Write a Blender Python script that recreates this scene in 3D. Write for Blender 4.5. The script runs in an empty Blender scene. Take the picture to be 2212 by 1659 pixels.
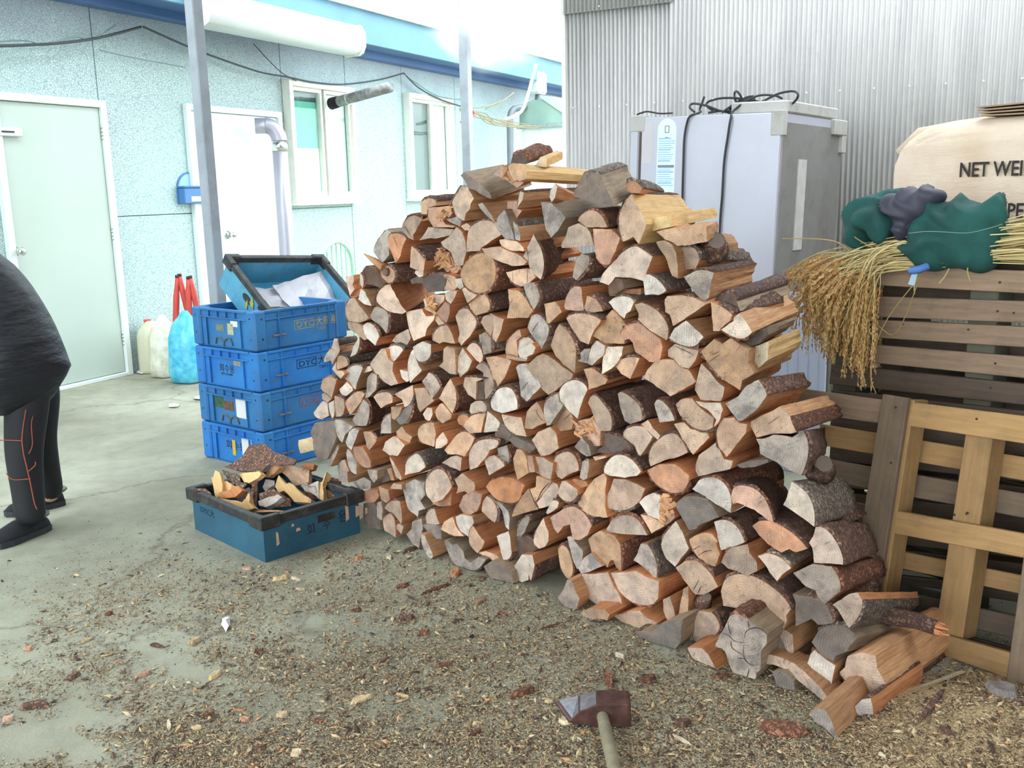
import bpy, bmesh, math, random
from mathutils import Vector, Matrix, noise as mnoise
R = random.Random(7)
S = bpy.context.scene
COL = S.collection
V = Vector
rad = math.radians

# ------------------------------------------------------------------ camera, light, exposure
FPX, CAMH, PITCH, ROLL = 2100.0, 1.42, rad(11.3), rad(1.4)
_f = V((0, math.cos(PITCH), -math.sin(PITCH)))
_r0, _u0 = V((1, 0, 0)), V((0, math.sin(PITCH), math.cos(PITCH)))
_r = _r0 * math.cos(ROLL) - _u0 * math.sin(ROLL)
_u = _r0 * math.sin(ROLL) + _u0 * math.cos(ROLL)
CAM = V((0, 0, CAMH))
cd = bpy.data.cameras.new('camera')
cd.sensor_width = 36.0
cd.lens = FPX / 2212 * 36.0
cd.clip_end = 300
cam = bpy.data.objects.new('camera', cd)
COL.objects.link(cam)
m3 = Matrix((_r, _u, -_f)).transposed()
cam.matrix_world = Matrix.Translation(CAM) @ m3.to_4x4()
S.camera = cam

wd = bpy.data.worlds.new('sky')
S.world = wd
wd.use_nodes = True
bg = wd.node_tree.nodes['Background']
bg.inputs[0].default_value = (0.84, 0.95, 1.0, 1)
bg.inputs[1].default_value = 5.6
S.view_settings.view_transform = 'Standard'
S.view_settings.look = 'None'
S.view_settings.gamma = 1
S.view_settings.use_curve_mapping = False
S.view_settings.exposure = 0.1
S.cycles.volume_bounces = 6          # so that the smoke scatters white

# ------------------------------------------------------------------ surveying helpers (picture point -> place in the yard)
def ray(x, y):
    return _f * FPX + _r * (x - 1106) + _u * (829.5 - y)
def gnd(x, y, z=0.0):
    d = ray(x, y)
    return CAM + d * ((z - CAMH) / d.z)
def onp(x, y, p0, n):
    d = ray(x, y)
    return CAM + d * ((V(p0) - CAM).dot(n) / d.dot(n))
def az(deg):
    return V((math.sin(rad(deg)), math.cos(rad(deg)), 0))

# ------------------------------------------------------------------ object helpers
def link(o):
    COL.objects.link(o)
    return o
def tag(o, label=None, cat=None, group=None, kind=None):
    if label: o['label'] = label
    if cat: o['category'] = cat
    if group: o['group'] = group
    if kind: o['kind'] = kind
    return o
def empty(name, loc, mat=None):
    o = link(bpy.data.objects.new(name, None))
    o.empty_display_size = 0.05
    o.matrix_world = mat if mat is not None else Matrix.Translation(V(loc))
    return o
def finish(name, bm, mats, parent=None, smooth=False, world=False, recalc=True):
    """one mesh object out of bm; with world=True the vertices are world places and move into the parent's frame"""
    if recalc:
        bmesh.ops.recalc_face_normals(bm, faces=bm.faces)
    if parent is not None and world:
        bmesh.ops.transform(bm, matrix=PM(parent).inverted(), verts=bm.verts)
    me = bpy.data.meshes.new(name)
    bm.to_mesh(me)
    bm.free()
    for m in (mats if isinstance(mats, (list, tuple)) else [mats]):
        me.materials.append(m)
    if smooth:
        me.polygons.foreach_set('use_smooth', [True] * len(me.polygons))
    o = link(bpy.data.objects.new(name, me))
    if parent is not None:
        o.parent = parent
    elif world:
        c = V((0, 0, 0))
        lo = min(v.co.z for v in me.vertices)
        for v in me.vertices: c += v.co
        c /= len(me.vertices)
        c.z = lo
        me.transform(Matrix.Translation(-c))
        o.location = c
    return o
def PM(o):
    m = o.matrix_basis.copy()
    while o.parent:
        o = o.parent
        m = o.matrix_basis @ m
    return m
def frame(o, ex, ey, ez):
    m = Matrix((ex, ey, ez)).transposed().to_4x4()
    return Matrix.Translation(V(o)) @ m
def box(bm, lo, hi, M=None, bev=0.0, mi=0):
    g = bmesh.ops.create_cube(bm, size=1.0)
    vs = g['verts']
    for v in vs:
        v.co = V([lo[i] + (v.co[i] + .5) * (hi[i] - lo[i]) for i in range(3)])
    fs = set(f for v in vs for f in v.link_faces)
    for f in fs: f.material_index = mi
    if bev > 0:
        es = list(set(e for v in vs for e in v.link_edges))
        r = bmesh.ops.bevel(bm, geom=es, offset=bev, segments=1, affect='EDGES')
        vs = list(set(v for f in r['faces'] for v in f.verts) | set(v for v in vs if v.is_valid))
        for f in set(f for v in vs for f in v.link_faces): f.material_index = mi
    if M is not None:
        for v in vs: v.co = M @ v.co
    return vs
def tube(bm, pts, r, seg=8, cap=True, rs=None, mi=0):
    pts = [V(p) for p in pts]
    prev = None
    rings = []
    n0 = None
    for i, p in enumerate(pts):
        d = (pts[min(i + 1, len(pts) - 1)] - pts[max(i - 1, 0)])
        if d.length < 1e-9: d = V((0, 0, 1))
        d.normalize()
        if n0 is None:
            n0 = d.orthogonal().normalized()
        else:
            n0 = (n0 - d * n0.dot(d))
            n0 = n0.normalized() if n0.length > 1e-6 else d.orthogonal().normalized()
        b = d.cross(n0)
        rr = rs[i] if rs else r
        rings.append([bm.verts.new(p + (n0 * math.cos(2 * math.pi * k / seg) + b * math.sin(2 * math.pi * k / seg)) * rr) for k in range(seg)])
    for A, B in zip(rings, rings[1:]):
        for k in range(seg):
            f = bm.faces.new((A[k], A[(k + 1) % seg], B[(k + 1) % seg], B[k]))
            f.material_index = mi
            f.smooth = seg > 4
    if cap and len(rings) > 1:
        bm.faces.new(rings[0][::-1]).material_index = mi
        bm.faces.new(rings[-1]).material_index = mi
    return rings
def spline(ctrl, n=6):
    c = [V(p) for p in ctrl]
    out = []
    for i in range(len(c) - 1):
        p0, p1, p2, p3 = c[max(i - 1, 0)], c[i], c[i + 1], c[min(i + 2, len(c) - 1)]
        for k in range(n):
            t = k / n
            out.append(0.5 * ((2 * p1) + (p2 - p0) * t + (2 * p0 - 5 * p1 + 4 * p2 - p3) * t * t + (3 * p1 - p0 - 3 * p2 + p3) * t ** 3))
    out.append(c[-1])
    return out
def prism(bm, poly, n, th, mi=0, jag=0.0):
    """polygon of world points pushed th along n"""
    a = [bm.verts.new(p) for p in poly]
    b = [bm.verts.new(p + n * th * (1 + jag * R.uniform(-1, 1))) for p in poly]
    bm.faces.new(a).material_index = mi
    bm.faces.new(b[::-1]).material_index = mi
    k = len(a)
    for i in range(k):
        bm.faces.new((a[i], b[i], b[(i + 1) % k], a[(i + 1) % k])).material_index = mi
def lettering(name, body, M, size, mat, parent=None, squeeze=1.0, align='LEFT', bold=0.0):
    cu = bpy.data.curves.new('lettering', 'FONT')
    cu.body = body
    cu.size = size
    cu.align_x = align
    cu.extrude = 0.0006
    cu.offset = bold
    cu.resolution_u = 2
    t = bpy.data.objects.new('lettering_tmp', cu)
    COL.objects.link(t)
    dg = bpy.context.evaluated_depsgraph_get()
    me = bpy.data.meshes.new_from_object(t.evaluated_get(dg))
    bpy.data.objects.remove(t)
    bpy.data.curves.remove(cu)
    me.materials.clear()
    me.materials.append(mat)
    me.transform(Matrix.Diagonal((squeeze, 1, 1, 1)))
    if parent is not None:
        M = PM(parent).inverted() @ M
    me.transform(M)
    o = link(bpy.data.objects.new(name, me))
    if parent is not None: o.parent = parent
    return o

# ------------------------------------------------------------------ material helpers
class NT:
    def __init__(s, name):
        s.m = bpy.data.materials.new(name)
        s.m.use_nodes = True
        s.t = s.m.node_tree
        s.b = s.t.nodes['Principled BSDF']
    def n(s, typ, **kw):
        nd = s.t.nodes.new(typ)
        for k, v in kw.items():
            if isinstance(k, str) and hasattr(nd, k): setattr(nd, k, v)
            else: nd.inputs[k.replace('_', ' ')].default_value = v
        return nd
    def l(s, a, b): s.t.links.new(a, b)
    def ramp(s, fac, stops):
        r = s.n('ShaderNodeValToRGB')
        e = r.color_ramp.elements
        while len(e) < len(stops): e.new(0.5)
        for k, (p, c) in enumerate(stops):
            e[k].position = p
            e[k].color = (*c, 1) if len(c) == 3 else c
        s.l(fac, r.inputs[0])
        return r.outputs[0]
    def mix(s, fac, a, b, mode='MIX'):
        x = s.n('ShaderNodeMix', data_type='RGBA', blend_type=mode)
        for sock, val in ((x.inputs[0], fac), (x.inputs[6], a), (x.inputs[7], b)):
            if hasattr(val, 'links'): s.l(val, sock)
            elif isinstance(val, (int, float)): sock.default_value = val
            else: sock.default_value = (*val, 1)
        return x.outputs[2]
    def math(s, op, a, b=0.0, clamp=False):
        x = s.n('ShaderNodeMath', operation=op, use_clamp=clamp)
        for sock, val in ((x.inputs[0], a), (x.inputs[1], b)):
            if hasattr(val, 'links'): s.l(val, sock)
            else: sock.default_value = val
        return x.outputs[0]
    def coord(s, which='Object', scale=(1, 1, 1)):
        c = s.n('ShaderNodeTexCoord')
        mp = s.n('ShaderNodeMapping')
        mp.inputs['Scale'].default_value = scale
        s.l(c.outputs[which], mp.inputs[0])
        return mp.outputs[0]
    def noise(s, vec, scale, detail=4.0, rough=0.55, out=0):
        x = s.n('ShaderNodeTexNoise')
        x.inputs['Scale'].default_value = scale
        x.inputs['Detail'].default_value = detail
        x.inputs['Roughness'].default_value = rough
        s.l(vec, x.inputs['Vector'])
        return x.outputs[out]
    def bump(s, h, strength=0.3, dist=0.01):
        b = s.n('ShaderNodeBump')
        b.inputs['Strength'].default_value = strength
        b.inputs['Distance'].default_value = dist
        s.l(h, b.inputs['Height'])
        s.l(b.outputs[0], s.b.inputs['Normal'])
    def base(s, c):
        if hasattr(c, 'links'): s.l(c, s.b.inputs['Base Color'])
        else: s.b.inputs['Base Color'].default_value = (*c, 1)
    def rough(s, v): s.b.inputs['Roughness'].default_value = v

def lin(r, g, b):
    f = lambda c: ((c / 255 + .055) / 1.055) ** 2.4 if c > 10 else c / 255 / 12.92
    return (f(r), f(g), f(b))
def plain(name, c, rough=0.6, metal=0.0, var=0.25, scale=8.0, dirt=None, dirt_amt=0.35, bump=0.0, which='Object', stretch=(1, 1, 1)):
    t = NT(name)
    co = t.coord(which, stretch)
    nz = t.noise(co, scale)
    lo = tuple(x * (1 - var) for x in c)
    hi = tuple(min(1, x * (1 + var * .6)) for x in c)
    col = t.ramp(nz, [(0.3, lo), (0.7, hi)])
    if dirt:
        n2 = t.noise(co, scale * 1.7, 8, .7)
        col = t.mix(t.math('MULTIPLY', t.ramp(n2, [(0.48, (0, 0, 0)), (0.66, (1, 1, 1))]), dirt_amt), col, dirt)
    t.base(col)
    t.rough(rough)
    t.b.inputs['Metallic'].default_value = metal
    if bump: t.bump(t.noise(co, scale * 6, 6), bump, 0.004)
    return t.m

# --- firewood
def end_mat(name, c, c2, stain=0.35):
    t = NT(name)
    uv = t.n('ShaderNodeUVMap').outputs[0]
    oi = t.n('ShaderNodeObjectInfo').outputs['Random']
    # wobbling growth rings about the pith (uv origin), in metres
    wob = t.noise(uv, 14, 3)
    ln = t.n('ShaderNodeVectorMath', operation='LENGTH')
    t.l(uv, ln.inputs[0])
    rr = t.math('ADD', t.math('MULTIPLY', ln.outputs['Value'], 780.0), t.math('MULTIPLY', wob, 7.0))
    ring = t.math('SINE', rr)
    ring = t.ramp(t.math('ADD', t.math('MULTIPLY', ring, .5), .5), [(0.35, (0, 0, 0)), (0.95, (1, 1, 1))])
    big = t.noise(uv, 22, 5, .6)
    off = t.n('ShaderNodeVectorMath', operation='ADD')
    t.l(uv, off.inputs[0])
    comb = t.n('ShaderNodeCombineXYZ')
    t.l(t.math('MULTIPLY', oi, 37.0), comb.inputs[0])
    t.l(comb.outputs[0], off.inputs[1])
    st = t.noise(off.outputs[0], 16, 5, .6)
    base = t.mix(t.ramp(big, [(0.3, (0, 0, 0)), (0.7, (1, 1, 1))]), c, c2)
    base = t.mix(t.math('MULTIPLY', ring, .15), base, tuple(x * .55 for x in c2))
    grey = t.math('MULTIPLY', t.ramp(st, [(0.47, (0, 0, 0)), (0.62, (1, 1, 1))]), min(1, stain * 1.25))
    base = t.mix(grey, base, lin(112, 100, 98))
    dk = t.ramp(t.noise(off.outputs[0], 9, 4, .6), [(0.42, (0, 0, 0)), (0.7, (1, 1, 1))])
    base = t.mix(t.math('MULTIPLY', dk, .5), base, tuple(x * .42 for x in c2))
    fine = t.noise(off.outputs[0], 420, 3, .8)
    base = t.mix(t.math('MULTIPLY', t.ramp(fine, [(0.60, (0, 0, 0)), (0.72, (1, 1, 1))]), .35), base, lin(96, 72, 58))
    sx = t.n('ShaderNodeSeparateXYZ'); t.l(uv, sx.inputs[0])
    ang = t.math('ARCTAN2', sx.outputs[1], sx.outputs[0])
    cv = t.n('ShaderNodeCombineXYZ')
    t.l(t.math('MULTIPLY', ang, 3.2), cv.inputs[0]); t.l(t.math('MULTIPLY', ln.outputs['Value'], 5.0), cv.inputs[1]); t.l(t.math('MULTIPLY', oi, 53.0), cv.inputs[2])
    ck = t.noise(cv.outputs[0], 1.6, 3, .6)
    ck = t.ramp(t.math('ABSOLUTE', t.math('SUBTRACT', ck, .5)), [(0.0, (1, 1, 1)), (0.012, (0, 0, 0))])
    ckm = t.ramp(t.noise(off.outputs[0], 24, 3), [(0.5, (0, 0, 0)), (0.56, (1, 1, 1))])
    ck = t.math('MULTIPLY', ck, ckm)
    base = t.mix(t.math('MULTIPLY', ck, .75), base, lin(58, 42, 34))
    saw = t.n('ShaderNodeTexWave'); saw.inputs['Scale'].default_value = 46; saw.inputs['Distortion'].default_value = 3.5; saw.inputs['Detail'].default_value = 3
    t.l(off.outputs[0], saw.inputs['Vector'])
    smear = t.ramp(t.noise(off.outputs[0], 38, 6, .75), [(0.5, (0, 0, 0)), (0.72, (1, 1, 1))])
    base = t.mix(t.math('MULTIPLY', smear, .38), base, tuple(x * .45 for x in c2))
    # tone differs a little from log to log
    hs = t.n('ShaderNodeHueSaturation')
    t.l(t.math('ADD', t.math('MULTIPLY', oi, .42), .76), hs.inputs['Value'])
    t.l(t.math('ADD', t.math('MULTIPLY', t.math('FRACT', t.math('MULTIPLY', oi, 7.3)), .4), .66), hs.inputs['Saturation'])
    t.l(base, hs.inputs['Color'])
    t.base(hs.outputs[0])
    t.rough(.85)
    hgt = t.math('ADD', t.math('MULTIPLY', ring, .35), t.math('ADD', t.math('ADD', t.math('MULTIPLY', fine, .5), t.math('MULTIPLY', saw.outputs['Fac'], .45)), t.math('SUBTRACT', big, ck)))
    t.bump(hgt, .6, .0035)
    return t.m
def side_mat(name, c, c2):
    t = NT(name)
    uv = t.n('ShaderNodeUVMap').outputs[0]
    oi = t.n('ShaderNodeObjectInfo').outputs['Random']
    comb = t.n('ShaderNodeCombineXYZ')
    t.l(t.math('MULTIPLY', oi, 23.0), comb.inputs[0])
    off = t.n('ShaderNodeVectorMath', operation='ADD')
    t.l(uv, off.inputs[0]); t.l(comb.outputs[0], off.inputs[1])
    mp = t.n('ShaderNodeMapping')
    mp.inputs['Scale'].default_value = (1, .06, 1)
    t.l(off.outputs[0], mp.inputs[0])
    g1 = t.noise(mp.outputs[0], 150, 5, .65)
    g2 = t.noise(off.outputs[0], 12, 4)
    g3 = t.noise(mp.outputs[0], 420, 2, .6)
    col = t.mix(t.ramp(g1, [(0.35, (0, 0, 0)), (0.65, (1, 1, 1))]), c, c2)
    col = t.mix(t.math('MULTIPLY', t.ramp(g2, [(0.5, (0, 0, 0)), (0.75, (1, 1, 1))]), .5), col, tuple(x * .5 for x in c2))
    hs = t.n('ShaderNodeHueSaturation')
    t.l(t.math('ADD', t.math('MULTIPLY', oi, .4), .8), hs.inputs['Value'])
    t.l(col, hs.inputs['Color'])
    t.base(hs.outputs[0])
    t.rough(.8)
    t.bump(t.math('ADD', g1, t.math('MULTIPLY', g3, .5)), .6, .005)
    return t.m
def bark_mat(name, c, c2, moss=None):
    t = NT(name)
    co = t.coord('Object')
    oi = t.n('ShaderNodeObjectInfo').outputs['Random']
    v = t.n('ShaderNodeTexVoronoi', feature='DISTANCE_TO_EDGE')
    v.inputs['Scale'].default_value = 60
    nz = t.noise(co, 34, 8, .75)
    dis = t.n('ShaderNodeVectorMath', operation='ADD')
    sc = t.n('ShaderNodeVectorMath', operation='SCALE')
    sc.inputs['Scale'].default_value = .07
    nc = t.noise(co, 28, 6, .7, 1)
    t.l(nc, sc.inputs[0]); t.l(co, dis.inputs[0]); t.l(sc.outputs[0], dis.inputs[1])
    t.l(dis.outputs[0], v.inputs['Vector'])
    plate = t.ramp(v.outputs['Distance'], [(0.0, (.25, .25, .25)), (0.2, (1, 1, 1))])
    col = t.mix(t.ramp(nz, [(0.35, (0, 0, 0)), (0.68, (1, 1, 1))]), c, c2)
    col = t.mix(plate, tuple(x * .4 for x in c), col)
    fl = t.noise(co, 120, 3, .7)
    col = t.mix(t.math('MULTIPLY', t.ramp(fl, [(0.63, (0, 0, 0)), (0.72, (1, 1, 1))]), .4), col, moss or lin(190, 160, 150))
    hs = t.n('ShaderNodeHueSaturation')
    t.l(t.math('ADD', t.math('MULTIPLY', oi, .5), .75), hs.inputs['Value'])
    t.l(col, hs.inputs['Color'])
    t.base(hs.outputs[0])
    t.rough(.9)
    t.bump(t.math('ADD', plate, t.math('MULTIPLY', nz, .8)), .9, .008)
    return t.m
END = {
    't': end_mat('cut_wood_tan', lin(207, 168, 134), lin(184, 142, 110)),
    'p': end_mat('cut_wood_pink', lin(222, 183, 152), lin(202, 158, 126), .3),
    'g': end_mat('cut_wood_grey', lin(194, 172, 154), lin(162, 142, 128), .6),
    'w': end_mat('cut_wood_white', lin(232, 212, 194), lin(208, 186, 168), .3),
    'o': end_mat('cut_wood_orange', lin(208, 150, 110), lin(182, 120, 82), .3),
    'd': end_mat('cut_wood_dark', lin(142, 122, 108), lin(112, 96, 86), .5),
    'k': end_mat('cut_wood_barky', lin(120, 88, 66), lin(88, 62, 48), .4),
    'y': end_mat('cut_wood_yellow', lin(228, 200, 152), lin(212, 178, 126), .15),
}
SIDE = {
    'o': side_mat('split_wood_orange', lin(214, 146, 96), lin(182, 112, 70)),
    'y': side_mat('split_wood_yellow', lin(228, 188, 132), lin(204, 160, 106)),
    't': side_mat('split_wood_tan', lin(206, 156, 112), lin(170, 118, 80)),
    'g': side_mat('split_wood_weathered', lin(168, 142, 114), lin(128, 108, 90)),
}
BARK = [bark_mat('bark_brown', lin(132, 94, 78), lin(164, 124, 106)),
        bark_mat('bark_red', lin(144, 92, 70), lin(178, 120, 94), lin(206, 160, 130)),
        bark_mat('bark_grey', lin(136, 116, 104), lin(174, 154, 138), lin(170, 170, 144)),
        bark_mat('bark_pink', lin(136, 102, 96), lin(164, 126, 116))]

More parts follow.
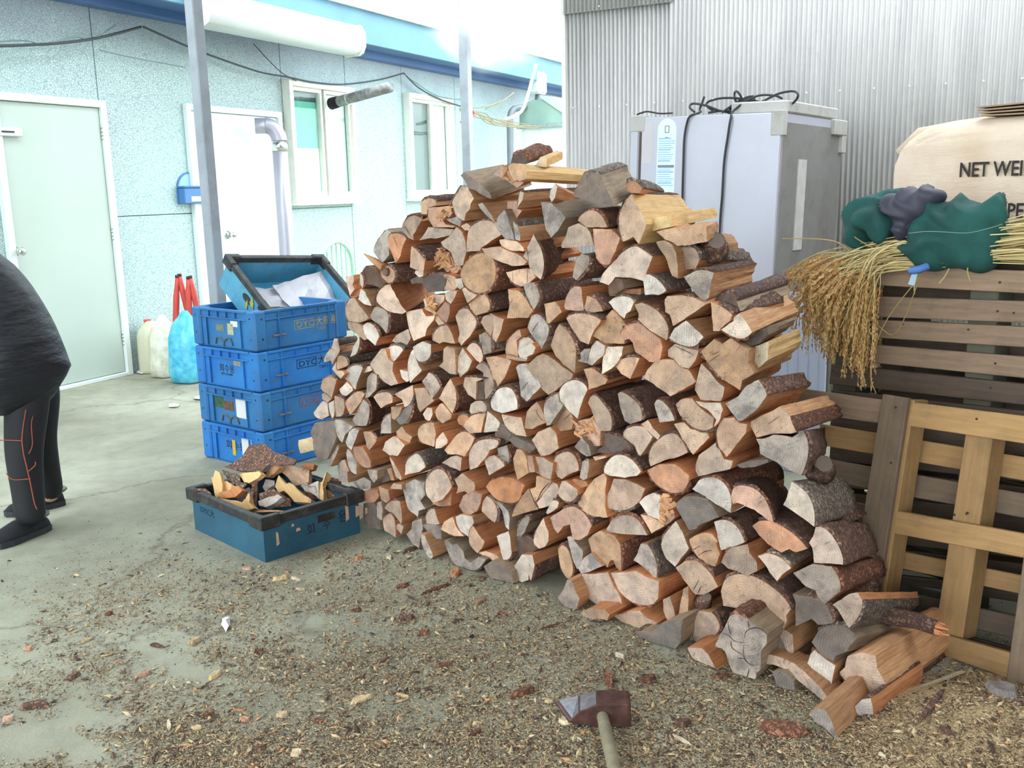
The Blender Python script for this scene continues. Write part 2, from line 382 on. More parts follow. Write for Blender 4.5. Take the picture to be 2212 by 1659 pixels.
LOGS = """
T 780 400
t 705,220* 765,168* 840,158* 893,195 900,245 810,265 790,300 785,350 720,345
o n=rough 800,270 960,255 1080,250 1100,320 1050,390 960,400 1010,470 1120,485 1110,510 860,500 795,400
t 480,540* 530,420* 620,365* 730,410 620,600 630,660 560,630
g 145,800* 180,690* 310,525 360,560 318,610 340,720 335,835 245,940
o 310,620* 370,580* 450,580* 540,640 490,760 470,850 410,935 340,760
g 690,660 770,560 800,500 980,515 1110,525 1060,600 880,640 830,630
p 600,725* 700,820* 765,905 745,1040 580,980
t n=star 1140,495 1210,560 1250,680 1260,800 1220,960 1120,960 1070,800 980,740 950,680 1050,610
p n=fan 1280,540* 1330,480* 1430,425* 1540,425* 1600,470 1680,590 1440,745 1420,785 1260,800 1265,640
t 1200,10 1270,10 1290,60 1350,160 1310,220 1300,290 1250,340 1230,430* 1150,380* 1110,290* 1090,200* 1150,90*
g 1010,405 1140,375 1200,430 1180,495 1060,440
p 1190,490 1260,450 1310,490 1290,540 1240,540
T 960 310
g 400,725 450,705 500,770 560,850 600,940 510,870 430,780
g 720,790 760,880 840,1160 720,1140 590,960* 660,850*
g 820,930* 870,990 905,1080 905,1165 850,1150
w 905,570* 950,590 930,680 870,775 885,650
o b=.06 750,690 870,690 870,780 930,800 850,920 790,920 740,800
g n=kite 1150,700 1280,710 1400,820 1450,890 1360,1040 1275,1130 1210,1030 1170,830
w y=-22 pt=-9 1320,475 1350,520 1320,650 1280,700 1255,640 1265,560
d n=greytop v=58,-22 f=.03 1650,375* 1760,350* 1870,375 1930,520 1990,640 2030,745 1880,735 1740,695 1525,630 1570,520
p n=lunette 1590,920* 1640,850* 1720,800* 1810,810* 1890,880* 1945,1005 1700,1000
t 1480,1000 1600,950 1700,1000 1740,1060* 1785,1220 1400,1250 1390,1220 1440,1130
o n=tooth 1770,1015 1990,1020 2100,1130 2050,1280 1990,1390 1975,1440* 1900,1450* 1830,1390* 1800,1300 1780,1130
g 1580,1380 1640,1320 1720,1340* 1720,1450* 1640,1560* 1570,1635 1530,1590 1545,1500
t n=leaf v=50,-15 1065,1080 1110,1170* 1170,1310* 1190,1470* 1150,1630 1060,1560 1015,1480 1000,1420 930,1370 985,1240
p 655,1150 720,1140 860,1165 950,1250 950,1290 800,1280 690,1230 660,1190
p 440,1255 660,1232 780,1290 870,1320 990,1410 950,1455 810,1465 570,1370 480,1310
T 780 400
t n=round 1190,1040* 1230,950* 1330,850* 1430,810* 1520,830* 1590,920* 1610,1050* 1580,1180* 1500,1270* 1390,1290* 1260,1220* 1200,1120*
p b=.03 1730,1040 1900,1000 2040,1000 2060,1060 2090,1100 2000,1180 1920,1210* 1800,1150*
t 1750,1240 1880,1260* 1960,1350* 2020,1450 2060,1500 1990,1590 1740,1590 1770,1450
g 1930,1180 2060,1160* 2110,1250* 2130,1350* 2060,1490 1990,1350
p n=orangeside v=58,-32 180,1350* 210,1270* 290,1190 350,1190 420,1330 500,1460 545,1510 500,1540 410,1530 310,1500* 200,1410*
w 650,1020 750,1030 740,1090 690,1100 640,1050
k 580,1130* 760,1080* 980,1070* 990,1200* 960,1270 800,1285 740,1170 600,1180
t n=shaggy 740,1360 850,1310 1000,1310 990,1390 900,1480 860,1530 770,1490
t 1000,1290 1060,1255 1150,1265 1110,1360 1070,1420 1010,1370
o 890,1530 1000,1390 1060,1430 1060,1520 1020,1650 960,1600
t 990,1060 1120,1090 1170,1200 1120,1250 1000,1260* 990,1150*
w 1120,1120 1200,1110 1230,1220 1180,1245 1140,1210
t 1200,1240 1240,1220 1290,1270 1390,1310 1270,1410
t 1280,1420 1390,1310 1450,1290* 1510,1350* 1540,1450* 1500,1520 1370,1560 1310,1490
o n=knot 190,1010 240,950* 330,970* 400,1050* 380,1150* 280,1165 210,1100
k 0,1040* 100,980* 185,1000 205,1100 275,1165 240,1230 150,1200 60,1180 20,1250
o b=.05 n=torn 830,870 900,790 960,760 1060,810 1110,950 1200,970 1150,1050 1050,1065 960,980 860,940
T 1260 320
o b=.03 v=48,8 510,430* 580,390* 650,420* 700,480 680,540 580,540 500,500
p n=yellowside v=108,-10 570,550 620,650 700,770 760,910 730,990 665,1150 600,1060 475,1120* 430,960* 430,800* 490,650*
y b=.03 L=.42 v=95,-18 740,870 850,830 1050,800 1060,940 850,990 770,980
p L=.14 n=roughslab v=25,-12 870,1000 1040,960 1150,960 1480,930 1480,1120 1270,1160 1120,1170 1070,1130 970,1090
t 865,1115 970,1100 1060,1150 1110,1250 1130,1400 1125,1560 1060,1530 1020,1420 980,1300 900,1190
t b=.04 L=.42 n=stub v=115,8 1140,1200* 1230,1180* 1330,1200* 1390,1330 1340,1440 1240,1450 1140,1400
p n=bighalf 190,1605 230,1500 290,1430 400,1320* 500,1220* 620,1170* 720,1220* 830,1300 780,1430 720,1590 570,1550 380,1540 300,1640
T 660 540
p 475,320 570,300 580,360 560,420 590,470 530,550* 500,430*
w 650,270* 690,350* 680,460 650,400
o b=.03 560,300 650,290 655,440 590,480 570,420
o b=.02 530,560 600,480 660,460 650,540 590,580
w 660,460 710,500 760,600 790,670 700,650 630,590
y b=.03 720,500 800,520 830,600 800,660 750,600
t 490,640* 540,575 590,580 640,660 730,770 760,820 650,870 600,865 510,850* 475,730*
g n=paleleaf 780,770 820,685* 900,690* 975,750* 990,850* 965,1000 880,890 765,815
t 500,860 620,870 680,900 700,990 760,1060 700,1080 640,1030 510,930*
w n=whitechip 680,905 730,865* 800,890* 860,970* 880,1040 835,1145 740,1060 700,1000
p 1195,740 1390,700 1440,790 1550,780 1530,840 1450,940 1430,1030 1290,1090 1230,920
t 1550,780 1580,790 1660,880 1590,900 1540,830
p 1515,1080* 1540,980* 1620,910* 1700,910 1750,1000 1790,1120 1640,1100 1600,1120
t b=.03 1030,1090 1080,1020 1230,940 1260,1050 1200,1160 1120,1140
t n=vertical 1790,790 1830,720* 1920,700* 1980,760* 2040,850* 2010,960 1960,1040 1860,1145 1820,1090 1840,1000 1820,900
t n=barkstump v=38,-8 305,1180 340,1060 380,1060* 400,1140 410,1200 390,1250 310,1200
w 530,1280 570,1150 640,1040* 640,1140* 600,1250
g 215,1340* 240,1250* 310,1175 385,1230 380,1260 320,1370 300,1320 250,1340
t 370,1440 380,1300* 400,1265* 470,1280* 510,1380
p 315,1420 370,1330 370,1440 450,1450 470,1480 420,1540
w 450,1520* 480,1440* 560,1385* 640,1380* 685,1410 650,1500 610,1600 600,1670 560,1640 500,1570
w 690,1400 770,1385 795,1440 700,1470
t n=bigleft 770,1360 840,1260 900,1180 960,1190 990,1300 1050,1350 1040,1450 1110,1600 1020,1625 940,1580* 850,1490* 790,1430*
w n=whitesquare 940,1225 980,1170* 1060,1140* 1140,1160* 1165,1200 1080,1310 1020,1360
w 1125,1430 1220,1450 1240,1560 1210,1580 1150,1530
w n=whiteround 1280,1160 1340,1120 1400,1090* 1500,1130 1500,1230* 1460,1310* 1390,1335* 1330,1310*
w n=palewedge 1220,1400* 1240,1270* 1280,1190* 1320,1260 1350,1380 1390,1440 1250,1590*
t 1650,1180 1680,1150 1780,1180 1800,1490 1720,1480 1590,1390 1640,1340
p 1810,1400* 1830,1270* 1880,1170 1920,1220 2010,1340 1850,1525 1820,1470*
p 1920,1180* 1990,1110* 2060,1140* 2110,1230* 2110,1340 2050,1330 1980,1250
t 2090,860 2150,780* 2212,780 2260,900 2212,1030 2140,950
g 2070,1010 2150,990 2212,1040 2220,1230 2130,1250 2100,1130
T 1000 620
p 215,400 240,350 330,310 420,360 490,385 460,520 395,665 310,560
g 190,590 240,545* 290,560* 330,630* 340,720* 280,790 240,810 210,700
g 820,340 870,320* 930,350* 990,420* 1025,490* 1010,590 940,750 830,590 770,480
p 970,200 1100,170 1150,230 1180,300 1080,390 1010,460 990,350
o 1205,230 1215,180* 1260,70* 1320,0* 1410,0 1430,150 1445,280 1320,285 1225,270
t 1445,250 1480,105* 1580,150* 1640,220* 1670,290 1560,305 1470,285
w n=whiteirregular 1735,180 1800,130* 1910,110* 2000,130* 2045,180 2000,290 1950,320 1930,380 1830,300
p n=fanwide 1230,370* 1310,325* 1420,315* 1550,345* 1650,400 1560,540 1500,690 1370,640
t 1535,580 1670,390 1780,270 1880,360 1940,440* 1930,560* 1930,680 1700,675 1610,620
p 505,740* 540,640* 600,560* 680,505 700,590 640,640 650,750 660,840 510,800
w b=.01 610,640* 700,605* 800,610* 870,710 760,870 680,840 640,740
w n=whitechip2 f=.03 660,770 820,670 870,720 840,800 730,850
t 510,810 650,840 760,850 765,890 520,860
t n=tallfan 1045,700 1100,520 1145,440* 1220,500* 1290,590* 1340,700* 1350,830 1335,1030 1200,930 1110,830
g 1350,880 1410,860 1400,790 1450,740 1520,740 1480,910
g 1480,910 1540,700* 1600,640 1700,700 1690,800 1540,940
w n=whitepanel 1690,770* 1730,710 1920,710 1900,810 1850,900 1770,980 1655,1050 1670,860
p n=orangeside2 1810,930 1880,870* 1990,840* 2110,850 2060,970 2000,1100 1890,1040
t n=bigpink 750,950 870,830 950,790 1020,820 1200,960 1320,1040 1300,1100 1150,1200 1120,1230 1020,1290 950,1230
g n=greyquad 630,960 660,920 750,910 870,1050 940,1190 870,1260 760,1370 690,1300 670,1100
p 270,840 420,830 580,880 550,960 500,1080 400,1215 370,1180 340,1010
t 150,960 180,920* 260,920* 320,1000* 360,1120* 360,1220* 270,1345 250,1130 240,1020
t 0,1180 20,1080* 130,1080* 240,1100 160,1130 155,1350 60,1290
k n=barkplug f=.01 150,1130 240,1125 250,1350 160,1350
p 40,740 100,670* 180,690* 220,780* 230,880 200,910 140,830
w n=ovalbrown 330,1400* 350,1300* 420,1220* 500,1195* 580,1220* 640,1330* 650,1460 470,1510 360,1470*
g 75,1490 90,1400 150,1360 230,1360 280,1420 280,1490 190,1490 130,1550
w n=whitedrop 1145,1290* 1170,1200* 1250,1130* 1340,1110* 1440,1150* 1490,1230 1440,1330 1400,1450 1370,1580 1320,1530 1220,1430 1150,1360*
g 965,1500* 980,1390* 1050,1310* 1140,1270 1150,1360 1200,1410 1120,1530 1040,1650 1000,1659 980,1590
t 1440,980 1530,965* 1630,1030* 1730,1110 1700,1160 1500,1230 1490,1110
t 745,1590 760,1490 810,1430 880,1370 950,1480 1000,1620 920,1650 830,1700 740,1690
t b=.02 1080,1590 1160,1500 1220,1430 1290,1480 1330,1600 1300,1700 1150,1720 1060,1690
t n=halfleaf 1490,1380 1520,1310* 1590,1300* 1680,1400* 1750,1500* 1780,1620* 1760,1720 1650,1720 1590,1650 1560,1540
g n=mossy 1845,1270 1880,1250* 1990,1310* 2100,1410* 2140,1530* 2130,1600 2000,1640 1930,1600 1890,1480
o b=.02 n=orangebracket 1320,1610 1400,1590 1560,1560 1590,1640 1650,1700 1640,1900 1500,1900 1350,1760
w 0,740 40,790 110,880 60,1000 0,1050 -60,1020* -70,880*
w 260,1659 290,1480 380,1550 450,1630 440,1720 250,1740
p 460,1520 700,1560 730,1690 760,1790 640,1770* 540,1700* 490,1620*
p -10,1660 60,1570* 150,1520* 270,1520 240,1640 220,1740 80,1750
T 1260 560
k n=smalldark 300,240 420,230 460,250 490,350 420,390 320,440 300,400
o b=.03 330,440 490,360 690,350 690,420 450,440
w 715,260 730,180 780,180* 870,230* 950,310* 990,380 900,430 830,420 735,430
g n=bigwedge v=94,-22 L=.42 1195,210 1290,165* 1410,130* 1560,165 1520,320 1500,460 1440,515 1330,400
t n=fanright 970,480 1000,440 1170,430* 1330,460 1480,530 1320,640 1190,730 1070,800 1030,660 975,630
p n=fanpale 610,540 680,520* 800,560* 920,650* 1000,780* 1015,870* 995,970 910,920 790,850 650,720 660,650
o n=camel 440,920* 480,820* 580,770* 680,770 810,870 920,950 950,1050 910,1230 790,1230 700,1160 620,1110 590,1000 545,950 490,965
w n=whitefan 1025,940 1090,820 1230,730 1350,840 1440,930 1370,1010* 1290,1045* 1180,1025* 1080,980*
p n=pinktri 1520,510 1600,540* 1700,600* 1780,665 1750,740 1640,830 1630,860 1550,860
k L=.42 b=.05 n=pinkbark v=110,-35 1570,480* 1750,400* 1830,500 1880,620 1790,650 1690,590 1600,530
w n=whitehole v=105,-44 L=.42 1640,840 1790,740 1800,690 1860,645 1950,750 2020,870 1970,920* 1870,950* 1760,910*
t n=crossface 1010,1080 1090,1010 1240,1060 1380,1090 1340,1210 1260,1310 1160,1290 1080,1190 1010,1160
t n=bullseye 720,1410 760,1320 840,1230 950,1195 1080,1200 1160,1290 1260,1320 1350,1460 1300,1500 1100,1610 1040,1640 930,1560
t L=.42 n=cracked v=90,-30 1410,1090 1560,950 1660,1010 1760,940 1860,1010 1980,1080 1970,1250 2050,1360 1900,1450 1870,1570 1700,1460* 1530,1290* 1430,1150*
t 1380,1340 1410,1240 1510,1340 1620,1480 1690,1530 1670,1640 1640,1700 1400,1680 1330,1560
k b=.04 v=60,-25 2020,900 2212,800 2212,900 2100,1010 1900,1060 1850,1010
y b=.06 v=70,-30 1990,1120 2050,1040 2212,980 2212,1200 2050,1340 1980,1250
T 660 790
t n=roundleft 180,270* 200,190* 240,145* 300,135* 370,175 350,250 310,390 250,330*
w 405,280 490,190 560,260 565,300 490,360* 430,340*
g 740,140 790,80 850,110* 850,200* 840,290 750,380 710,390 730,250
t 195,340 225,320 310,400 260,440 200,400
w n=shellleft 95,560 190,430 220,420 265,450 280,600 200,640* 130,620*
w 270,450 340,410 350,530 340,600 320,640 290,560
t 345,360* 400,375* 460,410 470,500 450,580 420,610 360,610 350,500
p 470,450* 520,380* 620,310* 710,340 660,440 600,510 530,590 490,500
g n=palebark v=48,-15 550,660 620,520 690,400* 760,480* 760,600* 725,720 620,720 570,700
p 810,375* 870,330* 980,320* 1040,380 1040,440 960,470 900,510 850,440
p 1060,340 1280,230 1290,330* 1250,450* 1180,495 1150,400
p 1295,270 1440,260 1470,330 1540,420 1470,470 1370,555 1340,500 1320,400
g 1390,190 1470,80* 1550,140* 1610,260 1510,400 1470,310
p n=brownbark 1590,390 1690,210 1730,150 1780,250* 1800,380* 1790,470* 1750,570 1690,490 1640,430
p 1400,580 1450,500 1510,510 1520,580 1480,670 1430,640
t 1545,550 1600,460 1630,445 1700,520 1750,590 1730,640 1640,690* 1580,640*
g 895,810 900,700* 950,620* 1020,570 1025,810
t 1020,490 1150,500 1120,590 1060,650 1030,630
d n=darkleaf 1080,650 1110,580* 1200,500* 1275,455* 1260,560* 1220,650* 1130,710
t 1080,790 1150,720 1200,800 1275,850 1230,960 1180,920 1100,860
p 915,1010 950,910 1050,840 1100,860 1190,950 1100,1080 1000,1070
t 690,790 780,790* 850,860 840,910 760,1010 730,970
w 475,910 520,780* 580,740 640,770 600,880 550,1010 500,970
g 485,1040 500,990 570,1080 610,1150 610,1300 580,1290* 520,1220*
o n=bowl 570,970 680,970 740,1060 780,1150 780,1220* 690,1210* 620,1140* 580,1060*
g n=thintriangle 265,1215 310,1040 370,880 400,980 360,1080 300,1210
g 355,640 440,650 570,730 470,830 440,920* 390,860* 355,740*
d n=broadleft 55,790 100,690 350,650 370,850 330,960 260,1120 160,1150 110,1050 80,900
y L=.3 -85,890 100,870 110,1010 -60,1050 -80,1000
p 430,1130 470,1120 520,1260 490,1270
w n=quarterpale 1185,1310 1190,1190* 1240,1100* 1330,1050* 1390,1110* 1435,1210 1360,1270 1250,1290
p 1625,1160 1730,1090 1800,1070 1870,1100 1850,1260
p 1655,1010 1800,830* 1870,790* 1940,800* 2020,870 1980,960 1900,1090 1800,1060 1700,1060
t n=halfshaded 1340,790* 1370,720* 1440,685* 1530,680 1560,820 1535,970 1440,940* 1360,890*
p 1550,990 1560,880 1640,790 1700,890 1690,930 1620,985
o 1810,640* 1860,590* 1940,610* 1880,720 1830,700
t n=oval 1430,1450* 1450,1340* 1530,1250* 1610,1240* 1690,1310* 1745,1460 1640,1600 1520,1640 1450,1560*
t n=jagged 1780,1360 1870,1280 1940,1340 2030,1410 2020,1500 1960,1540 1900,1500 1800,1530 1820,1450
g 735,1240 860,1250 860,1350 820,1400 770,1340
t 1000,1080 1050,1150 1150,1340 1140,1370 1080,1330 1030,1180
o b=.02 970,1230 1020,1220 1060,1370 1020,1370
d b=.03 870,1280 960,1250 1000,1370 920,1400
o 690,1500 860,1490 880,1560 830,1630 740,1640 680,1600
t 870,1440 990,1490 1010,1600 960,1640 900,1600
t b=.02 1000,1470 1050,1400 1150,1420 1150,1480
g b=.03 380,1240* 420,1140* 500,1260 510,1400 400,1380
g b=.05 560,1390 700,1330 780,1380 780,1470 640,1480
T 1000 860
p n=arch 70,700* 90,610* 170,520* 300,490* 420,510* 400,590 320,620 300,670 250,740 170,830 80,860*
g 410,600 520,560* 550,680* 550,770 470,740 420,660
p 250,700 370,680* 450,740* 500,810 400,870 310,925 280,830
k n=browndisc 385,430* 430,340* 490,320* 570,400* 560,470* 480,510* 400,480*
d 535,490 600,450 700,500 870,580 850,620* 760,630* 640,580*
t n=shaggywhite 820,500 900,400 1040,340 1110,410 1150,600 1030,680 930,690 880,600
p n=roundcentre 1090,740* 1130,680* 1240,640* 1330,690* 1380,800* 1380,870 1250,920 1180,970 1130,940 1090,830*
g 1330,580 1420,470 1500,560 1530,690 1480,700 1400,650
g n=mossstrip 1395,950 1420,760* 1500,740 1510,830 1480,960 1440,980*
t 600,720 640,610 700,615 750,690 790,890 680,960 650,980 610,830*
o 755,685 830,690 860,885 800,890
t 845,690 960,710 1080,780 1070,870 1050,980 960,940 870,890
w n=lunettewhite 1680,890* 1710,780* 1800,690* 1900,680* 2020,740* 2130,880 2080,930 1930,955 1750,930
t 1910,450* 1970,360* 2080,340* 2200,430 2212,500 2160,620 2100,690 2050,570
k b=.03 n=barktube 1640,420* 1780,440* 1900,490* 1990,590* 1950,650 1750,670 1560,650 1680,560
p 1550,700 1700,690 1720,710 1580,750
o n=lowerround 270,1060 320,990* 460,940 600,960 740,1040 700,1140* 640,1240* 520,1250* 400,1210* 330,1140*
t 580,1420 600,1350* 680,1210 780,1080 830,1150 900,1330 750,1370
t 800,1090 870,1060 880,930 980,960 1060,990 920,1190 860,1240
t 1060,990 1130,1030 1150,1090 1110,1190 1020,1290 910,1320 880,1250 930,1190
t n=bowl2 1130,1140 1160,1050 1180,990 1230,990 1370,1090 1370,1160* 1280,1240* 1190,1210*
o b=.02 1240,1000 1330,960 1480,1000 1500,1050 1380,1085
t n=tallrings 1370,1250 1480,1070 1570,960 1690,890 1720,960 1700,1120 1700,1290 1730,1430 1580,1420* 1440,1350*
p n=pinkrings 1700,1230 1760,1080 1800,960 1950,970 2090,1030 2180,1080 2130,1210 2050,1290* 1920,1340* 1740,1320
w 990,1370 1040,1250* 1100,1220* 1145,1250 1130,1310 1010,1390
o n=curl 1035,1430 1170,1340* 1300,1295* 1400,1340* 1480,1420* 1540,1530 1490,1640 1400,1700 1310,1690 1280,1510 1200,1530 1130,1620 1090,1570
p n=lunettetwo 1700,1600 1750,1500* 1820,1420* 1950,1400* 2070,1440* 2150,1540* 2200,1640 2000,1630
g 650,1560* 700,1460* 790,1410* 780,1500 740,1600 690,1659 640,1650
p 220,1350 240,1230 280,1170* 350,1220* 400,1310* 410,1400* 380,1490 300,1430
g 390,1230 460,1260 540,1350 560,1450 550,1580 510,1540 470,1350
o -50,1290 0,1165 110,1110 230,1150 210,1260 170,1350 80,1400 0,1370
T 1260 800
g n=thumb 845,400 875,350* 940,370* 1020,450* 1070,540* 1090,600 910,625 880,520
t n=concave 1100,400 1170,340 1300,330 1340,390 1400,450 1560,570 1550,680* 1450,720* 1330,690* 1230,610* 1150,530
p 1325,360 1450,385 1640,390 1670,470 1620,620 1560,680 1590,590 1490,475 1390,420
g n=shell v=95,-22 L=.42 1690,400 1850,310 1950,180 2090,110* 2170,230* 2190,310 2070,470 1900,600 1850,610 1780,520
p n=paleblock 1600,700* 1680,570 1800,560 1870,630 1960,640 1950,740 1900,800 1800,930 1710,1040 1640,950* 1600,850*
t 470,750 530,690* 640,665* 740,690 830,790 760,910 680,1025 600,870
p 690,640 770,590 830,690 920,780 890,830 830,780
t 1080,640 1200,620 1280,700 1480,735 1510,800 1400,910 1310,1010 1240,900 1180,820 1130,720
p n=fanring 780,1080* 800,950* 870,850* 980,770* 1100,760* 1190,860* 1250,980 1150,1030 960,1080 800,1150
t 1340,1120 1380,1010 1580,860 1640,970 1680,1060 1790,1080 1760,1180 1370,1270 1340,1200
o n=smile 760,1190 900,1120 1090,1120 1170,1170 1270,1260 1260,1320* 1200,1430* 1100,1470* 980,1430* 850,1340*
d b=.02 1830,1130 2000,1080 2200,1060 2212,1100 2020,1160 1870,1165
T 760 1040
g b=.02 n=darkgreen 600,45 650,20 750,-30 870,20 880,160 820,230 880,330 800,350 790,430 670,330 630,180
d b=.02 140,260 250,250 340,400 340,580 200,560 140,480
g 300,250 350,240 370,350 360,470 300,430
t n=snout 390,320* 430,260* 500,230* 575,240 590,330 600,470 590,510 530,430 430,350
t 370,470* 390,430* 450,390* 510,470 520,560 525,670 450,620 390,590*
t 515,545 560,500 620,540 590,630
p n=orangeside3 880,480* 890,390* 950,330* 990,340 1020,440 1050,510 890,520
o b=.02 960,270 1100,110 1200,130 1180,290 1040,300
g 650,630 710,570 720,480* 830,440 850,560 830,640 800,800 720,740
g n=groundwedge 825,620 870,640 960,850 970,900 950,935* 890,870* 840,760*
d 840,520 880,515 1010,520 1060,560 1070,690 1020,690 900,600
p 1060,570 1100,480 1200,420 1260,560 1340,655 1230,655* 1110,600*
w n=bluegrey 1240,420 1300,390 1440,420 1460,490 1400,580 1395,665 1300,600 1250,500
p n=striped 1400,620* 1420,530* 1460,550 1520,640 1590,720 1560,790 1500,860 1440,800* 1400,720*
w n=paleslab 1730,650 1870,590 1890,660 1910,850* 1880,920* 1810,940 1780,850
p 1500,850 1600,830 1730,880 1840,1010 1750,980* 1620,910*
g n=cupped 1100,700 1150,710 1200,760 1250,740 1330,830 1350,920 1420,970 1520,900 1610,930 1540,1020* 1430,1075* 1320,1060* 1220,980* 1150,850*
d n=grounddark 1575,1010 1660,950 1800,1000 1900,1080 1940,1215 1880,1235* 1750,1220* 1640,1130*
k b=.03 1905,640* 2080,650* 2190,750* 2150,850 1990,900 1900,1000 1890,930 1915,850
w n=forked 1890,1080 1960,980 2030,870 2160,880 2185,1000* 2140,1190 2110,1110 2110,1180 2030,1225* 1960,1190*
T 1100 1080
p 290,490* 330,340 410,210 430,290 470,380 470,490 430,560 360,585* 310,540*
t n=disc 585,600* 620,545* 680,570* 730,680* 760,850* 720,940* 660,900* 610,780*
g 690,440 740,430 790,500 880,600 870,770 810,830 770,740 740,640
g 820,820 890,690 980,630 1120,790 960,860 860,880
t n=fang 940,470 1000,410 1080,365 1180,390 1270,440 1320,520* 1335,650* 1335,850 1280,810 1240,715 1200,730 1170,810 1100,740 980,620
g 1480,720 1530,640 1570,520 1640,530* 1720,650* 1760,800* 1755,960 1680,870 1600,800
w n=diamond 1820,500* 1870,390* 1990,250 2070,380 2150,580 2050,700 1980,800 1880,710* 1830,600*
t n=greyfan 770,950 880,880 1030,880 1180,860 1240,1000 1340,1180 1350,1260* 1170,1290* 1030,1240* 880,1110*
t n=stainedfan 1210,870 1350,860 1520,850 1640,920 1790,970 1780,1180 1730,1240* 1600,1260* 1450,1210* 1320,1100* 1250,960*
g n=bell 585,1160 640,1080 690,950 740,960 790,1080 840,1180 800,1310 730,1325* 610,1220*
t 840,1350 960,1290 1140,1310 1200,1370 1170,1440 1050,1420 930,1450 890,1400
t n=wavy 1215,1370 1390,1360 1430,1320 1560,1320 1650,1410 1770,1470 1690,1600 1580,1590 1450,1490 1330,1450
t 1835,1190 1920,1150 1960,1280 1980,1390 1890,1450 1840,1320
t 2020,1380 2050,1200 2080,1060 2140,1030 2140,1370 2080,1400
T 1400 1020
w -110,360 -40,290 60,245* 145,275 150,370 130,480 145,570 0,520
p -95,505 -10,520 130,580 200,640 90,700 40,735
o n=orangeshag 150,275 230,260 290,400 320,540 220,630 150,590 135,490
d n=mossbrown 310,380 400,310* 540,290* 700,330 770,400 850,540 600,640 570,685 490,695 430,590
w n=whitehalf 525,200 600,100* 730,60* 850,90* 950,190* 1000,370 990,490 860,410 700,310
o n=pinkbrown v=35,-40 L=.42 985,290 1010,200* 1080,160* 1200,170* 1320,230* 1420,360* 1500,600 1440,580 1270,450 1130,390 1060,365 1010,380
w n=lowquarter v=90,-20 L=.42 1610,390 1660,290 1710,110* 1820,180* 1930,300* 1985,470* 1985,655 1860,560
w n=smallquarter 785,590 860,570* 980,590* 1080,680* 1155,840 1050,880 870,935 830,780
t 490,800 600,740 700,720 770,740 840,830 810,850 860,980 800,1130 700,1110* 590,1010* 510,880*
t 870,1080 900,1000* 980,900 1190,860 1210,960 1300,1080 1310,1180 1170,1250 1060,1180 950,1150
o n=blotched L=.4 1240,640 1310,590* 1470,590* 1650,680* 1800,800* 1895,920 1760,960 1690,920 1590,965 1430,860 1320,750
p 1305,1000 1400,970* 1530,1000* 1640,1070* 1710,1150 1600,1230 1540,1305 1450,1200 1400,1110
t n=saw 325,1140 420,1070* 560,1060* 680,1140* 780,1260 840,1370 790,1400 660,1465 560,1460 450,1320
T 1500 1240
t n=boulder 310,200 350,80* 480,5* 680,20* 900,140* 1080,300* 1150,430 1100,500 1110,560 1080,640 990,730 900,720 830,670 720,610 620,480 530,410 340,380
g n=rotten 240,860 300,720 330,680 400,540* 480,480* 640,540 760,640 870,720 870,830 800,920 790,1150 740,1190 720,1340 620,1290 500,1270 420,1100 360,920
d 890,850 930,740 1010,720 1060,830 1100,960 1190,1040 1100,1030 940,970
t n=rib L=.09 800,980 900,960 1050,1000 1200,1070 1330,1180 1480,1330 1620,1490 1540,1520 1400,1400 1200,1240 1050,1120 940,1080 830,1070
d 930,1170 1080,1170 1190,1270 1200,1380 1220,1460 1150,1440 980,1340
T 1680 1120
p L=.42 n=quarterbark v=76,-18 370,290 420,210 450,100* 580,130* 700,280* 770,440* 780,555 430,530 410,350
g L=.42 n=shaggyred v=98,-28 180,650 410,540 640,570* 740,740* 740,880 640,960 560,1030 490,960 450,860 330,810
d n=greyquarter 175,900 320,930* 480,980* 600,1080* 660,1250 560,1270 480,1270 400,1200 210,1290 210,1000
t L=.45 n=branchlog v=125,-8 650,1030 850,900 960,880 1010,970* 1000,1080* 950,1190* 850,1310 770,1180 710,1080
T 1680 1300
d n=speckled v=150,8 L=.45 400,480 470,370* 590,285* 720,270* 850,320 960,415 860,530 820,600 690,650 660,720 520,640
t n=bottomfan v=135,-12 L=.45 735,840 800,780 830,650 1000,600 1170,640 1190,800 1250,900 1330,1080 1290,1170* 1150,1150* 980,1060* 830,970*
w n=whitelow 350,740 390,620* 440,570 520,640 580,690 690,760 660,900 630,1090 520,1050* 400,900*
t n=stublow 20,330 100,340 180,400 190,600 160,640 90,560 30,420
g n=groundsplit v=85,-32 L=.28 380,1320 480,1270 570,1290 630,1400 710,1620 690,1650 560,1500 430,1430
w n=groundstub v=100,-8 L=.3 920,1250 1000,1170* 1110,1150 1130,1230 1150,1400 1120,1430 1050,1370 950,1350
T 1220 1240
t n=seam 1385,680 1410,580* 1480,490* 1560,430 1750,460* 1830,560* 1850,650* 1780,750* 1640,870 1520,860 1390,830
t 1465,880 1640,885 1720,970 1830,1180 1750,1150* 1600,1080* 1510,980*
d b=.02 n=hole 1150,600 1300,550 1420,530 1390,680 1380,820 1290,950 1210,910 1200,860 1000,800* 850,690* 1040,710 1100,640
T 1540 850
t n=redbark v=100,-28 L=.42 420,360 560,270 720,200 800,150 920,270* 960,380* 1000,460 940,480 720,480 520,530
g n=notchbark v=38,-10 L=.42 510,540 600,540 720,490 850,500 950,520 1080,440* 1140,600* 1130,780* 1060,980 940,930 820,860 690,790 560,720 550,620
T 960 310
d n=topgrey v=86,-24 L=.38 190,380 230,340 290,380 420,480 540,590 570,665 460,620 370,560 290,540 240,440
k n=topround b=.08 v=52,-19 L=.3 785,255 805,175* 875,120* 950,140* 990,230 900,275
y n=topyellow b=.1 v=35,-17 L=.22 1085,275 1140,165 1225,185 1215,285
